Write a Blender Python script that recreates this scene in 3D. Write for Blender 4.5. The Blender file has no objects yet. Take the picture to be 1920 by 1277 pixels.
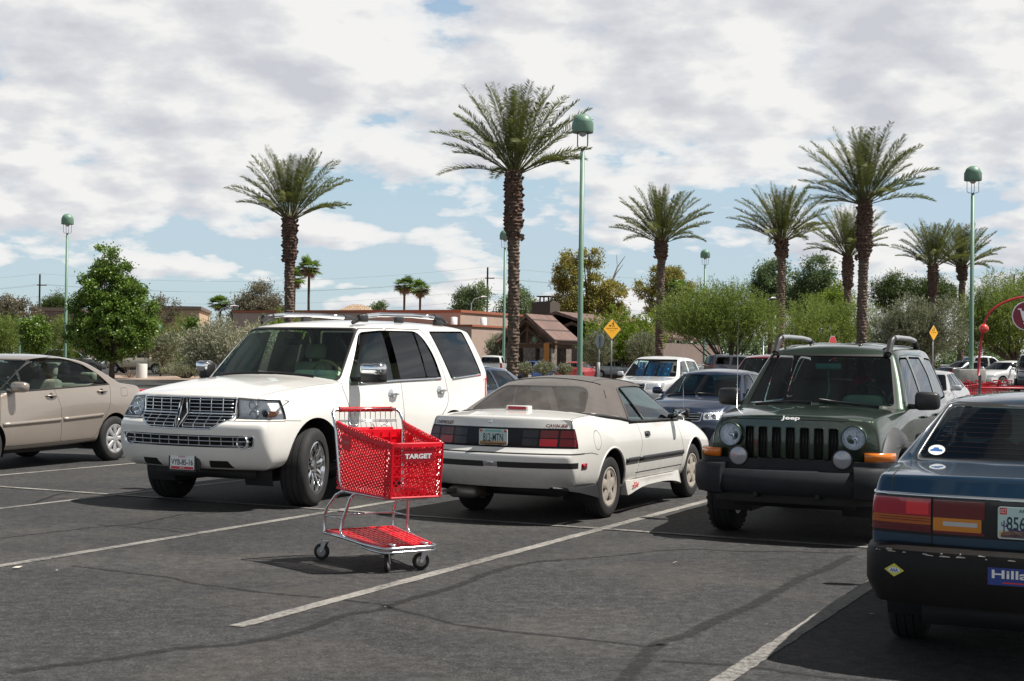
import bpy, bmesh, math, random
import numpy as np
from mathutils import Vector, Matrix, noise
from mathutils.bvhtree import BVHTree
R = math.radians
SC = bpy.context.scene
COL = SC.collection
# ------------------------------------------------------------------ camera, sky, sun, exposure
CAMZ = 1.591
cd = bpy.data.cameras.new("camera"); cam = bpy.data.objects.new("camera", cd); COL.objects.link(cam)
cd.sensor_width = 36; cd.lens = 50.0; cd.clip_start = .1; cd.clip_end = 5000
cam.matrix_world = Matrix.Translation((0, 0, CAMZ)) @ (Matrix.Rotation(R(90) + .0126, 4, 'X') @ Matrix.Rotation(.0139, 4, 'Z'))
SC.camera = cam
SUN_EL, SUN_AZ = R(59), R(-3)     # azimuth measured from +x towards +y
w = bpy.data.worlds.new("World"); SC.world = w; w.use_nodes = True
nt = w.node_tree; nt.nodes.clear()
def N(t, ty, **kw):
    n = t.nodes.new(ty)
    for k, v in kw.items():
        if k.startswith('i_'): n.inputs[int(k[2:]) if k[2:].isdigit() else k[2:].replace('_', ' ')].default_value = v
        else: setattr(n, k, v)
    return n
def ramp(t, stops, inp=None, interp='LINEAR'):
    n = t.nodes.new('ShaderNodeValToRGB'); cr = n.color_ramp; cr.interpolation = interp
    while len(cr.elements) < len(stops): cr.elements.new(.5)
    for e, (p, c) in zip(cr.elements, stops):
        e.position = p; e.color = (c, c, c, 1) if isinstance(c, (int, float)) else (*c, 1)
    if inp is not None: t.links.new(inp, n.inputs[0])
    return n
sky = N(nt, 'ShaderNodeTexSky', sky_type='NISHITA', sun_disc=False, sun_elevation=SUN_EL, sun_rotation=R(90) - SUN_AZ, air_density=1.0, dust_density=1.2, ozone_density=1.2)
tc = N(nt, 'ShaderNodeTexCoord')
sep = N(nt, 'ShaderNodeSeparateXYZ'); nt.links.new(tc.outputs['Generated'], sep.inputs[0])
# clouds on a flat layer: direction divided by (height + small) gives the far clouds their perspective
zz = N(nt, 'ShaderNodeMath', operation='MAXIMUM'); nt.links.new(sep.outputs[2], zz.inputs[0]); zz.inputs[1].default_value = 0.0
za = N(nt, 'ShaderNodeMath', operation='ADD'); nt.links.new(zz.outputs[0], za.inputs[0]); za.inputs[1].default_value = .30
dx = N(nt, 'ShaderNodeMath', operation='DIVIDE'); nt.links.new(sep.outputs[0], dx.inputs[0]); nt.links.new(za.outputs[0], dx.inputs[1])
dy = N(nt, 'ShaderNodeMath', operation='DIVIDE'); nt.links.new(sep.outputs[1], dy.inputs[0]); nt.links.new(za.outputs[0], dy.inputs[1])
cmb = N(nt, 'ShaderNodeCombineXYZ'); nt.links.new(dx.outputs[0], cmb.inputs[0]); nt.links.new(dy.outputs[0], cmb.inputs[1])
mp = N(nt, 'ShaderNodeMapping'); nt.links.new(cmb.outputs[0], mp.inputs[0]); mp.inputs['Location'].default_value = (3.25, 1.4, 0.0)
def cloud_density(off):
    m_ = N(nt, 'ShaderNodeMapping'); nt.links.new(cmb.outputs[0], m_.inputs[0]); m_.inputs['Location'].default_value = (3.25 + off[0], 1.4 + off[1], 0.0)
    a_ = N(nt, 'ShaderNodeTexNoise', i_Scale=1.25, i_Detail=3.0, i_Roughness=.5, i_Distortion=.3); nt.links.new(m_.outputs[0], a_.inputs['Vector'])
    b_ = N(nt, 'ShaderNodeTexNoise', i_Scale=4.2, i_Detail=7.0, i_Roughness=.60); nt.links.new(m_.outputs[0], b_.inputs['Vector'])
    v_ = N(nt, 'ShaderNodeTexVoronoi', feature='F1', i_Scale=5.5, i_Detail=2.0, i_Roughness=.55); nt.links.new(m_.outputs[0], v_.inputs['Vector'])
    s1 = N(nt, 'ShaderNodeMath', operation='MULTIPLY_ADD'); nt.links.new(b_.outputs[0], s1.inputs[0]); s1.inputs[1].default_value = .70; nt.links.new(a_.outputs[0], s1.inputs[2])
    s2 = N(nt, 'ShaderNodeMath', operation='MULTIPLY_ADD'); nt.links.new(v_.outputs['Distance'], s2.inputs[0]); s2.inputs[1].default_value = -.20; nt.links.new(s1.outputs[0], s2.inputs[2]); return s2
dn, dn2 = cloud_density((0, 0)), cloud_density((.05, -.035))
hg = ramp(nt, [(.0, .0), (.075, -.01), (.12, .035), (.165, .125), (.3, .135), (1, .14)], sep.outputs[2])
xb = N(nt, 'ShaderNodeMath', operation='MULTIPLY_ADD'); nt.links.new(sep.outputs[0], xb.inputs[0]); xb.inputs[1].default_value = .26; nt.links.new(hg.outputs[0], xb.inputs[2])
xc = N(nt, 'ShaderNodeClamp'); nt.links.new(xb.outputs[0], xc.inputs[0]); xc.inputs[1].default_value = -.03; xc.inputs[2].default_value = .19
m2 = N(nt, 'ShaderNodeMath', operation='ADD'); nt.links.new(dn.outputs[0], m2.inputs[0]); nt.links.new(xc.outputs[0], m2.inputs[1])
cov = ramp(nt, [(.634, 0.0), (.658, .5), (.69, .86), (.75, 1.0)], m2.outputs[0])
# cloud light: brighter where the cloud thins towards the sun, greyer where it is thick
df = N(nt, 'ShaderNodeMath', operation='SUBTRACT'); nt.links.new(dn.outputs[0], df.inputs[0]); nt.links.new(dn2.outputs[0], df.inputs[1])
th = N(nt, 'ShaderNodeMath', operation='MULTIPLY_ADD'); nt.links.new(m2.outputs[0], th.inputs[0]); th.inputs[1].default_value = -.50; th.inputs[2].default_value = .94
lt = N(nt, 'ShaderNodeMath', operation='MULTIPLY_ADD'); nt.links.new(df.outputs[0], lt.inputs[0]); lt.inputs[1].default_value = 1.7; nt.links.new(th.outputs[0], lt.inputs[2])
ccol = ramp(nt, [(.30, (5.2, 5.3, 5.75)), (.50, (6.4, 6.45, 6.65)), (.64, (7.8, 7.75, 7.65))], lt.outputs[0])
skb = N(nt, 'ShaderNodeMix', data_type='RGBA', blend_type='MULTIPLY'); skb.inputs[0].default_value = 1.0
skc = N(nt, 'ShaderNodeMix', data_type='RGBA', blend_type='DARKEN'); skc.inputs[0].default_value = 1.0
nt.links.new(sky.outputs[0], skc.inputs[6]); skc.inputs[7].default_value = (3.6, 4.4, 5.4, 1)
nt.links.new(skc.outputs[2], skb.inputs[6]); skb.inputs[7].default_value = (1.10, 1.16, 1.14, 1)
hz = N(nt, 'ShaderNodeMix', data_type='RGBA'); nt.links.new(skb.outputs[2], hz.inputs[6]); hz.inputs[7].default_value = (5.0, 6.2, 7.2, 1)
hzr = ramp(nt, [(0.0, .75), (.12, .45), (.4, .15)], sep.outputs[2]); nt.links.new(hzr.outputs[0], hz.inputs[0])
mx = N(nt, 'ShaderNodeMix', data_type='RGBA'); nt.links.new(cov.outputs[0], mx.inputs[0]); nt.links.new(hz.outputs[2], mx.inputs[6]); nt.links.new(ccol.outputs[0], mx.inputs[7])
# unseen sky above the frame, dimmed with height to weaken the ambient light
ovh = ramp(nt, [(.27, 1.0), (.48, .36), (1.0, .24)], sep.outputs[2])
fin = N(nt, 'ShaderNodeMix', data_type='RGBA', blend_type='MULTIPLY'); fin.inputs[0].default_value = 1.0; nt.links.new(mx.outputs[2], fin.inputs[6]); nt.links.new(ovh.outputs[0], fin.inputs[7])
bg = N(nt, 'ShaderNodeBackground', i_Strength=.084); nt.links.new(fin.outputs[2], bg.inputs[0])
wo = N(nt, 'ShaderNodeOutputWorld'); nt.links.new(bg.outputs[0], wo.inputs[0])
sl = bpy.data.lights.new("sun", 'SUN'); sl.energy = 5.0; sl.angle = R(.55); sl.color = (1, .955, .89)
so = bpy.data.objects.new("sun", sl); COL.objects.link(so)
sd = Vector((math.cos(SUN_EL) * math.cos(SUN_AZ), math.cos(SUN_EL) * math.sin(SUN_AZ), math.sin(SUN_EL)))
so.rotation_euler = sd.to_track_quat('Z', 'Y').to_euler()
SC.view_settings.view_transform = 'Standard'; SC.view_settings.look = 'None'; SC.view_settings.exposure = 0.46; SC.view_settings.gamma = 1
SC.render.resolution_x = 1024; SC.render.resolution_y = 681
if hasattr(SC, 'cycles'):
    SC.cycles.transparent_max_bounces = 24; SC.cycles.max_bounces = 8

# ------------------------------------------------------------------ materials
MATS = {}
def mat(name, col=(.5, .5, .5), rough=.5, metal=0.0, coat=0.0, bump=0.0, bscale=60.0, var=0.0, vscale=4.0, back=None, spec=.5, emit=None, dirt=0.0, dirtz=None):
    if name in MATS: return MATS[name]
    m = bpy.data.materials.new(name); m.use_nodes = True; t = m.node_tree
    b = t.nodes['Principled BSDF']
    b.inputs['Base Color'].default_value = (*col, 1); b.inputs['Roughness'].default_value = rough; b.inputs['Metallic'].default_value = metal
    b.inputs['Coat Weight'].default_value = coat; b.inputs['Coat Roughness'].default_value = .03; b.inputs['Specular IOR Level'].default_value = spec
    tc = N(t, 'ShaderNodeTexCoord'); last = None
    if var:
        n = N(t, 'ShaderNodeTexNoise', i_Scale=vscale, i_Detail=6.0, i_Roughness=.6); t.links.new(tc.outputs['Object'], n.inputs['Vector'])
        r = ramp(t, [(.3, tuple(c * (1 - var) for c in col)), (.7, tuple(min(1, c * (1 + var)) for c in col))], n.outputs[0]); last = r.outputs[0]
    if dirt:
        n = N(t, 'ShaderNodeTexNoise', i_Scale=9.0, i_Detail=8.0, i_Roughness=.7); t.links.new(tc.outputs['Object'], n.inputs['Vector'])
        sp = N(t, 'ShaderNodeSeparateXYZ'); t.links.new(tc.outputs['Object'], sp.inputs[0])
        mr = N(t, 'ShaderNodeMapRange'); t.links.new(sp.outputs[2], mr.inputs[0]); z0, z1 = dirtz or (.9, .2)
        mr.inputs[1].default_value = z0; mr.inputs[2].default_value = z1; mr.inputs[3].default_value = .12; mr.inputs[4].default_value = 1.0
        mu = N(t, 'ShaderNodeMath', operation='MULTIPLY'); t.links.new(n.outputs[0], mu.inputs[0]); t.links.new(mr.outputs[0], mu.inputs[1])
        mu2 = N(t, 'ShaderNodeMath', operation='MULTIPLY'); t.links.new(mu.outputs[0], mu2.inputs[0]); mu2.inputs[1].default_value = dirt
        mxx = N(t, 'ShaderNodeMix', data_type='RGBA'); t.links.new(mu2.outputs[0], mxx.inputs[0])
        if last is not None: t.links.new(last, mxx.inputs[6])
        else: mxx.inputs[6].default_value = (*col, 1)
        mxx.inputs[7].default_value = (.20, .165, .13, 1); last = mxx.outputs[2]
        ad = N(t, 'ShaderNodeMath', operation='ADD'); t.links.new(mu2.outputs[0], ad.inputs[0]); ad.inputs[1].default_value = rough
        t.links.new(ad.outputs[0], b.inputs['Roughness'])
    if last is not None: t.links.new(last, b.inputs['Base Color'])
    if bump:
        n = N(t, 'ShaderNodeTexNoise', i_Scale=bscale, i_Detail=5.0); t.links.new(tc.outputs['Object'], n.inputs['Vector'])
        bu = N(t, 'ShaderNodeBump', i_Strength=bump, i_Distance=.01); t.links.new(n.outputs[0], bu.inputs['Height']); t.links.new(bu.outputs[0], b.inputs['Normal'])
    if emit:
        b.inputs['Emission Color'].default_value = (*emit, 1); b.inputs['Emission Strength'].default_value = 1
    if back is not None:
        g = N(t, 'ShaderNodeNewGeometry'); d = N(t, 'ShaderNodeBsdfDiffuse'); d.inputs[0].default_value = (*back, 1)
        ms = N(t, 'ShaderNodeMixShader'); t.links.new(g.outputs['Backfacing'], ms.inputs[0]); t.links.new(b.outputs[0], ms.inputs[1]); t.links.new(d.outputs[0], ms.inputs[2])
        t.links.new(ms.outputs[0], t.nodes['Material Output'].inputs[0])
    MATS[name] = m; return m
def glass(name, tint=(.5, .58, .57), refl=1.45, dust=0.0, rough=0.0):
    if name in MATS: return MATS[name]
    m = bpy.data.materials.new(name); m.use_nodes = True; t = m.node_tree; t.nodes.clear()
    tr = N(t, 'ShaderNodeBsdfTransparent'); tr.inputs[0].default_value = (*tint, 1)
    gl = N(t, 'ShaderNodeBsdfGlossy'); gl.inputs['Roughness'].default_value = rough; gl.inputs[0].default_value = (.9, .95, 1, 1)
    fr = N(t, 'ShaderNodeFresnel'); fr.inputs[0].default_value = refl
    mr = N(t, 'ShaderNodeMapRange'); t.links.new(fr.outputs[0], mr.inputs[0]); mr.inputs[1].default_value = 0; mr.inputs[2].default_value = 1; mr.inputs[3].default_value = .015; mr.inputs[4].default_value = .95
    ms = N(t, 'ShaderNodeMixShader'); t.links.new(mr.outputs[0], ms.inputs[0]); t.links.new(tr.outputs[0], ms.inputs[1]); t.links.new(gl.outputs[0], ms.inputs[2])
    out = ms.outputs[0]
    if dust:
        df = N(t, 'ShaderNodeBsdfDiffuse'); df.inputs[0].default_value = (.42, .37, .33, 1)
        tc = N(t, 'ShaderNodeTexCoord'); n = N(t, 'ShaderNodeTexNoise', i_Scale=2.2, i_Detail=7.0, i_Roughness=.65); t.links.new(tc.outputs['Object'], n.inputs['Vector'])
        rr = ramp(t, [(.3, dust * .3), (.75, dust)], n.outputs[0]); m2 = N(t, 'ShaderNodeMixShader'); t.links.new(rr.outputs[0], m2.inputs[0]); t.links.new(out, m2.inputs[1]); t.links.new(df.outputs[0], m2.inputs[2]); out = m2.outputs[0]
    o = N(t, 'ShaderNodeOutputMaterial'); t.links.new(out, o.inputs[0]); MATS[name] = m; return m
BK = (.03, .03, .032)
def paint(name, col, metal=0.0, flake=0.0, dirt=.35, rough=.32, back=BK, dirtz=None):
    m = mat(name, col, rough=rough, metal=metal, coat=1.0, back=back, var=.05, vscale=1.3, dirt=dirt, dirtz=dirtz)
    return m
TIRE = mat('tire_rubber', (.018, .018, .019), rough=.8, bump=.25, bscale=45, var=.3, vscale=9)
CHROME = mat('chrome', (.82, .84, .86), rough=.06, metal=1)
STEEL = mat('zinc_plated_steel', (.62, .64, .67), rough=.24, metal=1, bump=.05, bscale=30)
BLACKP = mat('black_plastic', (.02, .02, .021), rough=.42)
TRIM = mat('matte_black_trim', (.012, .012, .013), rough=.6)
GREYP = mat('grey_cladding', (.042, .044, .047), rough=.5, bump=.12, bscale=400, var=.12, vscale=6)
BUMPP = mat('bumper_plastic', (.020, .022, .026), rough=.55, spec=.25, bump=.12, bscale=400, var=.15, vscale=6)
DARK = mat('dark_cavity', (.006, .006, .006), rough=.9)
GAP = mat('panel_gap', (.02, .02, .02), rough=.9)
INT_TAN = mat('tan_interior', (.42, .38, .27), rough=.8, var=.08)
INT_GREY = mat('grey_interior', (.09, .09, .095), rough=.85, var=.1)
INT_BEIGE = mat('beige_interior', (.30, .27, .22), rough=.85, var=.1)
SILVER = mat('silver_wheel_paint', (.60, .61, .62), rough=.3, metal=.7, dirt=.4, dirtz=(2, 1))
DUSTY = mat('dusty_alloy', (.52, .48, .43), rough=.55, metal=.35, dirt=.9, dirtz=(2, 1))
G_WS = glass('windshield_glass', (.50, .74, .71))
G_SIDE = glass('side_glass', (.30, .50, .54))
G_DARK = glass('privacy_glass', (.03, .035, .04), 1.5)
G_CLEAR = glass('clear_lens', (.93, .95, .96), 1.45)
G_SIDEC = glass('door_glass_clear', (.70, .82, .80))
RED = mat('red_lens', (.30, .006, .014), rough=.2, coat=.25)
REDB = mat('bright_red_lens', (.75, .03, .04), rough=.15, coat=1)
DRED = mat('dark_red_lens', (.09, .004, .008), rough=.2, coat=.2)
AMBER = mat('amber_lens', (.75, .20, .015), rough=.15, coat=1)
AMBERD = mat('dark_amber_lens', (.38, .07, .008), rough=.15, coat=1)
SMOKE = mat('smoked_lens', (.014, .010, .011), rough=.2, coat=.2)
REFL = mat('lamp_reflector', (.84, .89, .95), rough=.2, metal=.12, bump=.6, bscale=55, var=.25, vscale=30)
CONC = mat('concrete', (.42, .40, .37), rough=.9, bump=.3, bscale=20, var=.18, vscale=5)
WHITE_SIGN = mat('white_vinyl', (.8, .8, .8), rough=.5)

# ------------------------------------------------------------------ mesh helpers
FIXN = {'handle', 'side_moulding', 'belt_moulding', 'side_skirt', 'rear_skirt', 'grille', 'roof_ridge', 'cladding', 'mirror_housing', 'arch_lip', 'brake_light_housing', 'top_edge', 'chrome_moulding', 'rocker_moulding'}
def ob(name, bm_or_data, m=None, parent=None, smooth=True, angle=None):
    if isinstance(bm_or_data, bmesh.types.BMesh):
        if name in FIXN: bmesh.ops.recalc_face_normals(bm_or_data, faces=bm_or_data.faces[:])
        me = bpy.data.meshes.new(name); bm_or_data.to_mesh(me); bm_or_data.free()
    else: me = bm_or_data
    if m is not None:
        for x in (m if isinstance(m, (list, tuple)) else [m]): me.materials.append(x)
    if smooth: me.polygons.foreach_set('use_smooth', [True] * len(me.polygons))
    if angle: me.set_sharp_from_angle(angle=R(angle))
    o = bpy.data.objects.new(name, me); COL.objects.link(o)
    if parent is not None: o.parent = parent
    return o
def tag(o, label=None, cat=None, group=None, kind=None):
    if label: o['label'] = label
    if cat: o['category'] = cat
    if group: o['group'] = group
    if kind: o['kind'] = kind
    return o
def empty(name, loc, rz=0, label=None, cat=None, group=None, scale=1):
    o = bpy.data.objects.new(name, None); COL.objects.link(o); o.location = loc; o.rotation_euler = (0, 0, rz); o.scale = (scale,) * 3
    o.empty_display_size = .3
    return tag(o, label, cat, group)
def kids(o): return [c for c in bpy.data.objects if c.parent == o]
def copy_tree(o, parent=None, ch=None):
    if ch is None:
        ch = {}
        for c in bpy.data.objects:
            if c.parent: ch.setdefault(c.parent.name, []).append(c)
    c = o.copy(); COL.objects.link(c); c.parent = parent
    for k in ch.get(o.name, []): copy_tree(k, c, ch)
    return c
def box(bm, x0, x1, y0, y1, z0, z1, bev=0.0, M=None, mi=0):
    vs = [bm.verts.new((x, y, z)) for x in (x0, x1) for y in (y0, y1) for z in (z0, z1)]
    fs = [bm.faces.new([vs[i] for i in q]) for q in ((0, 1, 3, 2), (4, 6, 7, 5), (0, 4, 5, 1), (2, 3, 7, 6), (0, 2, 6, 4), (1, 5, 7, 3))]
    for f in fs: f.material_index = mi
    if bev:
        es = list({e for f in fs for e in f.edges})
        r = bmesh.ops.bevel(bm, geom=es, offset=bev, segments=2, profile=.5, affect='EDGES')
        vs = list({v for f in r['faces'] for v in f.verts} | {v for v in vs if v.is_valid})
        for f in r['faces']: f.material_index = mi
    if M is not None: bmesh.ops.transform(bm, matrix=M, verts=[v for v in vs if v.is_valid])
    return vs
def tube(bm, pts, r, seg=8, closed=False, cap=True, mi=0, flat=1.0):
    pts = [Vector(p) for p in pts]; n = len(pts); rs = r if isinstance(r, (list, tuple)) else [r] * n
    rings = []; up = None
    for i, p in enumerate(pts):
        if closed: d = (pts[(i + 1) % n] - pts[i - 1])
        else: d = pts[min(i + 1, n - 1)] - pts[max(i - 1, 0)]
        d.normalize()
        if up is None:
            up = Vector((0, 0, 1)) if abs(d.z) < .9 else Vector((1, 0, 0))
        a = d.cross(up)
        if a.length < 1e-5: a = d.orthogonal()
        a.normalize(); b = a.cross(d).normalized(); up = b
        rings.append([bm.verts.new(p + (a * math.cos(2 * math.pi * k / seg) + b * math.sin(2 * math.pi * k / seg) * flat) * rs[i]) for k in range(seg)])
    m = n if closed else n - 1
    for i in range(m):
        A, B = rings[i], rings[(i + 1) % n]
        for k in range(seg):
            f = bm.faces.new((A[k], A[(k + 1) % seg], B[(k + 1) % seg], B[k])); f.material_index = mi
    if cap and not closed:
        for rr, rev in ((rings[0], 1), (rings[-1], 0)):
            f = bm.faces.new(rr[::-1] if not rev else rr); f.material_index = mi
    return rings
def lathe(bm, prof, seg=24, axis='Z', M=None, mi=0, closed=False):
    rings = []
    for (r, h) in prof:
        ring = []
        for k in range(seg):
            a = 2 * math.pi * k / seg; c, s = math.cos(a) * r, math.sin(a) * r
            p = Vector((c, s, h)) if axis == 'Z' else (Vector((c, h, s)) if axis == 'Y' else Vector((h, c, s)))
            if M is not None: p = M @ p
            ring.append(bm.verts.new(p))
        rings.append(ring)
    for i in range(len(rings) - (0 if closed else 1)):
        A, B = rings[i], rings[(i + 1) % len(rings)]
        for k in range(seg):
            f = bm.faces.new((A[k], A[(k + 1) % seg], B[(k + 1) % seg], B[k])); f.material_index = mi
    return rings
def prism(bm, poly, d0, d1, fn, mi=0):
    """closed prism of 2D poly between depths d0,d1; fn(u,v,d)->xyz"""
    A = [bm.verts.new(fn(u, v, d0)) for u, v in poly]; B = [bm.verts.new(fn(u, v, d1)) for u, v in poly]
    fs = [bm.faces.new(A[::-1]), bm.faces.new(B)]
    for i in range(len(poly)):
        j = (i + 1) % len(poly); fs.append(bm.faces.new((A[i], A[j], B[j], B[i])))
    for f in fs: f.material_index = mi
    return fs
def fixn(bm): bmesh.ops.recalc_face_normals(bm, faces=bm.faces[:])
def rpoly(pts, r=.03, seg=4):
    """round the corners of a 2D polygon; r may be a list"""
    out = []; n = len(pts)
    for i in range(n):
        p = Vector(pts[i]); a = Vector(pts[i - 1]) - p; b = Vector(pts[(i + 1) % n]) - p
        rr = r[i] if isinstance(r, (list, tuple)) else r
        rr = min(rr, a.length * .45, b.length * .45)
        if rr < 1e-4: out.append(tuple(p)); continue
        p0 = p + a.normalized() * rr; p1 = p + b.normalized() * rr
        for k in range(seg + 1):
            t = k / seg; q = p0 * (1 - t) ** 2 + p * 2 * t * (1 - t) + p1 * t * t; out.append((q.x, q.y))
    return out
def circ(cx, cy, r, n=28, a0=0, a1=2 * math.pi, ry=None):
    m = n if abs(a1 - a0 - 2 * math.pi) < 1e-6 else n + 1
    return [(cx + r * math.cos(a0 + (a1 - a0) * k / n), cy + (ry or r) * math.sin(a0 + (a1 - a0) * k / n)) for k in range(m)]
def inpoly(p, poly):
    x, y = p; c = False; j = len(poly) - 1
    for i in range(len(poly)):
        xi, yi = poly[i]; xj, yj = poly[j]
        if (yi > y) != (yj > y) and x < (xj - xi) * (y - yi) / (yj - yi) + xi: c = not c
        j = i
    return c
TXT = {}
def text_mesh(s, h, bold=0.0, width=None, shear=0.0):
    """flat text as list of (verts2d, faces), centred; h = cap height"""
    key = (s, h, bold, width, shear)
    if key in TXT: return TXT[key]
    cu = bpy.data.curves.new('t', 'FONT'); cu.body = s; cu.size = 1; cu.offset = bold; cu.shear = shear; cu.resolution_u = 3
    o = bpy.data.objects.new('t', cu); COL.objects.link(o)
    dg = bpy.context.evaluated_depsgraph_get(); me = o.evaluated_get(dg).to_mesh()
    v = np.array([(q.co.x, q.co.y) for q in me.vertices]); f = [tuple(p.vertices) for p in me.polygons]
    o.evaluated_get(dg).to_mesh_clear(); bpy.data.objects.remove(o); bpy.data.curves.remove(cu)
    v -= (v.min(0) + v.max(0)) / 2; sc = h / (v[:, 1].max() - v[:, 1].min()); v *= sc
    if width: v[:, 0] *= width / (v[:, 0].max() - v[:, 0].min())
    TXT[key] = (v, f); return v, f
def add_text(bm, s, h, fn, d=.002, bold=0.0, width=None, mi=0, shear=0.0):
    v, f = text_mesh(s, h, bold, width, shear); vs = [bm.verts.new(fn(a, b, d)) for a, b in v]
    for q in f:
        try: g = bm.faces.new([vs[i] for i in q]); g.material_index = mi
        except ValueError: pass
def add_poly(bm, poly, fn, d=.001, mi=0):
    f = bm.faces.new([bm.verts.new(fn(u, v, d)) for u, v in poly]); f.material_index = mi; return f
# ------------------------------------------------------------------ vehicle body builder: box cage -> subdivision -> cut panels
FC = [-1, -.93, -.66, -.33, 0, .33, .66, .93, 1]
def itp(tab, x, c):
    return float(np.interp(x, [t[0] for t in tab], [t[c] for t in tab]))
def cage(spec, levels=3):
    rows, xs = spec['rows'], spec['xs']; n = len(xs) - 1; m = len(rows) - 1
    ic, idd = spec['cabin']; ts = spec.get('ts', [.06, .5, .93, 1.0]); Rn = m + len(ts)
    roof = spec['roof']      # per cabin station: (x, y, z)
    bf, br, bw, bb = spec.get('bow_f', .12), spec.get('bow_r', .10), spec.get('bow_ws', .14), spec.get('bow_bl', .12)
    pw = spec.get('bow_pow', 3.0); cl = spec['crown']; cr = spec.get('roof_crown', .05); bulge = spec.get('bulge', .03)
    def low(i, j):
        t = rows[j]
        x = t[0][0] if i == 0 else (t[-1][0] if i == n else xs[i])
        x = min(max(x, t[0][0] + (0 if i == 0 else .02)), t[-1][0] - (0 if i == n else .02))
        return x, itp(t, x, 1), itp(t, x, 2)
    def pos(i, j, k):
        f = FC[k]; g = 1 - f * f
        if j <= m:
            x, y, z = low(i, j)
            if j == m:
                z += float(np.interp(x, [c[0] for c in cl], [c[1] for c in cl])) * (1 - abs(f) ** spec.get('crown_pow', 2.4))
                if i == idd: x += bw * g
                elif i == ic and ic > 0: x -= bb * g
        else:
            t = ts[j - m - 1]; x0, y0, z0 = low(i, m); x1, y1, z1 = roof[i - ic]
            c0 = float(np.interp(x0, [c[0] for c in cl], [c[1] for c in cl]))
            x = x0 + (x1 - x0) * t; y = y0 + (y1 - y0) * t + bulge * 4 * t * (1 - t); z = z0 + (z1 - z0) * t
            z += g * (c0 * (1 - t) + cr * t)
            if t >= 1 and abs(f) > .99: z -= spec.get('rail_drop', .02)
            if i == idd: x += bw * g * (1 - .35 * t)
            elif i == ic: x -= bb * g * (1 - .35 * t)
        if i == n: x -= bf * abs(f) ** pw
        elif i == n - 1 and j == m: x -= bf * .35 * abs(f) ** pw
        elif i == 0: x += br * abs(f) ** pw * (1 if j <= m or ic > 0 else .6)
        return Vector((x, f * y, z))
    solid = lambda i, j: 0 <= i < n and 0 <= j and (j < m or (j < Rn and ic <= i < idd))
    V = {}; bm = bmesh.new(); P = len(FC) - 1
    def vv(i, j, k):
        q = (i, j, k)
        if q not in V: V[q] = bm.verts.new(pos(i, j, k))
        return V[q]
    for i in range(n):
        for j in range(Rn):
            if not solid(i, j): continue
            for k in range(P):
                if k == 0: bm.faces.new((vv(i, j, 0), vv(i, j + 1, 0), vv(i + 1, j + 1, 0), vv(i + 1, j, 0)))[:] if False else bm.faces.new((vv(i, j, 0), vv(i + 1, j, 0), vv(i + 1, j + 1, 0), vv(i, j + 1, 0)))
                if k == P - 1: bm.faces.new((vv(i, j, P), vv(i, j + 1, P), vv(i + 1, j + 1, P), vv(i + 1, j, P)))
                if not solid(i + 1, j): bm.faces.new((vv(i + 1, j, k), vv(i + 1, j, k + 1), vv(i + 1, j + 1, k + 1), vv(i + 1, j + 1, k)))
                if not solid(i - 1, j): bm.faces.new((vv(i, j, k), vv(i, j + 1, k), vv(i, j + 1, k + 1), vv(i, j, k + 1)))
                if not solid(i, j + 1): bm.faces.new((vv(i, j + 1, k), vv(i + 1, j + 1, k), vv(i + 1, j + 1, k + 1), vv(i, j + 1, k + 1)))
                if j == 0: bm.faces.new((vv(i, 0, k), vv(i, 0, k + 1), vv(i + 1, 0, k + 1), vv(i + 1, 0, k)))
    for e in list(bm.edges):       # creases along chosen rows
        pass
    cr_l = bm.edges.layers.float.new('crease_edge')
    idx = {v: q for q, v in V.items()}
    for e in bm.edges:
        a, b = idx[e.verts[0]], idx[e.verts[1]]
        for (kind, j, i0, i1, val) in spec.get('crease', []):
            if kind == 'row' and a[1] == b[1] == j and a[2] == b[2] and a[2] in (0, P) and i0 <= min(a[0], b[0]) and max(a[0], b[0]) <= i1: e[cr_l] = val
            if kind == 'front' and a[1] == b[1] == j and a[0] == b[0] == n: e[cr_l] = val
            if kind == 'rear' and a[1] == b[1] == j and a[0] == b[0] == 0: e[cr_l] = val
            if kind == 'hoodline' and a[2] == b[2] and a[2] in (j, P - j) and a[1] == b[1] == m and min(a[0], b[0]) >= i0 and max(a[0], b[0]) <= i1: e[cr_l] = val
            if kind == 'ws' and a[1] == b[1] == m and a[0] == b[0] == idd: e[cr_l] = val
    me = bpy.data.meshes.new('c'); bm.to_mesh(me); bm.free()
    o = bpy.data.objects.new('c', me); COL.objects.link(o)
    s = o.modifiers.new('s', 'SUBSURF'); s.levels = s.render_levels = levels
    dg = bpy.context.evaluated_depsgraph_get(); ev = o.evaluated_get(dg); m2 = ev.to_mesh()
    bm = bmesh.new(); bm.from_mesh(m2); ev.to_mesh_clear(); bpy.data.objects.remove(o)
    return bm
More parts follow.
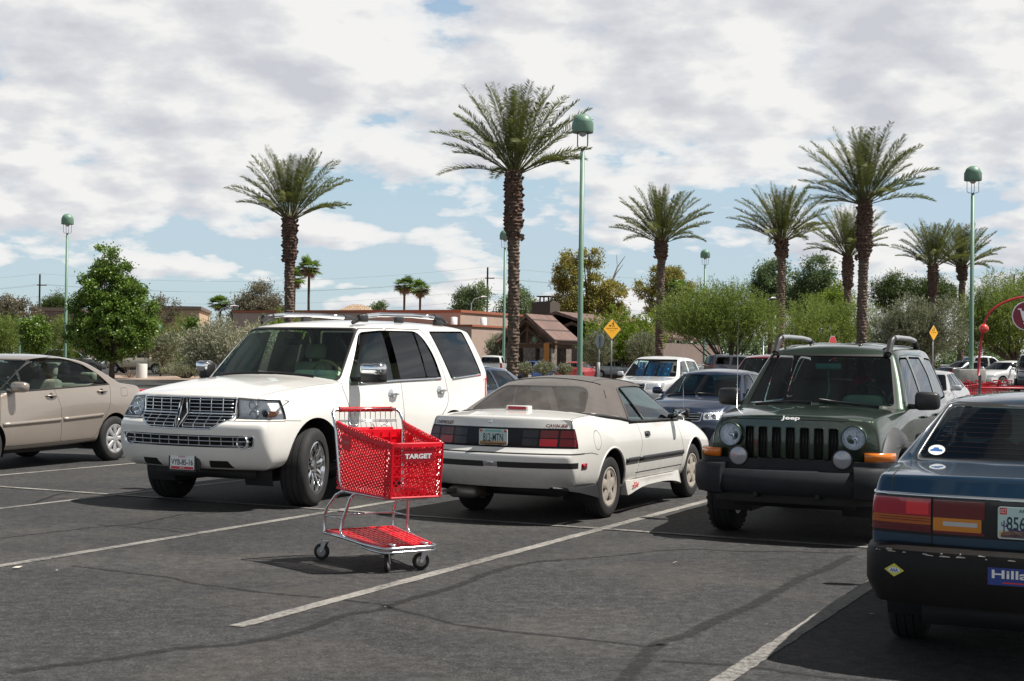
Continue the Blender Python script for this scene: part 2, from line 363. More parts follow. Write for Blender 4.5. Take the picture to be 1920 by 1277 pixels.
class Body:
    AX = {'side': (0, 2), 'front': (1, 2), 'top': (0, 1)}
    def __init__(s, spec, levels=3):
        s.bm = cage(spec, levels); s.bm.normal_update(); s.reg = s.bm.faces.layers.int.new('reg'); s.names = ['body']
        s.bvh = BVHTree.FromBMesh(s.bm)
    def cut(s, name, view, poly, cond, pool=None):
        """split the faces along poly (projected) and give what lies inside the region name"""
        a, b = s.AX[view]; bm = s.bm
        if name not in s.names: s.names.append(name)
        rid = s.names.index(name)
        x0 = min(p[0] for p in poly) - .01; x1 = max(p[0] for p in poly) + .01; y0 = min(p[1] for p in poly) - .01; y1 = max(p[1] for p in poly) + .01
        cand = []
        for f in (bm.faces if pool is None else pool):
            c = f.calc_center_median()
            if x0 - .12 < c[a] < x1 + .12 and y0 - .12 < c[b] < y1 + .12 and cond(c, f.normal):
                us = [v.co[a] for v in f.verts]; vs = [v.co[b] for v in f.verts]
                if max(us) > x0 and min(us) < x1 and max(vs) > y0 and min(vs) < y1: cand.append(f)
        cand = set(cand); n = len(poly); orig = set(cand)
        for i in range(n):
            p, q = poly[i], poly[(i + 1) % n]
            lx, hx = min(p[0], q[0]) - 1e-4, max(p[0], q[0]) + 1e-4; ly, hy = min(p[1], q[1]) - 1e-4, max(p[1], q[1]) + 1e-4
            if hx - lx + hy - ly < 1e-3: continue
            loc = []
            for f in cand:
                us = [v.co[a] for v in f.verts]
                if max(us) < lx or min(us) > hx: continue
                vs = [v.co[b] for v in f.verts]
                if max(vs) < ly or min(vs) > hy: continue
                loc.append(f)
            if not loc: continue
            co = Vector((0, 0, 0)); co[a] = p[0]; co[b] = p[1]
            no = Vector((0, 0, 0)); no[a] = -(q[1] - p[1]); no[b] = q[0] - p[0]
            if no.length < 1e-9: continue
            no.normalize(); k = co.dot(no); D = {}
            for f in loc:
                for v in f.verts:
                    if v not in D: D[v] = v.co.dot(no) - k
            for e in {e for f in loc for e in f.edges}:
                v0, v1 = e.verts; d0 = D[v0]; d1 = D[v1]
                if (d0 > 1e-6 and d1 < -1e-6) or (d0 < -1e-6 and d1 > 1e-6):
                    nv = bmesh.utils.edge_split(e, v0, d0 / (d0 - d1))[1]; D[nv] = 0.0
            for f in loc:
                vs = f.verts[:]; dd = [D.get(v, 1) for v in vs]
                if max(dd) < 1e-6 or min(dd) > -1e-6: continue
                on = [v for v, d in zip(vs, dd) if abs(d) <= 1e-6]
                if len(on) == 2:
                    try: nf = bmesh.utils.face_split(f, on[0], on[1])[0]
                    except ValueError: continue
                    if nf: nf[s.reg] = f[s.reg]; nf.normal_update(); f.normal_update(); cand.add(nf)
        for f in cand:
            c = f.calc_center_median()
            if inpoly((c[a], c[b]), poly): f[s.reg] = rid
        if pool is not None: pool -= orig; pool |= cand
    def near(s, view, poly, cond, m=.1):
        a, b = s.AX[view]; x0 = min(p[0] for p in poly) - m; x1 = max(p[0] for p in poly) + m; y0 = min(p[1] for p in poly) - m; y1 = max(p[1] for p in poly) + m; o = set()
        for f in s.bm.faces:
            c = f.calc_center_median()
            if x0 < c[a] < x1 and y0 < c[b] < y1 and cond(c, f.normal): o.add(f)
        return o
    def sides(s, name, poly, ymin=.3, both=True, nz=.9):
        s.cut(name + '|L', 'side', poly, lambda c, n: c.y > ymin and n.y > .15)
        if both: s.cut(name + '|R', 'side', poly, lambda c, n: c.y < -ymin and n.y < -.15)
    def strip(s, name, pts, wd, view='side', closed=False, ymin=.3, cond=None):
        """thin seam of width wd following 2D polyline"""
        n = len(pts); A_ = {}
        if view == 'side': A_ = {'|L': (lambda c, n: c.y > ymin and n.y > .15), '|R': (lambda c, n: c.y < -ymin and n.y < -.15)}
        else: A_ = {'': cond}
        pools = {k: s.near(view, pts, f) for k, f in A_.items()}
        for i in range(n if closed else n - 1):
            p = Vector(pts[i]); q = Vector(pts[(i + 1) % n]); d = (q - p)
            if d.length < 1e-4: continue
            d.normalize(); e = Vector((-d.y, d.x)) * wd / 2; p = p - d * wd * .3; q = q + d * wd * .3
            poly = [tuple(p + e), tuple(q + e), tuple(q - e), tuple(p - e)]
            for k, f in A_.items(): s.cut(name, view, poly, f, pools[k])
    def delete(s, view, poly, cond):
        s.cut('_del', view, poly, cond)
        rid = s.names.index('_del'); bmesh.ops.delete(s.bm, geom=[f for f in s.bm.faces if f[s.reg] == rid], context='FACES')
    def hit(s, o, d):
        return s.bvh.ray_cast(Vector(o), Vector(d))[0]
    def P(s, side, u, v, off=0.0):
        """point on the outer surface: side L/R (u=x,v=z), F/B (u=y,v=z), T (u=x,v=y)"""
        o, d = {'L': ((u, 3, v), (0, -1, 0)), 'R': ((u, -3, v), (0, 1, 0)), 'F': ((5, u, v), (-1, 0, 0)), 'B': ((-5, u, v), (1, 0, 0)), 'T': ((u, v, 4), (0, 0, -1))}[side]
        h = s.hit(o, d)
        if h is None: h = Vector(o) + Vector(d) * (2.2 if side in 'LR' else 2.8)
        return h - Vector(d) * off
    def part(s, name, regs, m, parent, inset=0.0, thick=0.0, angle=None):
        """make a mesh object from regions"""
        ids = {s.names.index(r) for r in regs if r in s.names}
        fs = [f for f in s.bm.faces if f[s.reg] in ids]
        if not fs: return None
        bm = bmesh.new(); vm = {}
        mi = {}
        for k, r in enumerate(regs):
            if r in s.names: mi[s.names.index(r)] = k if isinstance(m, (list, tuple)) else 0
        for f in fs:
            vs = []
            for v in f.verts:
                if v not in vm: vm[v] = bm.verts.new(v.co - v.normal * inset)
                vs.append(vm[v])
            try: g = bm.faces.new(vs); g.material_index = mi[f[s.reg]]
            except ValueError: pass
        if thick: bmesh.ops.solidify(bm, geom=bm.faces[:], thickness=thick)
        return ob(name, bm, m, parent, angle=angle)
    def edge_tube(s, side, pts, r, off=0.0, closed=False, bm=None, flat=1.0, seg=6):
        bm = bm if bm is not None else bmesh.new(); tube(bm, [s.P(side, u, v, off) for u, v in pts], r, seg, closed=closed, flat=flat); return bm
    def mould(s, side, poly, d0=-.01, d1=.012, bm=None, mi=0, nseg=1):
        """raised patch with the outline poly following the surface (poly long in u is cut into cells)"""
        bm = bm if bm is not None else bmesh.new()
        prism(bm, poly, d0, d1, lambda u, v, d: s.P(side, u, v, d), mi); return bm
    def band(s, side, line, h, t=.012, bm=None, mi=0, drop=0.0):
        """moulding strip of height h along a polyline on a side, rectangular section"""
        bm = bm if bm is not None else bmesh.new(); prev = None
        for (u, v) in line:
            a = s.P(side, u, v - h / 2, -.004); b = s.P(side, u, v - h / 2, t * .7); b2 = s.P(side, u, v, t); c = s.P(side, u, v + h / 2, t * .7); d = s.P(side, u, v + h / 2, -.004)
            ring = [bm.verts.new(q) for q in (a, b, b2, c, d)]
            if prev:
                for k in range(5): bm.faces.new((prev[k], prev[(k + 1) % 5], ring[(k + 1) % 5], ring[k])).material_index = mi
            else: bm.faces.new(ring).material_index = mi
            prev = ring
        bm.faces.new(prev[::-1]).material_index = mi
        return bm
def line(a, b, n=10): return [(a[0] + (b[0] - a[0]) * k / n, a[1] + (b[1] - a[1]) * k / n) for k in range(n + 1)]
def lines(pts, n=6):
    o = []
    for p, q in zip(pts[:-1], pts[1:]): o += line(p, q, n)[:-1]
    return o + [pts[-1]]
def arcp(cx, cz, r, a0, a1, n=16, rz=None): return [(cx + r * math.cos(R(a0 + (a1 - a0) * k / n)), cz + (rz or r) * math.sin(R(a0 + (a1 - a0) * k / n))) for k in range(n + 1)]

def wheel(parent, x, y, rad, wid, rimr, style, steer=0.0, rimmat=None, name='wheel'):
    """wheel > tyre, rim, (hub_cap); outer face towards sign(y)"""
    s = 1 if y > 0 else -1
    w_ = empty(name, (x, y - s * wid / 2, rad), steer); w_.parent = parent
    S = lambda bm: bmesh.ops.transform(bm, matrix=Matrix.Scale(s, 4, (0, 1, 0)), verts=bm.verts) if s < 0 else None
    bm = bmesh.new(); h = wid / 2
    prof = [(rimr * .98, -h * .80), (rimr + .01, -h * .95), ((rimr + rad) / 2, -h * 1.04), (rad - .025, -h * .95), (rad - .006, -h * .80)]
    for g in (-.45, 0, .45): prof += [(rad, h * (g - .20)), (rad, h * (g - .035)), (rad - .009, h * (g - .03)), (rad - .009, h * (g + .03)), (rad, h * (g + .035)), (rad, h * (g + .20))]
    prof += [(rad - .006, h * .80), (rad - .025, h * .95), ((rimr + rad) / 2 + .01, h * 1.04), (rimr + .016, h * 1.0), (rimr + .012, h * .95), (rimr * .98, h * .86)]
    lathe(bm, prof, 56, 'Y'); 
    # tread blocks on the shoulders
    for k in range(56):
        if k % 2 and style == 'plain':
            a = 2 * math.pi * k / 56
            for sg in (-1, 1):
                M = Matrix.Rotation(a, 4, 'Y') @ Matrix.Translation((0, sg * h * .86, rad - .012)) @ Matrix.Rotation(sg * .35, 4, 'X')
                box(bm, -.012, .012, -h * .12, h * .12, -.012, .001, M=M)
    fixn(bm); S(bm); fixn(bm); ob('tyre', bm, TIRE, w_, angle=40)
    rm = rimmat or SILVER
    bm = bmesh.new(); d = h * .45      # dish depth
    lathe(bm, [(rimr + .004, h * .93), (rimr - .012, h * .95), (rimr - .022, h * .82), (rimr - .028, -h * .8), (rimr, -h * .85)], 48, 'Y')
    def spoke(a, w0, w1, r0, r1, y0, y1, th=.02):
        M = Matrix.Rotation(a, 4, 'Y')
        vs = []
        for (r_, ww, yy) in ((r0, w0, y0), ((r0 + r1) / 2, (w0 + w1) / 2, max(y0, y1) + .003), (r1, w1, y1)):
            vs.append([bm.verts.new(M @ Vector((sx * ww * k2, yy + dy, r_))) for sx, k2, dy in ((-1, 1, -th), (-1, 1, -.004), (-1, .6, .006), (1, .6, .006), (1, 1, -.004), (1, 1, -th))])
        for A, B in zip(vs[:-1], vs[1:]):
            for k in range(6): bm.faces.new((A[k], A[(k + 1) % 6], B[(k + 1) % 6], B[k]))
    disc = None
    if style == 'multi':
        for k in range(9): spoke(2 * math.pi * k / 9, .030, .052, .05, rimr - .02, h * .62, h * .80)
        lathe(bm, [(.001, h * .86), (.055, h * .84), (.075, h * .70), (.085, h * .3)], 24, 'Y')
    elif style == 'slots':
        for k in range(5):
            spoke(2 * math.pi * k / 5, .050, .046, .03, rimr - .03, h * .84, h * .78, .03)
        for k in range(10): spoke(2 * math.pi * (k + .5) / 10, .009, .009, .08, rimr - .02, h * .70, h * .72, .02)
        lathe(bm, [(.001, h * .95), (.075, h * .94), (.09, h * .82)], 6, 'Y')
        lathe(bm, [(rimr - .05, h * .78), (rimr - .035, h * .86), (rimr - .015, h * .9)], 40, 'Y')
    elif style == 'hubcap':
        for k in range(8): spoke(2 * math.pi * k / 8, .022, .048, .04, rimr - .012, h * .86, h * .90, .015)
        lathe(bm, [(.001, h * .98), (.03, h * .96), (.065, h * .9), (.08, h * .7)], 24, 'Y')
        lathe(bm, [(rimr - .045, h * .86), (rimr - .03, h * .93), (rimr - .005, h * .97)], 40, 'Y')
        for k in range(5):
            a = 2 * math.pi * k / 5; M = Matrix.Translation((.05 * math.cos(a), 0, .05 * math.sin(a)))
            lathe(bm, [(.001, h * 1.0), (.009, h * 1.0), (.009, h * .9)], 8, 'Y', M)
    else:
        for k in range(5): spoke(2 * math.pi * k / 5, .05, .065, .03, rimr - .02, h * .70, h * .78, .03)
        lathe(bm, [(.001, h * .88), (.05, h * .86), (.075, h * .6)], 20, 'Y')
    fixn(bm); S(bm); fixn(bm); ob('rim', bm, rm, w_, angle=35)
    bm = bmesh.new(); lathe(bm, [(.001, h * .1), (rimr * .72, h * .1), (rimr * .74, -h * .1), (rimr - .03, -h * .12), (rimr - .02, -h * .7)], 32, 'Y'); fixn(bm); S(bm); fixn(bm)
    ob('brake_disc', bm, mat('brake_iron', (.05, .05, .052), rough=.5, metal=.6), w_)
    return w_
def well(B, root, x, zc, r, yin, lipmat=None, lip=.012, ymax=1.2, low=-60):
    """cut the wheel arch on both sides, add a dark liner and a lip"""
    a0, a1 = -80, 260
    poly = arcp(x, zc, r, -25, 205, 26) + [(x - r * .95, -.2), (x + r * .95, -.2)]
    poly = arcp(x, zc, r, -10, 190, 26) + [(x - r * 1.02, -.3), (x + r * 1.02, -.3)]
    for s in (1, -1):
        B.delete('side', poly, (lambda c, n, s=s: c.y * s > yin))
    for s in (1, -1):
        bm = bmesh.new(); side = 'L' if s > 0 else 'R'
        prev = None
        for (u, v) in arcp(x, zc, r + .004, -22, 202, 24):
            p = B.P(side, u, max(v, .30), -.004); p.z = v
            q = Vector((u, s * yin, v)); rr = [bm.verts.new(q), bm.verts.new(p)]
            if prev: bm.faces.new((prev[0], prev[1], rr[1], rr[0]))
            prev = rr
        c0 = [bm.verts.new((u, s * yin, v)) for u, v in arcp(x, zc, r + .004, -22, 202, 24)]; bm.faces.new(c0)
        ob('wheel_well', bm, TRIM, root)
        if lipmat:
            bm = bmesh.new(); tube(bm, [B.P(side, u, v, -.004) for u, v in arcp(x, zc, r + lip * .3, -6, 186, 26)], lip, 6); ob('arch_lip', bm, lipmat, root)
def seat(root, x, y, z, m, h=.62, wd=.25, name='seat', rake=.18):
    bm = bmesh.new(); box(bm, x - .25, x + .27, y - wd, y + wd, z - .12, z + .06, .05)
    box(bm, -.07, .07, -wd, wd, 0, h, .06, M=Matrix.Translation((x - .25, y, z)) @ Matrix.Rotation(-rake, 4, 'Y'))
    box(bm, -.05, .05, -.14, .14, h + .03, h + .22, .045, M=Matrix.Translation((x - .27, y, z)) @ Matrix.Rotation(-rake, 4, 'Y'))
    return ob(name, bm, m, root)
def steering(root, x, y, z, m, rad=.19):
    bm = bmesh.new(); M = Matrix.Translation((x, y, z)) @ Matrix.Rotation(R(-65), 4, 'Y')
    tube(bm, [M @ Vector((rad * math.cos(a), rad * math.sin(a), 0)) for a in [2 * math.pi * k / 28 for k in range(28)]], .017, 8, closed=True)
    lathe(bm, [(.001, .02), (.06, .015), (.075, -.02)], 14, 'Z', M)
    for a in (0, 2.2, 4.1): tube(bm, [M @ Vector((0, 0, 0)), M @ Vector((rad * math.cos(a), rad * math.sin(a), 0))], .015, 6)
    return ob('steering_wheel', bm, m, root)
def wiper(root, B, pts, m=BLACKP):
    bm = bmesh.new(); P3 = [B.P('T', u, v, .022) for u, v in pts]; tube(bm, P3, .009, 6)
    a, b = P3[-1], P3[len(P3) // 2 - 1]; tube(bm, [a + Vector((0, 0, -.012)), b + Vector((0, 0, -.012))], .011, 5)
    return ob('wiper', bm, m, root)
def mirror_obj(root, B, side, x, z, size=(.12, .24, .18), col=None, arm=.07, glassm=CHROME, rnd=.045, y0=None, face='back'):
    """door mirror: housing > mirror_glass"""
    s = 1 if side == 'L' else -1; p = B.P(side, x, z); bm = bmesh.new()
    dx_, dy_, dz_ = size; cy = p.y + s * (arm + dy_ / 2)
    box(bm, x - dx_ / 2, x + dx_ / 2, cy - dy_ / 2, cy + dy_ / 2, z - dz_ * .35, z + dz_ * .65, rnd)
    bmesh.ops.subdivide_edges(bm, edges=bm.edges[:], cuts=1, use_grid_fill=True)
    for v in bm.verts:   # taper outward and round the front
        t = (v.co.y - p.y) * s / (arm + dy_); v.co.x += -.03 * t * t; v.co.z += (z + dz_ * .15 - v.co.z) * .12 * t
    tube(bm, [(x + .01, p.y - s * .02, z - dz_ * .15), (x, cy - s * dy_ * .3, z - dz_ * .15)], [.035, .028], 8, flat=.8)
    h = ob('mirror_housing', bm, col or BLACKP, root)
    bm = bmesh.new(); xb = x - dx_ / 2 - .002
    prism(bm, rpoly([(cy - dy_ * .40, z - dz_ * .26), (cy + dy_ * .40, z - dz_ * .24), (cy + dy_ * .38, z + dz_ * .52), (cy - dy_ * .40, z + dz_ * .54)], .03), 0, .004, lambda u, v, d: Vector((xb - d - .03 * ((u - p.y) * s / (arm + dy_)) ** 2, u, v)))
    ob('mirror_glass', bm, glassm, h); return h
def lines_grid(B, side, u0, u1, v0, v1, nu, nv, r, off, bm, clip=None, mi=0, flat=1.0):
    for k in range(nv):
        v = v0 + (v1 - v0) * (k + .5) / nv
        pts = [(u, v) for u in np.linspace(u0, u1, 24) if (clip is None or inpoly((u, v), clip))]
        if len(pts) > 1: tube(bm, [B.P(side, u, q, off) for u, q in pts], r, 6, mi=mi, flat=flat)
    for k in range(nu + 1):
        u = u0 + (u1 - u0) * k / nu
        pts = [(u, v) for v in np.linspace(v0, v1, 9) if (clip is None or inpoly((u, v), clip))]
        if len(pts) > 1: tube(bm, [B.P(side, p, v, off) for p, v in pts], r * .8, 6, mi=mi)
# reusable plate: frame, board, text; fn(u,v,d)
def plate(root, fn, text, w_=.305, h_=.155, colbg=(.62, .66, .66), coltx=(.02, .04, .06), strip=None, frame=None, ctext=.075, extra=None, tw=.235):
    bgm = mat('plate_%.2f_%.2f' % (colbg[0], colbg[2]), colbg, rough=.45); tx = mat('plate_text_%.2f_%.2f' % (coltx[0], coltx[2]), coltx, rough=.5)
    ms = [bgm, tx] + [e[0] for e in (extra or [])]
    bm = bmesh.new(); prism(bm, rpoly([(-w_ / 2, -h_ / 2), (w_ / 2, -h_ / 2), (w_ / 2, h_ / 2), (-w_ / 2, h_ / 2)], .012), -.006, .004, fn)
    add_text(bm, text, ctext, lambda u, v, d: fn(u, v - .002, d), .0055, bold=.012, width=tw, mi=1)
    for k, e in enumerate(extra or []):
        for q in e[1]:
            if isinstance(q, tuple) and q and q[0] == 'text': add_text(bm, q[1], q[2], lambda u, v, d, q=q: fn(u + q[3], v + q[4], d), .0055, bold=.01, width=q[5] if len(q) > 5 else None, mi=2 + k)
            else: add_poly(bm, q, fn, .0048, 2 + k)
    if frame: 
        prism(bm, rpoly([(-w_ / 2 - .02, -h_ / 2 - .02), (w_ / 2 + .02, -h_ / 2 - .02), (w_ / 2 + .02, h_ / 2 + .02), (-w_ / 2 - .02, h_ / 2 + .02)], .02), -.03, .001, fn, mi=len(ms)); ms.append(frame)
    return ob('licence_plate', bm, ms, root, smooth=False)

def sweep(bm, path, prof, mi=0, cap=True):
    """sweep a closed profile [(out, z)] along a plan path [(x, y)] (left-hand normal points out)"""
    n = len(path); rings = []
    for i in range(n):
        a = Vector(path[max(i - 1, 0)]); b = Vector(path[min(i + 1, n - 1)]); d = (b - a).normalized(); e = Vector((-d.y, d.x)); p = Vector(path[i])
        rings.append([bm.verts.new((p.x + e.x * o, p.y + e.y * o, z)) for o, z in prof])
    m = len(prof)
    for A, Bq in zip(rings[:-1], rings[1:]):
        for k in range(m): bm.faces.new((A[k], A[(k + 1) % m], Bq[(k + 1) % m], Bq[k])).material_index = mi
    if cap: bm.faces.new(rings[0][::-1]).material_index = mi; bm.faces.new(rings[-1]).material_index = mi
    return rings
def bez(pts, n=10):
    """rounded polyline through corner control points (quadratic at each inner point)"""
    P = [Vector(p) for p in pts]; o = [P[0]]
    for i in range(1, len(P) - 1):
        a = (P[i - 1] + P[i]) / 2 if i > 1 else P[0]; b = (P[i] + P[i + 1]) / 2 if i < len(P) - 2 else P[-1]
        for k in range(1, n + 1): t = k / n; o.append(a * (1 - t) ** 2 + P[i] * 2 * t * (1 - t) + b * t * t)
    return [tuple(q) for q in o]
# ------------------------------------------------------------------ ground
def sstep(a, b, x):
    t = min(1, max(0, (x - a) / (b - a))); return t * t * (3 - 2 * t)
def gz(x, y): return .38 * sstep(4, 24, x) * sstep(26, 70, y)
PO = Vector((.86, 13.37)); PA = 1.118; SW = 2.93        # stall line origin, direction, spacing
PD = Vector((math.cos(PA), math.sin(PA))); PC = Vector((PD.y, -PD.x))
def asphalt():
    m = bpy.data.materials.new('asphalt'); m.use_nodes = True; t = m.node_tree; b = t.nodes['Principled BSDF']
    tc = N(t, 'ShaderNodeTexCoord'); L = t.links.new
    big = N(t, 'ShaderNodeTexNoise', i_Scale=.35, i_Detail=6.0, i_Roughness=.6); L(tc.outputs['Object'], big.inputs['Vector'])
    mp = N(t, 'ShaderNodeMapping'); L(tc.outputs['Object'], mp.inputs[0]); mp.inputs['Rotation'].default_value = (0, 0, PA); mp.inputs['Scale'].default_value = (.3, 1.6, 1)
    streak = N(t, 'ShaderNodeTexNoise', i_Scale=1.1, i_Detail=5.0, i_Roughness=.6); L(mp.outputs[0], streak.inputs['Vector'])
    fine = N(t, 'ShaderNodeTexNoise', i_Scale=55.0, i_Detail=5.0, i_Roughness=.85); L(tc.outputs['Object'], fine.inputs['Vector'])
    vor = N(t, 'ShaderNodeTexVoronoi', i_Scale=70.0); L(tc.outputs['Object'], vor.inputs['Vector'])
    c1 = ramp(t, [(.30, (.0235, .0235, .024)), (.5, (.032, .032, .0325)), (.72, (.045, .0445, .044))], big.outputs[0])
    c2 = ramp(t, [(.3, .80), (.7, 1.2)], streak.outputs[0])
    mu = N(t, 'ShaderNodeMix', data_type='RGBA', blend_type='MULTIPLY'); mu.inputs[0].default_value = .8; L(c1.outputs[0], mu.inputs[6]); L(c2.outputs[0], mu.inputs[7])
    c3 = ramp(t, [(.40, .35), (.5, 1.0), (.60, 2.0)], fine.outputs[0])
    mu2 = N(t, 'ShaderNodeMix', data_type='RGBA', blend_type='MULTIPLY'); mu2.inputs[0].default_value = .9; L(mu.outputs[2], mu2.inputs[6]); L(c3.outputs[0], mu2.inputs[7])
    gm = N(t, 'ShaderNodeTexNoise', i_Scale=11.0, i_Detail=9.0, i_Roughness=.82); L(tc.outputs['Object'], gm.inputs['Vector']); gr = ramp(t, [(.40, .45), (.5, 1.0), (.59, 1.7)], gm.outputs[0])
    mu3 = N(t, 'ShaderNodeMix', data_type='RGBA', blend_type='MULTIPLY'); mu3.inputs[0].default_value = .85; L(mu2.outputs[2], mu3.inputs[6]); L(gr.outputs[0], mu3.inputs[7])
    pt = N(t, 'ShaderNodeTexNoise', i_Scale=.55, i_Detail=5.0, i_Roughness=.6, i_Distortion=.6); L(tc.outputs['Object'], pt.inputs['Vector']); pr = ramp(t, [(.50, 0.0), (.62, .32)], pt.outputs[0]); pg = N(t, 'ShaderNodeMath', operation='MULTIPLY'); L(pr.outputs[0], pg.inputs[0]); L(gm.outputs[0], pg.inputs[1])
    mu4 = N(t, 'ShaderNodeMix', data_type='RGBA'); L(pg.outputs[0], mu4.inputs[0]); L(mu3.outputs[2], mu4.inputs[6]); mu4.inputs[7].default_value = (.14, .12, .10, 1)
    sp = ramp(t, [(.0, 1.0), (.30, 0.0)], vor.outputs['Distance'])
    sel = N(t, 'ShaderNodeTexNoise', i_Scale=2.2, i_Detail=2.0); L(tc.outputs['Object'], sel.inputs['Vector'])
    sr = ramp(t, [(.40, .10), (.62, .75)], sel.outputs[0]); sm = N(t, 'ShaderNodeMath', operation='MULTIPLY'); L(sp.outputs[0], sm.inputs[0]); L(sr.outputs[0], sm.inputs[1])
    mx = N(t, 'ShaderNodeMix', data_type='RGBA'); L(sm.outputs[0], mx.inputs[0]); L(mu4.outputs[2], mx.inputs[6]); mx.inputs[7].default_value = (.24, .20, .17, 1)
    L(mx.outputs[2], b.inputs['Base Color']); b.inputs['Roughness'].default_value = .82; b.inputs['Specular IOR Level'].default_value = .35
    bu = N(t, 'ShaderNodeBump', i_Strength=.35, i_Distance=.006); L(fine.outputs[0], bu.inputs['Height']); L(bu.outputs[0], b.inputs['Normal'])
    MATS['asphalt'] = m; return m
ASPH = asphalt()
def ground():
    bm = bmesh.new(); xs = list(np.arange(-14, 26, 2.0)); xs = [-400, -150, -80, -40] + xs + [30, 45, 80, 150, 400]; ys = [-30, 0] + list(np.arange(6, 80, 3.0)) + [90, 110, 150, 250, 600, 1500]
    g = [[bm.verts.new((x, y, gz(x, y))) for y in ys] for x in xs]
    for i in range(len(xs) - 1):
        for j in range(len(ys) - 1): bm.faces.new((g[i][j], g[i + 1][j], g[i + 1][j + 1], g[i][j + 1]))
    tag(ob('asphalt_ground', bm, ASPH), kind='structure')
ground()
def linemat():
    m = bpy.data.materials.new('worn_line_paint'); m.use_nodes = True; t = m.node_tree; b = t.nodes['Principled BSDF']; L = t.links.new
    tc = N(t, 'ShaderNodeTexCoord'); n = N(t, 'ShaderNodeTexNoise', i_Scale=22.0, i_Detail=9.0, i_Roughness=.75); L(tc.outputs['Object'], n.inputs['Vector'])
    n2 = N(t, 'ShaderNodeTexNoise', i_Scale=1.3, i_Detail=3.0); L(tc.outputs['Object'], n2.inputs['Vector'])
    ad = N(t, 'ShaderNodeMath', operation='MULTIPLY_ADD'); L(n2.outputs[0], ad.inputs[0]); ad.inputs[1].default_value = .5; L(n.outputs[0], ad.inputs[2])
    r = ramp(t, [(.60, (.055, .053, .051)), (.70, (.16, .152, .14)), (.88, (.29, .275, .25))], ad.outputs[0]); L(r.outputs[0], b.inputs['Base Color']); b.inputs['Roughness'].default_value = .85
    bu = N(t, 'ShaderNodeBump', i_Strength=.3, i_Distance=.003); L(n.outputs[0], bu.inputs['Height']); L(bu.outputs[0], b.inputs['Normal'])
    return m
LINEM = linemat()
def strip2(bm, pts, wd, z=.004, rng=None, jit=0.0):
    prev = None; n = len(pts)
    for i, p in enumerate(pts):
        a = Vector(pts[max(i - 1, 0)]); b = Vector(pts[min(i + 1, n - 1)]); d = (b - a).normalized(); e = Vector((-d.y, d.x))
        ww = (wd(i / (n - 1)) if callable(wd) else wd) / 2
        j0 = (rng.uniform(-jit, jit) if rng else 0); j1 = (rng.uniform(-jit, jit) if rng else 0)
        q = [Vector(p) + e * (ww + j0), Vector(p) - e * (ww + j1)]
        r = [bm.verts.new((v.x, v.y, gz(v.x, v.y) + z)) for v in q]
        if prev: bm.faces.new((prev[1], r[1], r[0], prev[0]))
        prev = r
def markings():
    rng = random.Random(3)
    for k in range(-3, 7):
        bm = bmesh.new(); o = PO + PC * SW * k
        a, b = o - PD * (5.6 if k != 1 else 6.3), o + PD * 5.4
        n = 120; strip2(bm, [a + (b - a) * i / n for i in range(n + 1)], .105 if k > -2 else .09, .004, rng, .006)
        tag(ob('parking_line', bm, LINEM, smooth=False), kind='structure')
    bm = bmesh.new(); a, b = PO - PC * 16, PO + PC * 3.4; strip2(bm, [a + (b - a) * i / 160 for i in range(161)], .085, .008, rng, .006)
    tag(ob('parking_line', bm, LINEM, smooth=False), kind='structure')
    # second row of stalls farther away
    for k in range(-1, 8):
        bm = bmesh.new(); o = PO + PD * 16.5 + PC * SW * (k - 2); a, b = o - PD * 5.4, o + PD * 5.4
        strip2(bm, [a + (b - a) * i / 30 for i in range(31)], .10, .004, rng, .005); tag(ob('parking_line', bm, LINEM, smooth=False), kind='structure')
markings()
def px2g(px, py):      # ground point seen at a photo pixel (only used to lay out flat marks and far things)
    f = 2666.7; X = (px - 960) / f; U = -(py - 638.5) / f; cr_, sr_ = math.cos(.0139), math.sin(.0139); x = X * cr_ - U * sr_; u = X * sr_ + U * cr_
    c, s = math.cos(.0126), math.sin(.0126); yy = c - u * s; z = s + u * c; t = -CAMZ / z; return Vector((x * t, yy * t))
def px2d(px, D, py=None):  # point straight ahead at depth D under photo column px; with py the height there too
    f = 2666.7; U = 0 if py is None else -(py - 638.5) / f; X = (px - 960) / f; cr_, sr_ = math.cos(.0139), math.sin(.0139)
    if py is None: U = -(673 - 638.5) / f
    x = X * cr_ - U * sr_; u = X * sr_ + U * cr_; c, s = math.cos(.0126), math.sin(.0126); yy = c - u * s; z = s + u * c; t = D / yy
    return Vector((x * t, D, CAMZ + z * t))
def tarmat():
    m = bpy.data.materials.new('crack_sealant'); m.use_nodes = True; t = m.node_tree; L = t.links.new; b = t.nodes['Principled BSDF']; b.inputs['Base Color'].default_value = (.0145, .0145, .015, 1); b.inputs['Roughness'].default_value = .75
    tc = N(t, 'ShaderNodeTexCoord'); n = N(t, 'ShaderNodeTexNoise', i_Scale=9.0, i_Detail=8.0, i_Roughness=.75); L(tc.outputs['Object'], n.inputs['Vector']); at = N(t, 'ShaderNodeAttribute', attribute_name='mid')
    a = N(t, 'ShaderNodeMath', operation='MULTIPLY_ADD'); L(n.outputs[0], a.inputs[0]); a.inputs[1].default_value = 3.4; a.inputs[2].default_value = -2.25; c = N(t, 'ShaderNodeMath', operation='MULTIPLY_ADD'); L(at.outputs['Fac'], c.inputs[0]); c.inputs[1].default_value = 1.25; L(a.outputs[0], c.inputs[2])
    r = ramp(t, [(.0, 0.0), (.9, .72)], c.outputs[0]); tr = N(t, 'ShaderNodeBsdfTransparent'); ms = N(t, 'ShaderNodeMixShader'); L(r.outputs[0], ms.inputs[0]); L(tr.outputs[0], ms.inputs[1]); L(b.outputs[0], ms.inputs[2]); L(ms.outputs[0], t.nodes['Material Output'].inputs[0]); return m
SEAL = tarmat()
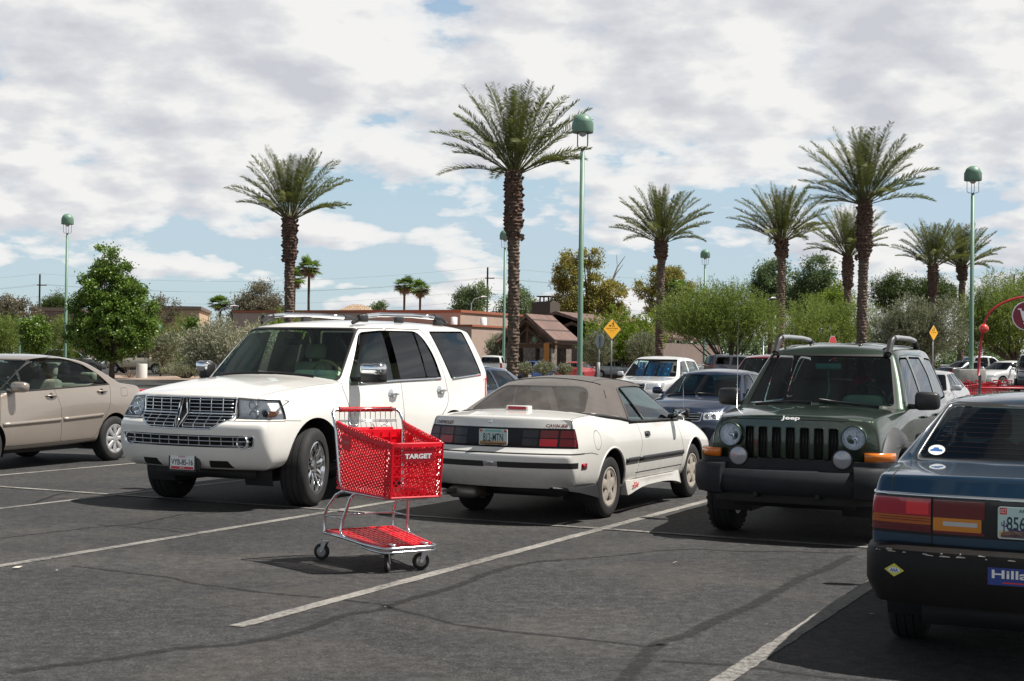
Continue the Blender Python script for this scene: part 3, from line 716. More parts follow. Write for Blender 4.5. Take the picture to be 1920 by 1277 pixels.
def tarstrip(pts, wd):
    bm = bmesh.new(); ly = bm.verts.layers.float.new('mid'); prev = None; n = len(pts)
    for i, p in enumerate(pts):
        d = (Vector(pts[min(i + 1, n - 1)]) - Vector(pts[max(i - 1, 0)])).normalized(); e = Vector((-d.y, d.x)); r = []
        for k, m_ in ((-1, 0), (-.35, 1), (.35, 1), (1, 0)):
            q = Vector(p) + e * wd * k; v = bm.verts.new((q.x, q.y, gz(q.x, q.y) + .003)); v[ly] = m_; r.append(v)
        if prev:
            for k in range(3): bm.faces.new((prev[k], r[k], r[k + 1], prev[k + 1]))
        prev = r
    return bm
def cracks():
    rng = random.Random(8)
    C = [([(130, 1062), (230, 1072), (330, 1085), (380, 1098), (470, 1108), (560, 1118), (640, 1124), (720, 1132), (780, 1152), (850, 1172), (950, 1185), (1060, 1195), (1150, 1205), (1215, 1212), (1250, 1208)], .035),
         ([(20, 1262), (110, 1247), (230, 1233), (330, 1217), (430, 1210), (520, 1195), (590, 1175), (640, 1155), (720, 1142), (760, 1126), (840, 1105), (900, 1080), (960, 1062), (1020, 1052), (1060, 1050)], .07),
         ([(1060, 1050), (1160, 1042), (1240, 1032), (1300, 1030), (1400, 1035), (1500, 1035), (1570, 1037), (1612, 1036)], .03),
         ([(1090, 1410), (1140, 1310), (1170, 1275), (1215, 1225), (1240, 1205), (1290, 1190), (1330, 1170), (1400, 1140), (1450, 1115), (1500, 1085), (1560, 1062), (1600, 1040)], .085),
         ([(1240, 1240), (1300, 1243), (1370, 1247), (1440, 1255), (1500, 1266), (1560, 1272), (1640, 1277)], .05),
         ([(180, 985), (240, 988), (300, 992), (350, 1000)], .03), ([(0, 1010), (80, 1000), (170, 990), (260, 982), (340, 965), (420, 960)], .035),
         ([(0, 952), (60, 945), (100, 930), (150, 918)], .05)]
    for pts, wd in C:
        g = [px2g(*p) for p in pts]; o = []
        for a, b in zip(g[:-1], g[1:]):
            for k in range(10): 
                q = a + (b - a) * k / 10; nn = noise.noise(Vector((q.x * 2, q.y * 2, 3))); o.append((q.x + nn * .035, q.y + nn * .045))
        bm = tarstrip(o, wd * .8 + .012); tag(ob('crack_sealant', bm, SEAL, smooth=False), kind='structure')
cracks()
# ------------------------------------------------------------------ white full-size suv
PEARL = paint('pearl_white_paint', (.80, .785, .745), dirt=.18, rough=.3, dirtz=(.95, .4), back=(.36, .35, .28))
def white_suv():
    root = empty('parked_suv', (-2.29, 16.85, 0), -2.02, 'white full-size suv with chrome grille, chrome mirrors and roof rails, parked behind the shopping cart', 'suv', scale=1.02)
    xs = [-2.62, -2.35, -1.98, -1.5, -1.05, -.45, .25, .86, 1.15, 1.52, 1.95, 2.22, 2.4]
    spec = dict(xs=xs, cabin=(0, 7), bow_f=.20, bow_r=.10, bow_ws=.20, bow_pow=2.6, rail_drop=.02, bulge=.02, roof_crown=.055, crown_pow=3.2,
        rows=[[(-2.45, .74, .44), (2.25, .72, .40)],
              [(-2.56, .93, .50), (-2, .98, .47), (1.9, .98, .44), (2.38, .90, .40)],
              [(-2.60, .95, .66), (-2, 1.0, .64), (0, .985, .62), (1.95, 1.005, .62), (2.50, .93, .56)],
              [(-2.62, .95, .92), (-2, 1.0, .90), (0, .985, .90), (1.9, 1.005, .90), (2.51, .92, .86)],
              [(-2.66, .94, 1.10), (0, .98, 1.09), (1.2, .985, 1.08), (1.95, .97, 1.02), (2.40, .89, .96)],
              [(-2.65, .92, 1.34), (-1.5, .95, 1.31), (.85, .955, 1.27), (1.5, .92, 1.235), (1.95, .88, 1.185), (2.40, .82, 1.125)]],
        crown=[(-3, 0), (.8, .085), (1.5, .075), (2.3, .045), (2.5, .02)],
        roof=[(-2.40, .73, 1.90), (-2.14, .745, 1.93), (-1.78, .75, 1.945), (-1.38, .75, 1.95), (-.98, .745, 1.945), (-.45, .735, 1.935), (.02, .735, 1.91), (.30, .735, 1.875)],
        crease=[('front', 5, 0, 0, .35), ('row', 5, 7, 12, .25), ('front', 4, 0, 0, .5), ('front', 3, 0, 0, .55), ('hoodline', 2, 8, 12, .5), ('ws', 0, 0, 0, .5), ('front', 0, 0, 0, .5)])
    B = Body(spec)
    well(B, root, 1.51, .42, .50, .45, None)
    well(B, root, -1.51, .42, .50, .45, None)
    for nm, poly in (('fdoor', [(.98, 1.24), (.86, .97), (.82, .55), (-.34, .55), (-.27, 1.22), (-.22, 1.60), (-.225, 1.885), (.30, 1.87), (.48, 1.72)]),
                     ('rdoor', [(-.34, .55), (-1.0, .55), (-1.10, .80), (-1.34, .96), (-1.42, 1.08), (-1.36, 1.25), (-1.22, 1.70), (-1.04, 1.89), (-.225, 1.885), (-.22, 1.60), (-.27, 1.22)])):
        B.sides(nm, rpoly(poly, .05)); B.strip('gap', rpoly(poly, .05), .009, closed=True)
    B.sides('trim', rpoly([(.86, 1.24), (.33, 1.83), (-.1, 1.86), (-.96, 1.87), (-1.17, 1.62), (-1.26, 1.29), (-.4, 1.27)], [.08, .08, .02, .15, .3, .03, .0]), ymin=.5)
    B.sides('fwin', rpoly([(.72, 1.275), (.31, 1.81), (-.14, 1.84), (-.11, 1.30)], [.04, .08, .03, .02]), ymin=.5)
    B.sides('rwin', rpoly([(-.28, 1.31), (-.29, 1.85), (-.83, 1.85), (-.88, 1.33)], [.02, .03, .03, .02]), ymin=.5)
    B.sides('vwin', rpoly([(-.915, 1.33), (-.875, 1.85), (-.97, 1.835), (-1.13, 1.60), (-1.20, 1.33)], [.02, .02, .08, .3, .02]), ymin=.5)
    B.sides('qtrim', rpoly([(-1.50, 1.29), (-1.22, 1.875), (-2.13, 1.895), (-2.37, 1.345)], [.05, .03, .05, .03]), ymin=.5)
    B.sides('qwin', rpoly([(-1.53, 1.315), (-1.26, 1.86), (-2.11, 1.875), (-2.335, 1.368)], [.05, .03, .05, .03]), ymin=.5)
    up = lambda c, n: c.x > -.1 and c.z > 1.2 and n.x > .25 and n.z > .12
    B.cut('wstrim', 'front', rpoly([(-.87, 1.275), (-.72, 1.88), (.72, 1.88), (.87, 1.275)], [.08, .06, .06, .08]), up)
    B.cut('ws', 'front', rpoly([(-.845, 1.30), (-.70, 1.862), (.70, 1.862), (.845, 1.30)], [.08, .06, .06, .08]), up)
    B.cut('rearglass', 'front', rpoly([(-.68, 1.36), (-.58, 1.84), (.58, 1.84), (.68, 1.36)], .08), lambda c, n: c.x < -2 and n.x < -.3)
    # lamps
    side_any = lambda c, n: c.x > 1.9 and abs(c.y) > .5
    B.cut('body', 'side', [(2.03, .905), (2.8, .905), (2.8, 1.125), (2.03, 1.125)], side_any)
    fr = lambda c, n: c.x > 2.03
    for s in (1, -1):
        B.cut('headlight%d' % s, 'front', [(s * .60, .925), (s * 1.1, .915), (s * 1.1, 1.09), (s * .85, 1.115), (s * .585, 1.13)], fr)
    GR = [(-.565, .925), (-.37, .815), (.37, .815), (.565, .925), (.575, 1.125), (-.575, 1.125)]
    B.cut('grillevoid', 'front', GR, fr)
    LG = rpoly([(-.80, .635), (.80, .635), (.82, .755), (-.82, .755)], .03)
    B.cut('lowervoid', 'front', LG, fr)
    B.strip('gap', [(-.60, .905), (-.575, 1.145), (.575, 1.145), (.60, .905)], .008, 'front', cond=lambda c, n: c.x > 2.1)
    B.strip('gap', [(1.80, .895), (2.06, .905)], .006); B.strip('gap', line((2.05, .90), (2.7, .90), 4), .007, cond=None)
    B.cut('gap', 'top', [(1.0, -2), (1.012, -2), (1.012, -.3), (1.0, -.3)], lambda c, n: False)
    for s in (1, -1): B.strip('gap', [(1.05, s * .90), (1.6, s * .865), (2.05, s * .80), (2.32, s * .745)], .007, 'top', cond=lambda c, n: n.z > .3 and c.z > 1)
    B.cut('hood', 'top', [(1.1, -.885), (1.6, -.86), (2.05, -.79), (2.7, -.70), (2.7, .70), (2.05, .79), (1.6, .86), (1.1, .885)], lambda c, n: n.z > .25 and c.z > 1.1 and c.x > 1.04 and c.x < 2.6)
    for s, a, b in ((1, .30, .56), (-1, -.56, -.30)):
        B.cut('intake', 'front', [(a, .425), (b, .425), (b - .03, .50), (a + .03, .50)], lambda c, n: c.x > 2 and n.x > 0)
    B.cut('bumper', 'side', [(2.02, .2), (3, .2), (3, .902), (2.02, .902)], lambda c, n: c.x > 1.5 and True) if False else None
    B.strip('gap', [(-2.12, .98), (-2.16, 1.10), (-2.02, 1.12), (-1.97, 1.0)], .004) if False else None
    doorp = {}
    B.part('body', ['body', 'gap', 'trim', 'qtrim', 'wstrim', 'intake'], [PEARL, GAP, BLACKP, BLACKP, BLACKP, DARK], root)
    B.part('hood', ['hood'], PEARL, root)
    for s in 'LR':
        for nm, win, vis in (('fdoor', 'fwin', G_SIDE), ('rdoor', 'rwin', G_DARK)):
            d = B.part('door', ['%s|%s' % (nm, s)], PEARL, root)
            B.part('window', ['%s|%s' % (win, s)], vis, d, inset=.006)
            if nm == 'rdoor': B.part('window', ['vwin|' + s], G_DARK, d, inset=.006)
            x, z = ((-.06, 1.13), (-1.22, 1.155))[nm == 'rdoor']
            bm = bmesh.new(); lathe(bm, [(.001, .0), (.052, .003), (.062, .0)], 24, 'Z', Matrix.Translation(B.P(s, x + .04, z, .001)) @ Matrix.Rotation(R(-90 if s == 'L' else 90), 4, 'X'))
            p = B.P(s, x, z); sg = 1 if s == 'L' else -1
            tube(bm, [B.P(s, x - .085, z, .0), B.P(s, x - .06, z + .005, .035), B.P(s, x + .0, z + .007, .042), B.P(s, x + .06, z + .005, .035), B.P(s, x + .085, z, .0)], [.016, .02, .021, .02, .016], 8, flat=.7)
            ob('handle', bm, CHROME, d)
        B.part('window', ['qwin|' + s], G_DARK, root, inset=.005)
        bm = bmesh.new(); B.band(s, lines([(.64, 1.262), (-.3, 1.29), (-1.23, 1.306)], 8), .032, .012, bm); B.band(s, lines([(-1.53, 1.30), (-2.345, 1.35)], 6), .028, .01, bm)
        ob('chrome_moulding', bm, CHROME, root)
        bm = bmesh.new(); B.band(s, lines([(.80, .53), (-.98, .53)], 8), .05, .012, bm); ob('rocker_moulding', bm, CHROME, root)
        # rails
        sy = 1 if s == 'L' else -1; bm = bmesh.new()
        pts = [(x, sy * y, z) for x, y, z in ((.02, .64, 2.015), (-.3, .655, 2.045), (-1.0, .66, 2.06), (-1.55, .655, 2.055))]
        tube(bm, pts, .03, 10, flat=1.0); 
        for v in bm.verts: v.co.y = sy * .655 + (v.co.y - sy * .655) * .8
        rl = ob('roof_rail', bm, CHROME, root)
        bm = bmesh.new()
        for a, b in (((.26, .62, 1.935), (.02, .64, 2.015)), ((-1.90, .65, 1.985), (-1.55, .655, 2.055))):
            tube(bm, [(a[0], sy * a[1], a[2]), ((a[0] * .5 + b[0] * .5), sy * b[1], (a[2] + b[2]) / 2 + .022), (b[0], sy * b[1], b[2])], [.022, .042, .038], 8)
            xx = a[0] * .35 + b[0] * .65; box(bm, xx - .09, xx + .09, sy * .655 - .03, sy * .655 + .03, 1.95, 2.03, .015)
            ob('rail_end_cap', bm, BLACKP, rl); bm = bmesh.new()
        box(bm, -.80, -.62, sy * .655 - .02, sy * .655 + .02, 1.96, 2.04, .01); ob('rail_foot', bm, BLACKP, rl)
    B.part('windshield', ['ws'], G_WS, root, inset=.006)
    B.part('rear_window', ['rearglass'], G_DARK, root, inset=.004)
    # grille
    B.part('grille_backing', ['grillevoid'], DARK, root, inset=.035)
    bm = bmesh.new(); g2 = [(a * .985, b) for a, b in GR]
    for (u0, u1) in ((-.57, -.055), (.055, .57)):
        lines_grid(B, 'F', u0, u1, .975, 1.12, 4, 4, .0055, .004, bm, g2); lines_grid(B, 'F', u0, u1, .822, .955, 4, 4, .0055, .004, bm, g2)
    tube(bm, [B.P('F', u, .967, .010) for u in np.linspace(-.57, .57, 24)], .012, 8)
    gr = ob('grille', bm, CHROME, root)
    bm = bmesh.new(); tube(bm, [B.P('F', u, v, -.004) for u, v in lines(GR + GR[:1], 8)[:-1]], .010, 6, closed=True); ob('grille_frame', bm, CHROME, gr)
    bm = bmesh.new()
    for s in (1, -1): tube(bm, [B.P('F', s * .012, .83, .02), B.P('F', s * .045, .90, .03), B.P('F', s * .055, .97, .034), B.P('F', s * .045, 1.05, .03), B.P('F', s * .03, 1.125, .022)], [.006, .010, .012, .010, .008], 8)
    tube(bm, [B.P('F', 0, .84, .02), B.P('F', 0, 1.12, .03)], .007, 6); ob('emblem', bm, CHROME, gr)
    bm = bmesh.new(); box(bm, 0, .001, -.05, .05, 0, .001) if False else None
    pv = [B.P('F', s * a, z, .004) for s, a, z in ((-1, .05, .84), (1, .05, .84), (1, .05, 1.12), (-1, .05, 1.12))]; bm.faces.new([bm.verts.new(p) for p in pv]); ob('emblem_backing', bm, DARK, gr)
    B.part('lower_grille_backing', ['lowervoid'], DARK, root, inset=.03)
    bm = bmesh.new(); lines_grid(B, 'F', -.86, .86, .632, .765, 14, 3, .0065, .0, bm, LG); lg = ob('lower_grille', bm, mat('satin_chrome', (.55, .56, .58), rough=.3, metal=1), root)
    bm = bmesh.new(); tube(bm, [B.P('F', u, v, .0) for u, v in LG], .008, 6, closed=True); ob('grille_frame', bm, CHROME, lg)
    for s in (1, -1):
        h = B.part('headlight', ['headlight%d' % s], G_CLEAR, root, inset=-.001)
        q = B.part('lamp_housing', ['headlight%d' % s], REFL, h, inset=.03)
        bm = bmesh.new()
        for (y, z, r_) in ((.72, 1.06, .045), (.74, .965, .05), (.84, .972, .047)):
            p = B.P('F', s * y, z, -.03); M = Matrix.Translation(p) @ Matrix.Rotation(R(90), 4, 'Y'); lathe(bm, [(.001, -.01), (r_ * .6, .0), (r_, .022), (r_ * 1.1, .01)], 20, 'Z', M, 0)
        ob('bulb_bowl', bm, CHROME, h)
        bm = bmesh.new(); p = B.P('F', s * .84, .972, -.015); M = Matrix.Translation(p) @ Matrix.Rotation(R(90), 4, 'Y'); lathe(bm, [(.001, .015), (.02, .012), (.032, 0)], 18, 'Z', M); ob('projector', bm, SMOKE, h)
        bm = bmesh.new(); prism(bm, [(s * .885, .945), (s * .935, .945), (s * .935, .995), (s * .885, 1.0)], -.02, -.006, lambda u, v, d: B.P('F', u, v, d)); fixn(bm); ob('turn_signal', bm, AMBER, h)
        bm = bmesh.new(); pp = rpoly([(s * .60, .925), (s * .925, .917), (s * .925, 1.10), (s * .585, 1.128)], .01, 2)
        tube(bm, [B.P('F', u, v, .0) for u, v in lines(pp + pp[:1], 3)[:-1]], .005, 5, closed=True); ob('lamp_gasket', bm, TRIM, h)
        bm = bmesh.new(); M = Matrix.Translation(B.P('F', s * .70, .694, -.005)) @ Matrix.Rotation(R(90), 4, 'Y')
        lathe(bm, [(.055, .0), (.062, .012), (.068, .008), (.069, -.03)], 24, 'Z', M, 0); lathe(bm, [(.001, -.02), (.05, .003)], 20, 'Z', M, 1)
        fixn(bm); ob('fog_light', bm, [CHROME, SMOKE], root)
        bm = bmesh.new(); prism(bm, rpoly([(s * .82, .95), (s * .93, .95), (s * .93, 1.30), (s * .84, 1.36)], .03), -.02, .012, lambda u, v, d: B.P('B', u, v, d)); fixn(bm); ob('taillight', bm, REDB, root)
        bm = bmesh.new(); prism(bm, rpoly([(-2.60, .98), (-2.42, 1.0), (-2.47, 1.33), (-2.60, 1.33)], .03), -.02, .010, lambda u, v, d: B.P('L' if s > 0 else 'R', u, v, d)); fixn(bm); ob('taillight', bm, REDB, root)
        m = mirror_obj(root, B, 'L' if s > 0 else 'R', .70, 1.34, (.17, .27 if s > 0 else .17, .22), BLACKP, .11 if s > 0 else .05)
        p = B.P('L' if s > 0 else 'R', .70, 1.34); bm = bmesh.new(); box(bm, .70 - .06, .70 + .095, p.y + s * (.12 if s > 0 else .06), p.y + s * (.395 if s > 0 else .235), 1.36, 1.487, .04); ob('mirror_cap', bm, CHROME, m)
    # licence plate
    pf = lambda u, v, d: Vector((B.P('F', .04, .50).x + .014 + d, .02 + u, .475 + v))
    plate(root, pf, 'VYB-85-16', .30, .15, (.78, .80, .80), (.015, .015, .015), frame=BLACKP, ctext=.058, tw=.27,
          extra=[(mat('plate_red', (.55, .03, .04), rough=.5), [[(-.14, -.072), (.14, -.072), (.14, -.046), (-.14, -.046)], ('text', 'SONORA', .016, 0, .052, .09)]), (WHITE_SIGN, [('text', 'MEXICO', .014, 0, -.059, .06)])])
    bm = bmesh.new(); x0 = B.P('F', .04, .50).x; box(bm, x0 - .03, x0 + .006, -.15, .225, .388, .565, .02); ob('plate_bracket', bm, BLACKP, root)
    # wheels
    CH = mat('chrome_wheel', (.72, .74, .76), rough=.12, metal=1)
    wheel(root, 1.51, .99, .405, .275, .262, 'multi', .24, CH); wheel(root, 1.51, -.99, .405, .275, .262, 'multi', .24, CH)
    wheel(root, -1.51, .99, .405, .275, .262, 'multi', 0, CH); wheel(root, -1.51, -.99, .405, .275, .262, 'multi', 0, CH)
    # inside
    bm = bmesh.new(); box(bm, .78, 1.04, -.80, .80, 1.10, 1.30, .03); box(bm, .44, .86, -.76, .76, 1.02, 1.345, .07); box(bm, .42, .60, -.74, .74, .7, 1.20, .05); M = None
    box(bm, .44, .74, .14, .62, 1.30, 1.40, .05); ob('dashboard', bm, mat('cream_dash', (.75, .74, .55), rough=.7, var=.05), root)
    for y in (.40, -.40): seat(root, -.15, y, .88, INT_TAN)
    for y in (.40, -.40): seat(root, -1.05, y, .88, INT_TAN)
    steering(root, .40, .40, 1.33, mat('wood_leather_wheel', (.34, .24, .13), rough=.4))
    bm = bmesh.new(); box(bm, .70, .74, -.14, .12, 1.66, 1.73, .02, M=Matrix.Translation((-.22, 0, .02))); ob('rear_view_mirror', bm, BLACKP, root)
    bm = bmesh.new(); box(bm, .80, .805, .48, .60, 1.34, 1.40); ob('paper_tag', bm, WHITE_SIGN, root)
    wiper(root, B, [(1.02, .62), (1.04, .3), (1.05, -.08)]); wiper(root, B, [(1.06, -.05), (1.05, -.3), (1.02, -.62)])
    bm = bmesh.new(); box(bm, -2.3, 2.1, -.6, .6, .30, .42); ob('chassis', bm, TRIM, root)
    return root
white_suv()
# ------------------------------------------------------------------ white convertible
def fabric(name, col):
    m = bpy.data.materials.new(name); m.use_nodes = True; t = m.node_tree; b = t.nodes['Principled BSDF']; L = t.links.new
    tc = N(t, 'ShaderNodeTexCoord'); n = N(t, 'ShaderNodeTexNoise', i_Scale=3.0, i_Detail=8.0, i_Roughness=.65); L(tc.outputs['Object'], n.inputs['Vector'])
    f = N(t, 'ShaderNodeTexNoise', i_Scale=500.0, i_Detail=1.0); L(tc.outputs['Object'], f.inputs['Vector'])
    r = ramp(t, [(.3, tuple(c * .75 for c in col)), (.55, col), (.75, tuple(c * 1.35 for c in col))], n.outputs[0]); L(r.outputs[0], b.inputs['Base Color']); b.inputs['Roughness'].default_value = .9
    b.inputs['Sheen Weight'].default_value = .3
    w2 = N(t, 'ShaderNodeTexNoise', i_Scale=5.0, i_Detail=2.0); L(tc.outputs['Object'], w2.inputs['Vector'])
    ad = N(t, 'ShaderNodeMath', operation='MULTIPLY_ADD'); L(w2.outputs[0], ad.inputs[0]); ad.inputs[1].default_value = 6.0; L(f.outputs[0], ad.inputs[2])
    bu = N(t, 'ShaderNodeBump', i_Strength=.5, i_Distance=.004); L(ad.outputs[0], bu.inputs['Height']); L(bu.outputs[0], b.inputs['Normal']); return m
OLDW = paint('aged_white_paint', (.74, .735, .70), dirt=.85, rough=.38, dirtz=(.62, .25))
def convertible():
    root = empty('parked_convertible', (.847, 15.86, 0), 1.1184, 'white two-door convertible with worn grey fabric top, seen from behind next to the shopping cart', 'convertible')
    xs = [-2.38, -2.16, -1.86, -1.56, -1.2, -.72, -.2, .35, .84, 1.15, 1.5, 1.9, 2.2]
    spec = dict(xs=xs, cabin=(3, 8), bow_f=.22, bow_r=.16, bow_ws=.16, bow_bl=.13, bow_pow=2.8, rail_drop=.012, bulge=.015, roof_crown=.06, crown_pow=2.4, ts=[.08, .5, .9, 1.0],
        rows=[[(-2.22, .66, .34), (2.1, .66, .25)],
              [(-2.22, .76, .345), (-1.9, .80, .33), (-.9, .80, .27), (.85, .80, .27), (1.9, .80, .25), (2.2, .74, .26)],
              [(-2.385, .79, .50), (-1.9, .835, .48), (-.7, .83, .45), (0, .83, .45), (1.3, .845, .45), (2.28, .76, .42)],
              [(-2.40, .79, .66), (-1.9, .84, .665), (-.6, .845, .66), (0, .845, .66), (1.3, .85, .66), (2.28, .76, .58)],
              [(-2.33, .80, .74), (-1.8, .845, .80), (0, .845, .80), (1.3, .83, .77), (2.2, .76, .66)],
              [(-2.27, .745, 1.0), (-1.7, .765, 1.04), (-1.0, .785, .985), (-.4, .79, .94), (.8, .785, .925), (1.5, .73, .87), (2.12, .68, .76)]],
        crown=[(-2.4, .025), (-1.6, .05), (.8, .07), (2, .04)],
        roof=[(-1.10, .52, 1.30), (-.92, .545, 1.345), (-.68, .56, 1.365), (-.36, .56, 1.36), (-.03, .555, 1.34), (.19, .545, 1.312)],
        crease=[('rear', 3, 0, 0, .6), ('rear', 5, 0, 0, .5), ('row', 5, 0, 3, .3), ('rear', 4, 0, 0, .4), ('ws', 0, 0, 0, .4), ('rear', 1, 0, 0, .4)])
    B = Body(spec)
    well(B, root, 1.285, .33, .375, .45, OLDW, .012); well(B, root, -1.285, .33, .375, .45, OLDW, .012)
    TOPF = fabric('soft_top_fabric', (.100, .084, .075))
    anyc = lambda c, n: c.z > .93
    B.sides('door', [(-.55, .935), (-.48, .72), (-.60, .335), (.80, .335), (.84, .60), (.70, .915)]); B.strip('gap', [(-.55, .935), (-.48, .72), (-.60, .335), (.80, .335), (.84, .60), (.70, .915)], .007, closed=True)
    B.sides('trim', rpoly([(-.78, .925), (-.64, 1.34), (.20, 1.36), (.88, .925)], .01), ymin=.35)
    B.cut('softtop', 'side', [(-1.80, 1.10), (-1.62, 1.065), (-1.30, 1.035), (-1.0, 1.012), (-.76, .972), (-.65, 1.285), (-.5, 1.31), (-.1, 1.318), (.15, 1.305), (.17, 1.6), (-1.7, 1.6)], anyc)
    B.sides('qglass', rpoly([(-.75, .955), (-.64, 1.285), (-.60, 1.293), (-.33, .955)], .01), ymin=.35)
    B.sides('dglass', rpoly([(-.29, .955), (-.56, 1.297), (-.1, 1.302), (.12, 1.288), (.74, .955)], [.01, .01, .02, .03, .02]), ymin=.35)
    bk = lambda c, n: c.x < -.95 and c.z > 1.03 and n.x < -.15
    B.cut('backseam', 'front', rpoly([(-.635, 1.06), (.635, 1.06), (.50, 1.315), (-.50, 1.315)], [.03, .03, .16, .16]), bk)
    B.cut('back', 'front', rpoly([(-.615, 1.072), (.615, 1.072), (.485, 1.303), (-.485, 1.303)], [.03, .03, .15, .15]), bk)
    fw = lambda c, n: c.x > 0 and c.z > .9 and n.x > .2 and n.z > .15
    B.cut('wstrim', 'front', rpoly([(-.70, .965), (-.54, 1.305), (.54, 1.305), (.70, .965)], .05), fw); B.cut('ws', 'front', rpoly([(-.67, .985), (-.515, 1.28), (.515, 1.28), (.67, .985)], .05), fw)
    rr = lambda c, n: c.x < -2.0 and n.x < .2
    TP = rpoly([(-.86, .735), (.86, .735), (.86, .84), (.80, .925), (-.80, .925), (-.86, .84)], [.0, .0, .02, .04, .04, .02])
    B.cut('body', 'side', [(-2.8, .5), (-2.12, .5), (-2.12, 1.0), (-2.8, 1.0)], lambda c, n: c.x < -1.9)
    B.cut('tailpanel', 'front', TP, lambda c, n: c.x < -2.12)
    for s in (1, -1):
        for nm, a, b in (('lensA', .655, .83), ('lensB', .47, .635), ('lensC', .30, .45)):
            for z0, z1 in ((.755, .825), (.835, .905)):
                B.cut(nm + ('hi' if z0 > .8 else '') + str(s), 'front', rpoly([(s * a, z0), (s * b, z0), (s * (b if nm != 'lensA' or z0 < .8 else .80), z1), (s * a, z1)], .008), lambda c, n: c.x < -2.12)
    B.cut('band', 'front', [(-.9, .545), (-.075, .545), (-.075, .602), (-.9, .602)], lambda c, n: c.x < -2.12)
    B.cut('band', 'front', [(.075, .545), (.9, .545), (.9, .602), (.075, .602)], lambda c, n: c.x < -2.12)
    B.cut('gap', 'front', [(-.9, .676), (.9, .676), (.9, .690), (-.9, .690)], lambda c, n: c.x < -2.0 and n.x < .3)
    B.strip('gap', [(-2.25, .683), (-1.85, .683), (-1.70, .66)], .008)
    B.strip('gap', [(.745, .93), (.74, 1.02)], .007, 'front', cond=lambda c, n: c.x < -2.1); B.strip('gap', [(-.745, .93), (-.74, 1.02)], .007, 'front', cond=lambda c, n: c.x < -2.1)
    for s in (1, -1): B.strip('gap', [(-2.34, s * .735), (-1.9, s * .715), (-1.62, s * .70)], .007, 'top', cond=lambda c, n: n.z > .4 and c.z > .95)
    B.strip('gap', circ(-1.69, .80, .085, 22, ry=.095), .006, closed=True)
    B.strip('gap', [(-.62, .41), (.82, .41)], .012)
    B.sides('hood', [(0, 0), (.001, 0), (0, .001)], 5) if False else None
    B.part('body', ['body', 'gap', 'trim', 'wstrim', 'band', 'tailpanel'], [OLDW, GAP, BLACKP, BLACKP, BLACKP, mat('tail_panel_black', (.008, .007, .008), rough=.22, spec=.3)], root)
    st = B.part('soft_top', ['softtop', 'backseam'], [TOPF, mat('top_seam', (.035, .033, .032), rough=.8)], root)
    B.part('rear_window', ['back'], glass('clouded_vinyl', (.40, .37, .36), 1.45, dust=.26, rough=.12), root, inset=.002)
    B.part('windshield', ['ws'], G_WS, root, inset=.003)
    for nm, m in (('lensA', DRED), ('lensAhi', DRED), ('lensB', RED), ('lensBhi', DRED), ('lensC', SMOKE), ('lensChi', SMOKE)):
        for q in ('1', '-1'): B.part('taillight', [nm + q], m, root, inset=-.002)
    for s in 'LR':
        sg = 1 if s == 'L' else -1
        d = B.part('door', ['door|' + s], OLDW, root)
        B.part('window', ['dglass|' + s], G_SIDEC, d, inset=.004); B.part('window', ['qglass|' + s], G_SIDEC, root, inset=.004)
        bm = bmesh.new(); prism(bm, rpoly([(-.385, .785), (-.255, .785), (-.255, .83), (-.30, .838), (-.385, .835)], .01), -.01, .014, lambda u, v, dd: B.P(s, u, v, dd)); fixn(bm); ob('handle', bm, BLACKP, d)
        bm = bmesh.new(); B.band(s, line((-.55, .555), (.84, .555), 10), .05, .016, bm); ob('side_moulding', bm, BLACKP, d)
        bm = bmesh.new(); B.band(s, line((-.93, .555), (-.57, .555), 5), .05, .016, bm); ob('side_moulding', bm, BLACKP, root)
        bm = bmesh.new(); B.band(s, lines([(-1.62, 1.05), (-1.3, 1.02), (-1.0, .995), (-.68, .955), (-.3, .942), (.3, .936), (.86, .925)], 5), .028, .014, bm); ob('belt_moulding', bm, TRIM, root)
        bm = bmesh.new(); tube(bm, [B.P(s, -.31, .955, .004), B.P(s, -.45, 1.12, .004), B.P(s, -.585, 1.29, .004)], .011, 6); ob('window_divider', bm, BLACKP, root)
        # flared ground skirt
        bm = bmesh.new(); path = bez([(-.86, sg * .80), (-.80, sg * .845), (0, sg * .835), (.75, sg * .845), (.80, sg * .80)], 6)
        pr = []
        for (x, y) in path:
            t = abs((x + .03) / .83); dn = .27 - .075 * t ** 3; o = .0 + .022 * t ** 3
            pr.append([bm.verts.new((x, y - sg * .02, .345)), bm.verts.new((x, y + sg * .002, .34)), bm.verts.new((x, y + sg * o, dn + .05)), bm.verts.new((x, y + sg * (o + .012), dn)), bm.verts.new((x, y - sg * .05, dn))])
        for A, Q in zip(pr[:-1], pr[1:]):
            for k in range(5): bm.faces.new((A[k], A[(k + 1) % 5], Q[(k + 1) % 5], Q[k]))
        bm.faces.new(pr[0]); bm.faces.new(pr[-1]); fixn(bm); sk = ob('side_skirt', bm, OLDW, root, angle=40)
        bm = bmesh.new(); add_text(bm, 'Z24', .055, lambda u, v, dd: Vector((-.70 + (-u if sg > 0 else u), sg * (.852 + dd + max(0, (-.70 + u + .03)) * 0), .292 + v)), .006, bold=.03, width=.17, shear=.25); ob('badge', bm, REDB, sk, smooth=False)
        mirror_obj(root, B, s, .62, .985, (.09, .19, .12), BLACKP, .05, rnd=.02)
        bm = bmesh.new(); prism(bm, rpoly([(-2.06, .535), (-1.95, .535), (-1.95, .59), (-2.06, .59)], .006), -.01, .006, lambda u, v, dd: B.P(s, u, v, dd)); fixn(bm); ob('side_marker', bm, RED, root)
        # stylised rear skirt corner
        bm = bmesh.new(); pth = [(-1.68, sg * .82), (-1.9, sg * .825), (-2.1, sg * .80), (-2.22, sg * .74), (-2.28, sg * .62)]
        pr = []
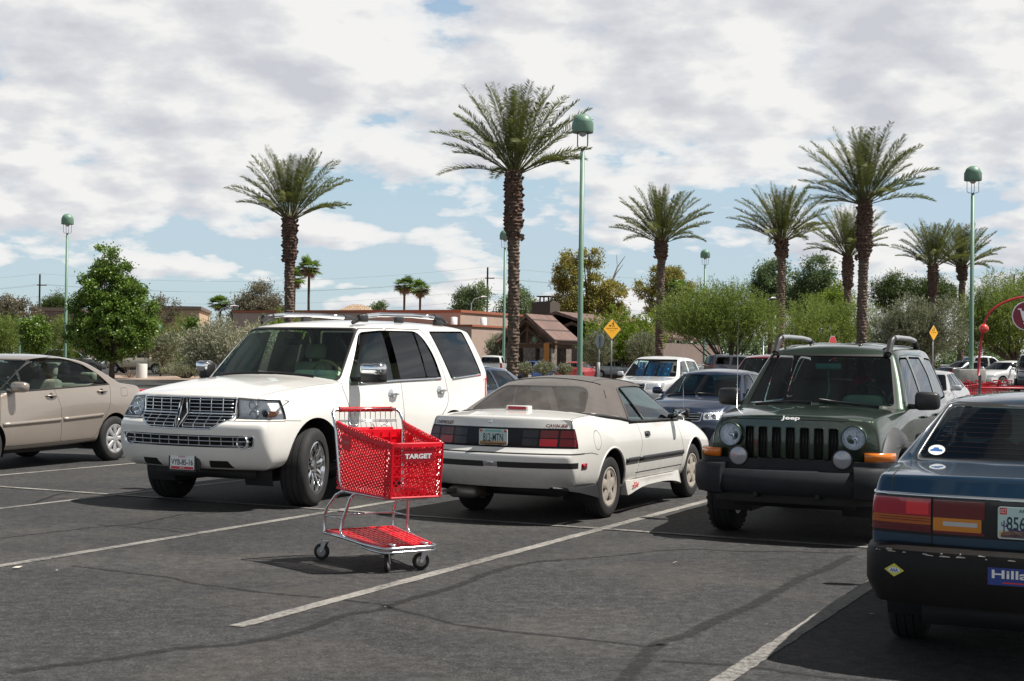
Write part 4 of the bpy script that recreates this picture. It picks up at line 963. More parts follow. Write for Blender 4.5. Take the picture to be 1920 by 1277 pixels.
        for i, (x, y) in enumerate(pth):
            dn = (.235, .275, .315, .335, .35)[i]; pr.append([bm.verts.new((x, y - sg * .02, .37)), bm.verts.new((x - (.012 if i > 2 else 0), y + sg * .006, .36)), bm.verts.new((x - (.01 if i > 2 else 0), y + sg * (.028 - .006 * i), dn + .03)), bm.verts.new((x, y + sg * .03, dn)), bm.verts.new((x + .02, y - sg * .06, dn))])
        for A, Q in zip(pr[:-1], pr[1:]):
            for k in range(5): bm.faces.new((A[k], A[(k + 1) % 5], Q[(k + 1) % 5], Q[k]))
        bm.faces.new(pr[0]); bm.faces.new(pr[-1]); fixn(bm); ob('rear_skirt', bm, OLDW, root, angle=45)
    # roof bow seam
    bm = bmesh.new(); L_ = [B.P('T', -.93 - .06 * (1 - (y / .55) ** 2), y, .003) for y in np.linspace(-.54, .54, 25)]
    tube(bm, L_, .009, 6, flat=.7); ob('seam_welt', bm, mat('welt', (.03, .028, .028), rough=.7), st)
    for s in 'LR':
        bm = bmesh.new(); tube(bm, [B.P(s, x, z, .002) for x, z in lines([(-.98, 1.27), (-1.05, 1.20)], 4)], .006, 6); ob('seam_welt', bm, MATS['welt'], st)
        sg = 1 if s == 'L' else -1
        bm = bmesh.new(); tube(bm, [B.P('T', x, sg * .44, .002) for x in np.linspace(-.95, .08, 10)], .004, 5, flat=.5); ob('seam_welt', bm, MATS['welt'], st)
        bm = bmesh.new(); tube(bm, [B.P(s, x, z, .0) for x, z in lines([(-.765, .965), (-.71, 1.15), (-.655, 1.28), (-.60, 1.31), (-.1, 1.318), (.16, 1.305)], 5)], .013, 6); ob('top_edge', bm, TOPF, st)
    bm = bmesh.new(); tube(bm, [B.P('T', .165, y, .0) for y in np.linspace(-.55, .55, 14)], .018, 6); ob('top_edge', bm, TRIM, st)
    # boot lid details
    xb = B.P('T', -1.75, 0)
    bm = bmesh.new(); zc = xb.z; box(bm, -1.80, -1.70, -.125, .125, zc - .01, zc + .045, .012); cl = ob('brake_light_housing', bm, OLDW, root)
    bm = bmesh.new(); box(bm, -1.806, -1.798, -.10, .10, zc + .004, zc + .036, .003); ob('brake_lens', bm, RED, cl)
    BR = mat('badge_dark_red', (.12, .012, .02), rough=.3); Bf = lambda cy, cz: (lambda u, v, d: B.P('B', cy - u, cz + v, d))
    bm = bmesh.new(); add_text(bm, 'CHEVROLET', .034, Bf(.60, .952), .005, bold=.03, width=.235, shear=.15); ob('lettering', bm, BR, root, smooth=False)
    bm = bmesh.new(); add_text(bm, 'CAVALIER', .030, Bf(-.615, .952), .005, bold=.03, width=.20, shear=.15); ob('lettering', bm, BR, root, smooth=False)
    bm = bmesh.new(); M = Matrix.Translation(B.P('B', 0.055, .975)) @ Matrix.Rotation(R(-90), 4, 'Y'); lathe(bm, [(.001, .012), (.012, .012), (.02, .004), (.021, -.01)], 20, 'Z', M); fixn(bm); ob('boot_lock', bm, CHROME, root)
    bm = bmesh.new(); prism(bm, [(-.075, .553), (.075, .553), (.075, .598), (-.075, .598)], -.004, .003, lambda u, v, d: B.P('B', u, v, d)); fixn(bm); pl = ob('bumper_plaque', bm, mat('silver_plaque', (.30, .31, .31), rough=.4), root)
    bm = bmesh.new(); bt = [(-.036, -.008), (-.030, .008), (-.012, .008), (-.012, .015), (.014, .015), (.014, .008), (.038, .008), (.032, -.008), (.012, -.008), (.012, -.015), (-.014, -.015), (-.014, -.008)]
    add_poly(bm, bt, lambda u, v, d: B.P('B', -u, .576 + v, d), .006); ob('emblem', bm, mat('emblem_grey', (.2, .2, .2), rough=.4), pl, smooth=False)
    pu = mat('plate_purple', (.08, .03, .16), rough=.5); sand = mat('plate_sand', (.62, .42, .22), rough=.5); red = mat('sticker_red', (.6, .05, .05), rough=.5); teal = mat('plate_teal', (.20, .48, .46), rough=.5)
    pf = lambda u, v, d: Vector((B.P('B', 0, .83).x - .014 - d, -u, .828 + v))
    mt = [(-.14, -.074), (.14, -.074), (.14, -.045), (.07, -.05), (0, -.045), (-.05, -.030), (-.07, -.036), (-.09, -.025), (-.11, -.038), (-.14, -.045)]
    plate(root, pf, '812-MTN', .305, .155, (.50, .62, .60), (.015, .04, .07), ctext=.078, tw=.215, extra=[(sand, [[(-.148, -.074), (.148, -.074), (.148, -.035), (-.148, -.035)]]), (pu, [mt]), (teal, [[(-.09, .052), (.09, .052), (.09, .070), (-.09, .070)]]), (red, [[(-.142, .05), (-.118, .05), (-.118, .072), (-.142, .072)], [(.118, .05), (.142, .05), (.142, .072), (.118, .072)]])])
    for x in (1.285, -1.285):
        for s in (1, -1): wheel(root, x, s * .805, .315, .19, .195, 'slots', 0, DUSTY)
    bm = bmesh.new(); box(bm, .45, .95, -.62, .62, .80, .93, .05); ob('dashboard', bm, INT_GREY, root)
    bm = bmesh.new(); box(bm, -1.5, .9, -.70, .70, .30, .36); ob('cabin_floor', bm, INT_GREY, root)
    LB = mat('blue_grey_seats', (.33, .36, .38), rough=.85, var=.12)
    for y in (.36, -.36): seat(root, -.35, y, .52, LB, .52)
    bm = bmesh.new(); box(bm, -1.25, -.85, -.55, .55, .42, .58, .05); box(bm, -1.40, -1.22, -.58, .58, .5, .95, .06); ob('rear_bench', bm, LB, root)
    steering(root, .28, .36, .86, BLACKP)
    bm = bmesh.new(); box(bm, -1.9, 2.0, -.5, .5, .24, .35); ob('chassis', bm, TRIM, root)
    bm = bmesh.new(); tube(bm, [(-2.34, .52, .27), (-1.9, .50, .27)], .028, 10); box(bm, -2.15, -1.7, .28, .60, .20, .32, .05); ob('exhaust', bm, mat('exhaust_steel', (.25, .23, .21), rough=.5, metal=.8), root)
    bm = bmesh.new(); tube(bm, [B.P('T', 1.25, -.70), B.P('T', 1.25, -.70) + Vector((-.05, 0, .8))], [.004, .0015], 5); ob('aerial', bm, STEEL, root)
    return root
convertible()
# ------------------------------------------------------------------ dark green off-road suv
GREEN = paint('dark_green_metallic', (.021, .043, .026), metal=.5, dirt=.12, rough=.30, dirtz=(.9, .4))
def green_suv():
    root = empty('parked_suv', (3.309, 14.396, 0), -2.0072, 'dark green suv with seven-slot grille, round headlights and black plastic bumper', 'suv', scale=.979)
    xs = [-2.02, -1.75, -1.325, -1.0, -.6, -.15, .35, .82, 1.05, 1.3, 1.6, 1.85, 2.0]
    spec = dict(xs=xs, cabin=(0, 7), bow_f=.16, bow_r=.10, bow_ws=.16, bow_pow=3.2, rail_drop=.02, bulge=.02, roof_crown=.055, crown_pow=3.2,
        rows=[[(-1.92, .66, .42), (1.78, .60, .45)],
              [(-1.97, .80, .47), (-.5, .83, .44), (.7, .82, .44), (1.82, .70, .50)],
              [(-2.0, .84, .62), (0, .865, .60), (1.2, .83, .62), (1.97, .77, .62)],
              [(-2.02, .86, .85), (0, .875, .85), (1.2, .83, .85), (1.7, .80, .83), (2.02, .775, .80)],
              [(-2.02, .85, 1.02), (0, .865, 1.04), (1.0, .84, 1.04), (1.5, .80, 1.02), (2.01, .745, 1.0)],
              [(-2.0, .83, 1.19), (0, .845, 1.18), (.82, .83, 1.17), (1.3, .775, 1.155), (1.7, .735, 1.13), (1.99, .70, 1.095)]],
        crown=[(-3, 0), (.8, .055), (1.5, .065), (2.0, .045)],
        roof=[(-1.86, .60, 1.75), (-1.68, .62, 1.775), (-1.3, .635, 1.785), (-.98, .635, 1.79), (-.6, .635, 1.79), (-.2, .63, 1.785), (.10, .63, 1.77), (.30, .62, 1.74)],
        crease=[('front', 5, 0, 0, .6), ('row', 5, 7, 12, .45), ('hoodline', 2, 8, 12, .4), ('ws', 0, 0, 0, .5)])
    B = Body(spec)
    well(B, root, 1.325, .40, .44, .42, None); well(B, root, -1.325, .40, .44, .42, None)
    for nm, poly in (('fdoor', [(.80, 1.16), (.78, .52), (-.18, .52), (-.16, 1.18), (-.14, 1.72), (.22, 1.70)]), ('rdoor', [(-.18, .52), (-.80, .52), (-.95, .80), (-1.05, .95), (-1.06, 1.71), (-.14, 1.72), (-.16, 1.18)])):
        B.sides(nm, rpoly(poly, .04)); B.strip('gap', rpoly(poly, .04), .007, closed=True)
    for nm, p in (('fwin', [(.66, 1.215), (.28, 1.645), (.22, 1.67), (-.08, 1.675), (-.10, 1.21)]), ('rwin', [(-.22, 1.21), (-.20, 1.68), (-.82, 1.68), (-.98, 1.50), (-1.0, 1.22)]), ('qwin', [(-1.12, 1.24), (-1.12, 1.68), (-1.62, 1.665), (-1.82, 1.28)])):
        g = rpoly(p, .09 if nm == 'qwin' else .05); big = [(x + (.018 if x > sum(q[0] for q in g) / len(g) else -.018), z + (.018 if z > 1.45 else -.018)) for x, z in g]
        B.sides('trim', big, ymin=.4); B.sides(nm, g, ymin=.4)
    up = lambda c, n: c.x > .1 and c.z > 1.1 and n.x > .25 and n.z > .12
    B.cut('wstrim', 'front', rpoly([(-.74, 1.185), (-.605, 1.715), (.605, 1.715), (.74, 1.185)], [.03, .05, .05, .03]), up); B.cut('ws', 'front', rpoly([(-.715, 1.215), (-.59, 1.695), (.59, 1.695), (.715, 1.215)], .05), up)
    B.cut('rearglass', 'front', rpoly([(-.62, 1.26), (-.52, 1.68), (.52, 1.68), (.62, 1.26)], .08), lambda c, n: c.x < -1.6 and n.x < -.3)
    fr = lambda c, n: c.x > 1.7 and n.x > .1
    for k in range(7):
        y = (k - 3) * .128; B.cut('slot', 'front', rpoly([(y - .044, .745), (y + .044, .745), (y + .044, 1.035), (y - .044, 1.035)], .02), fr)
    B.strip('gap', [(-.78, .79), (-.73, 1.05), (-.60, 1.098), (-.3, 1.105), (.3, 1.105), (.60, 1.098), (.73, 1.05), (.78, .79)], .009, 'front', cond=lambda c, n: c.x > 1.55)
    for s in (1, -1): B.strip('gap', [(.92, s * .80), (1.4, s * .745), (1.75, s * .71), (1.95, s * .66)], .008, 'top', cond=lambda c, n: c.z > 1.0 and n.z > .2)
    B.cut('hood', 'top', [(.96, -.79), (1.4, -.74), (1.75, -.705), (2.3, -.6), (2.3, .6), (1.75, .705), (1.4, .74), (.96, .79)], lambda c, n: n.z > .3 and c.z > 1.1 and c.x > .90)
    B.part('body', ['body', 'gap', 'trim', 'wstrim'], [GREEN, GAP, TRIM, TRIM], root); B.part('hood', ['hood'], GREEN, root)
    B.part('grille_slot', ['slot'], DARK, root, inset=.03)
    bm = bmesh.new()
    for k in range(7):
        y = (k - 3) * .128; q = rpoly([(y - .044, .745), (y + .044, .745), (y + .044, 1.035), (y - .044, 1.035)], .02); tube(bm, [B.P('F', u, v, .001) for u, v in lines(q + q[:1], 2)[:-1]], .005, 5, closed=True)
        for j in (-.015, .015): tube(bm, [B.P('F', y + j, v, -.02) for v in (.75, .9, 1.03)], .003, 4)
    ob('grille', bm, GREEN, root)
    for s in 'LR':
        sg = 1 if s == 'L' else -1
        for nm, win, m in (('fdoor', 'fwin', glass('grey_glass', (.16, .20, .21), 1.5)), ('rdoor', 'rwin', G_DARK)):
            d = B.part('door', ['%s|%s' % (nm, s)], GREEN, root); B.part('window', ['%s|%s' % (win, s)], m, d, inset=.006)
            x = -.03 if nm == 'fdoor' else -.92; bm = bmesh.new(); tube(bm, [B.P(s, x - .07, 1.09, 0), B.P(s, x - .05, 1.095, .03), B.P(s, x + .05, 1.095, .03), B.P(s, x + .07, 1.09, 0)], .016, 8, flat=.8); ob('handle', bm, GREEN, d)
            bm = bmesh.new(); B.band(s, line((.74, .60) if nm == 'fdoor' else (-.22, .60), (-.14, .60) if nm == 'fdoor' else (-.85, .60), 6), .17, .022, bm); ob('cladding', bm, GREYP, d)
        B.part('window', ['qwin|' + s], G_DARK, root, inset=.005)
        mirror_obj(root, B, s, .60, 1.24, (.13, .23, .19), BLACKP, .06, rnd=.045)
        # fender flare
        for xc in (1.325, -1.325):
            bm = bmesh.new(); pr = []
            for i, (u, v) in enumerate(arcp(xc, .40, .455, *((14, 200) if xc > 0 else (-18, 166)), 30)):
                a0_, a1_ = (14, 200) if xc > 0 else (-18, 166); a = R(a0_ + (a1_ - a0_) * i / 30); c_, s_ = math.cos(a), math.sin(a); base = B.P(s, u + c_ * .1, max(.48, v + s_ * .1)); yb = abs(base.y) - .015; yo = .905 if xc > 0 else .91
                ring = [(.448, .80), (.448, yo - .012), (.458, yo), (.51, yo), (.585, yo - .025), (.64, yb)]
                if u > xc + .1 and xc > 0: ring = [(.448, .72), (.448, yo - .03), (.458, yo - .018), (.51, yo - .02), (.585, yo - .05), (.64, min(yb, .80))]
                pr.append([bm.verts.new((xc + r_ * c_, sg * y, .40 + r_ * s_)) for r_, y in ring])
            for A, Q in zip(pr[:-1], pr[1:]):
                for k in range(5): bm.faces.new((A[k], A[k + 1], Q[k + 1], Q[k]))
            fixn(bm); fl = ob('fender_flare', bm, GREYP, root, angle=50)
            for aa in (62, 84, 106, 40):
                bm = bmesh.new(); M = Matrix.Translation((xc + .53 * math.cos(R(aa)), sg * .895, .40 + .53 * math.sin(R(aa)))); lathe(bm, [(.001, .004), (.010, .003), (.012, -.004)], 10, 'Y', M @ Matrix.Scale(sg, 4, (0, 1, 0))); fixn(bm); ob('bolt', bm, BLACKP, fl)
        # lamps
        p = B.P('F', sg * .565, .955); M = Matrix.Translation(p + Vector((.052, 0, 0))) @ Matrix.Rotation(R(90), 4, 'Y') @ Matrix.Rotation(-sg * .06, 4, 'X')
        bm = bmesh.new(); lathe(bm, [(.001, -.05), (.05, -.045), (.085, -.02), (.101, .006)], 32, 'Z', M, 0); lathe(bm, [(.101, .010), (.106, .016), (.113, .010), (.116, -.09)], 32, 'Z', M, 1); fixn(bm); hl = ob('headlight', bm, [REFL, GREEN], root)
        bm = bmesh.new(); lathe(bm, [(.001, .028), (.05, .024), (.085, .014), (.101, .008)], 32, 'Z', M); fixn(bm); ob('lens', bm, glass('fluted_lens', (.90, .95, 1.0), 1.3), hl)
        bm = bmesh.new(); lathe(bm, [(.001, .0), (.02, -.005), (.022, -.04)], 14, 'Z', M); tube(bm, [M @ Vector((-.06, .028, -.01)), M @ Vector((.05, .028, -.01))], .009, 6); ob('bulb_shield', bm, CHROME, hl)
        p = B.P('F', sg * .475, .765); M = Matrix.Translation(p + Vector((.06, 0, 0))) @ Matrix.Rotation(R(90), 4, 'Y')
        bm = bmesh.new(); lathe(bm, [(.001, -.06), (.05, -.05), (.083, -.02), (.092, .0), (.094, .012), (.086, .018), (.080, .010)], 28, 'Z', M, 0); lathe(bm, [(.001, .022), (.045, .018), (.080, .010)], 28, 'Z', M, 1)
        tube(bm, [M @ Vector((.05, 0, -.03)), M @ Vector((.10, 0, -.03))], .02, 6, mi=0); fixn(bm); ob('driving_light', bm, [BLACKP, mat('driving_lens', (.33, .35, .38), rough=.2, metal=.3, coat=1)], root)
        bm = bmesh.new(); sweep(bm, [(1.995 - .02, sg * .66), (1.95, sg * .76), (1.86, sg * .855), (1.76, sg * .885)][::1 if sg < 0 else -1], [(-.03, .745), (.012, .748), (.016, .80), (.010, .825), (-.03, .828)]); fixn(bm); ob('turn_signal', bm, AMBER, root)
        bm = bmesh.new(); box(bm, 1.76, 1.82, sg * .905 - .012, sg * .905 + .012, .575, .63, .008); ob('side_marker', bm, AMBER, root)
    # lower fender cladding + bumper
    bm = bmesh.new(); sweep(bm, bez([(1.72, .90), (1.98, .875), (2.03, .60), (2.03, -.60), (1.98, -.875), (1.72, -.90)], 8), [(-.06, .40), (.0, .42), (.012, .58), (.0, .745), (-.06, .745)]); fixn(bm)
    bp = ob('front_bumper', bm, BUMPP, root, angle=40)
    bm = bmesh.new(); sweep(bm, bez([(2.06, .66), (2.13, .4), (2.15, 0), (2.13, -.4), (2.06, -.66)], 8), [(-.08, .44), (.0, .43), (.05, .47), (.065, .54), (.05, .60), (.01, .645), (-.10, .655)]); fixn(bm); ob('bumper_beam', bm, BUMPP, bp, angle=40)
    for sg in (1, -1):
        bm = bmesh.new(); sweep(bm, [(2.14, sg * .60), (2.11, sg * .72), (2.02, sg * .85), (1.84, sg * .915)][::-1 if sg > 0 else 1], [(-.12, .42), (.0, .43), (.03, .50), (.03, .65), (.0, .695), (-.12, .705)]); fixn(bm); ob('bumper_end', bm, BUMPP, bp, angle=40)
        bm = bmesh.new(); box(bm, 2.02, 2.16, sg * .28 - .02, sg * .28 + .02, .40, .47, .012); ob('tow_hook', bm, TRIM, bp)
    bm = bmesh.new(); sweep(bm, bez([(1.9, .72), (2.04, .60), (2.06, 0), (2.04, -.60), (1.9, -.72)], 8), [(-.1, .34), (.0, .35), (.02, .44), (.0, .50), (-.1, .50)]); fixn(bm); ob('air_dam', bm, TRIM, bp, angle=40)
    bm = bmesh.new(); box(bm, -1.9, 1.9, -.55, .55, .30, .46); tube(bm, [(1.325, -.7, .36), (1.325, .7, .36)], .05, 8); ob('chassis', bm, TRIM, root)
    # roof rails
    for sg in (1, -1):
        bm = bmesh.new(); pts = [(.37, sg * .57, 1.72), (.24, sg * .572, 1.845), (.12, sg * .575, 1.882), (-.1, sg * .578, 1.893), (-.8, sg * .578, 1.893), (-1.15, sg * .575, 1.875), (-1.28, sg * .57, 1.83), (-1.36, sg * .57, 1.74)]
        tube(bm, pts, [.026, .028, .027, .025, .025, .027, .028, .026], 10); rl = ob('roof_rail', bm, mat('silver_rail', (.40, .41, .42), rough=.38, metal=.6), root)
        for pp in (pts[:3], pts[-3:]):
            bm = bmesh.new(); tube(bm, [(a, b, c) for a, b, c in pp], .034, 10); ob('rail_foot', bm, BLACKP, rl)
        bm = bmesh.new(); tube(bm, [B.P('T', x, sg * .50, .004) for x in np.linspace(.25, -1.6, 12)], .012, 6, flat=.5); ob('roof_ridge', bm, GREEN, root)
        bm = bmesh.new(); tube(bm, [B.P('T', x, sg * .25, .004) for x in np.linspace(.20, -1.6, 12)], .012, 6, flat=.5); ob('roof_ridge', bm, GREEN, root)
        bm = bmesh.new(); prism(bm, rpoly([(sg * .62, .88), (sg * .80, .88), (sg * .80, 1.16), (sg * .62, 1.16)], .03), -.02, .02, lambda u, v, d: B.P('B', u, v, d)); fixn(bm); ob('taillight', bm, RED, root)
    B.part('windshield', ['ws'], G_WS, root, inset=.005); B.part('rear_window', ['rearglass'], G_DARK, root, inset=.005)
    px_ = B.P('T', 1.93, 0); bm = bmesh.new(); add_text(bm, 'Jeep', .055, lambda u, v, d: Vector((B.P('F', u, 1.09).x + .008 - v * .55, u, 1.118 + v * .8)), .006, bold=.03, width=.17); ob('lettering', bm, WHITE_SIGN, root, smooth=False)
    wiper(root, B, [(.98, .60), (.97, .25), (.95, .02)]); wiper(root, B, [(.98, -.05), (.97, -.3), (.93, -.62)])
    bm = bmesh.new(); box(bm, .45, .90, -.68, .68, .98, 1.225, .06); box(bm, .42, .76, .18, .58, 1.16, 1.31, .07); ob('dashboard', bm, mat('olive_dash', (.22, .25, .20), rough=.8), root)
    for y in (.36, -.36): seat(root, -.2, y, .82, INT_GREY)
    for y in (.36, -.36): seat(root, -1.0, y, .82, INT_GREY)
    steering(root, .34, .36, 1.24, BLACKP)
    bm = bmesh.new(); lathe(bm, [(.001, .10), (.07, .085), (.11, .04), (.12, 0)], 16, 'Z', Matrix.Translation((-.72, .10, 1.40))); box(bm, -.72, -.50, .0, .2, 1.40, 1.41); ob('red_cap', bm, mat('red_cloth', (.5, .02, .05), rough=.8), root)
    bm = bmesh.new(); box(bm, .46, .49, -.13, .13, 1.56, 1.62, .015); tube(bm, [(.50, .0, 1.58), (.50, .015, 1.35), (.50, -.01, 1.26)], .008, 5); ob('rear_view_mirror', bm, mat('teal_cord', (.1, .28, .27), rough=.6), root)
    bm = bmesh.new(); tube(bm, [B.P('T', 1.1, -.76), B.P('T', 1.1, -.76) + Vector((-.02, 0, .95))], [.005, .0015], 5); ob('aerial', bm, STEEL, root)
    JW = mat('silver_suv_wheel', (.35, .35, .35), rough=.4, metal=.7)
    for x in (1.325, -1.325):
        for s in (1, -1): wheel(root, x, s * .885, .368, .235, .21, 'plain', 0, JW)
    return root
green_suv()
# ------------------------------------------------------------------ dark blue saloon at the right edge
BLUE = paint('dark_blue_metallic', (.007, .045, .095), metal=.5, dirt=.2, rough=.3, dirtz=(.8, .3))
def blue_saloon():
    root = empty('parked_saloon', (3.532, 9.25, 0), 1.1597, 'dark blue older saloon with stickers on its black rear bumper', 'car')
    xs = [-2.3, -2.1, -1.85, -1.55, -1.2, -.7, -.2, .4, .92, 1.2, 1.5, 1.85, 2.1]
    spec = dict(xs=xs, cabin=(3, 8), bow_f=.2, bow_r=.12, bow_ws=.14, bow_bl=.12, bow_pow=3.2, rail_drop=.01, bulge=.015, roof_crown=.05, crown_pow=2.6,
        rows=[[(-2.2, .68, .34), (2.1, .66, .26)],
              [(-2.25, .78, .38), (-1.8, .82, .32), (1.9, .80, .26), (2.15, .74, .3)],
              [(-2.29, .80, .52), (0, .845, .48), (2.2, .76, .45)],
              [(-2.30, .805, .70), (0, .855, .70), (2.2, .76, .60)],
              [(-2.30, .80, .90), (0, .85, .86), (2.15, .76, .72)],
              [(-2.255, .765, 1.0), (-1.6, .785, 1.03), (0, .80, .98), (.9, .78, .94), (2.05, .68, .80)]],
        crown=[(-2.4, .012), (-1.6, .035), (.8, .05), (2, .03)],
        roof=[(-1.02, .535, 1.345), (-.85, .56, 1.375), (-.55, .575, 1.385), (-.25, .575, 1.385), (.0, .57, 1.37), (.15, .555, 1.345)],
        crease=[('rear', 5, 0, 0, .6), ('row', 5, 0, 3, .35), ('rear', 4, 0, 0, .6), ('rear', 3, 0, 0, .3), ('ws', 0, 0, 0, .4)])
    B = Body(spec); well(B, root, 1.3, .32, .36, .45, None); well(B, root, -1.3, .32, .36, .45, None)
    B.sides('fdoor', [(.85, .93), (.9, .35), (-.15, .35), (-.12, .97), (-.1, 1.36), (.1, 1.34)]); B.sides('rdoor', [(-.15, .35), (-.82, .35), (-1.02, .70), (-1.05, .99), (-.8, 1.36), (-.1, 1.36), (-.12, .97)])
    B.strip('gap', [(.85, .93), (.9, .35), (-.15, .35), (-.12, .97)], .007); B.strip('gap', [(-.12, .35), (-.82, .35), (-1.02, .70), (-1.06, .99)], .007)
    B.sides('trim', rpoly([(-1.12, 1.0), (-.80, 1.355), (.12, 1.345), (.90, .96)], .03), ymin=.35)
    B.sides('fwin', rpoly([(-.09, 1.01), (-.06, 1.325), (.12, 1.315), (.78, .985)], .02), ymin=.35); B.sides('rwin', rpoly([(-1.05, 1.02), (-.78, 1.33), (-.12, 1.325), (-.15, 1.01)], .03), ymin=.35)
    bk = lambda c, n: c.x < -.85 and c.z > 1.02 and n.x < -.15
    B.cut('bltrim', 'front', rpoly([(-.685, 1.045), (.685, 1.045), (.555, 1.37), (-.555, 1.37)], .03), bk); B.cut('back', 'front', rpoly([(-.655, 1.062), (.655, 1.062), (.53, 1.345), (-.53, 1.345)], .05), bk)
    up = lambda c, n: c.x > 0 and c.z > .9 and n.x > .2 and n.z > .15
    B.cut('wstrim', 'front', rpoly([(-.70, .98), (-.55, 1.35), (.55, 1.35), (.70, .98)], .04), up); B.cut('ws', 'front', rpoly([(-.67, 1.0), (-.53, 1.33), (.53, 1.33), (.67, 1.0)], .05), up)
    XL = -2.13; rr = lambda c, n: c.x < XL
    B.cut('body', 'side', [(-2.8, .4), (XL, .4), (XL, 1.1), (-2.8, 1.1)], lambda c, n: c.x < -1.7)
    B.cut('panel', 'front', [(-.9, .705), (.9, .705), (.9, .905), (-.9, .905)], rr)
    for s in (1, -1):
        B.cut('topout%d' % s, 'front', [(s * .487, .803), (s * .9, .803), (s * .9, .893), (s * .487, .893)], rr); B.cut('lowout%d' % s, 'front', [(s * .487, .760), (s * .9, .760), (s * .9, .802), (s * .487, .802)], rr); B.cut('lowout2%d' % s, 'front', [(s * .487, .722), (s * .9, .722), (s * .9, .759), (s * .487, .759)], rr)
        B.cut('bright%d' % s, 'front', [(s * .50, .812), (s * .615, .812), (s * .615, .876), (s * .50, .876)], rr)
        B.cut('topin%d' % s, 'front', [(s * .22, .803), (s * .475, .803), (s * .475, .893), (s * .22, .893)], rr); B.cut('lowin%d' % s, 'front', [(s * .235, .735), (s * .475, .735), (s * .475, .802), (s * .235, .802)], rr); B.cut('lowin2%d' % s, 'front', [(s * .22, .720), (s * .475, .720), (s * .475, .735), (s * .22, .735)], rr)
        B.cut('backup%d' % s, 'front', [(s * .255, .762), (s * .425, .762), (s * .425, .784), (s * .255, .784)], rr)
        B.strip('gap', [(s * .481, .66), (s * .481, .90)], .010, 'front', cond=lambda c, n: c.x < -2); B.strip('gap', [(s * .70, .905), (s * .695, 1.01)], .007, 'front', cond=lambda c, n: c.x < -2)
        B.strip('gap', [(-2.3, s * .695), (-1.9, s * .69), (-1.66, s * .67)], .007, 'top', cond=lambda c, n: n.z > .4 and c.z > .95)
    BLK = mat('lamp_panel_black', (.01, .01, .011), rough=.25)
    B.part('body', ['body', 'gap', 'trim', 'bltrim', 'wstrim', 'panel'], [BLUE, GAP, TRIM, TRIM, TRIM, BLK], root)
    LL = mat('lens_red_satin', (.36, .012, .03), rough=.14, coat=1); LA = mat('lens_amber_deep', (.42, .10, .01), rough=.16, coat=1); LA2 = mat('lens_amber_inner', (.62, .22, .02), rough=.16, coat=1); LR2 = mat('lens_deep_red', (.13, .008, .012), rough=.14, coat=1)
    for s in ('1', '-1'):
        for nm, m in (('topout', LL), ('lowout', LA), ('lowout2', LR2), ('bright', REDB), ('topin', LR2), ('lowin', LA2), ('lowin2', LR2), ('backup', mat('reverse_lens', (.5, .5, .5), rough=.2, coat=1))): B.part('taillight', [nm + s], m, root, inset=-.004)
        sg = int(s); bm = bmesh.new()
        for z in (.778, .745, .84, .733, .79):
            if z == .84: continue
            tube(bm, [B.P('B', y, z, .006) for y in np.linspace(sg * .49, sg * .785, 8)], .0018, 4)
            ob('lens_rib', bm, LR2, root); bm = bmesh.new()
        bm.free()
    B.part('rear_window', ['back'], glass('tinted_rear_glass', (.07, .085, .09), 1.5), root, inset=.004); B.part('windshield', ['ws'], G_WS, root, inset=.004)
    for s in 'LR':
        sg = 1 if s == 'L' else -1
        for nm in ('fdoor', 'rdoor'):
            d = B.part('door', ['%s|%s' % (nm, s)], BLUE, root); B.part('window', ['%swin|%s' % (nm[0], s)], G_SIDE, d, inset=.005)
            x = .02 if nm == 'fdoor' else -.88; bm = bmesh.new(); prism(bm, rpoly([(x - .07, .84), (x + .07, .84), (x + .07, .875), (x - .07, .875)], .01), -.01, .018, lambda u, v, dd: B.P(s, u, v, dd)); fixn(bm); ob('handle', bm, BLACKP, d)
        bm = bmesh.new(); B.band(s, line((-2.05, .60), (2.0, .56), 20), .05, .018, bm); ob('side_moulding', bm, BLACKP, root)
        mirror_obj(root, B, s, .70, 1.02, (.10, .19, .13), BLACKP, .04, rnd=.03)
        bm = bmesh.new(); tube(bm, [B.P('T', x, sg * y, .002) for x, y in ((-1.5, .70), (-1.25, .645), (-1.05, .585), (-.85, .56), (0, .57), (.12, .56))], .008, 6); ob('drip_moulding', bm, STEEL, root)
    bm = bmesh.new()
    bm = B.band('B', line((-.775, .912), (.775, .912), 24), .016, .008); ob('chrome_moulding', bm, CHROME, root)
    for s in (1, -1): bm = B.band('L' if s > 0 else 'R', line((-2.24, .912), (-2.05, .912), 6), .016, .008); ob('chrome_moulding', bm, CHROME, root)
    # backlight chrome
    bm = bmesh.new(); q = rpoly([(-.665, 1.052), (.665, 1.052), (.54, 1.355), (-.54, 1.355)], .04); tube(bm, [B.P('B', u, v, .002) for u, v in lines(q + q[:1], 3)[:-1]], .007, 6, closed=True); ob('window_moulding', bm, STEEL, root)
    bm = bmesh.new()
    for k in range(9):
        z = 1.10 + k * .026; w_ = .60 - (z - 1.06) * .40; tube(bm, [B.P('B', u, z, -.004) for u in np.linspace(-w_, w_, 20)], .0008, 4)
    ob('defroster_wires', bm, mat('wire_brown', (.035, .02, .016), rough=.6), root)
    BB = mat('black_bumper', (.009, .008, .0075), rough=.5, spec=.25, bump=.15, bscale=60, var=.25, vscale=8)
    bm = bmesh.new(); pth = bez([(-1.68, .835), (-2.26, .875), (-2.405, .62), (-2.425, 0), (-2.405, -.62), (-2.26, -.875), (-1.68, -.835)], 9)
    sweep(bm, pth[::-1], [(-.06, .365), (-.045, .36), (.0, .46), (.0, .60), (-.012, .635), (-.05, .655), (-.15, .665)]); fixn(bm); bp = ob('rear_bumper', bm, BB, root, angle=35)
    bb = BVHTree.FromPolygons([v.co.copy() for v in bp.data.vertices], [tuple(p.vertices) for p in bp.data.polygons])
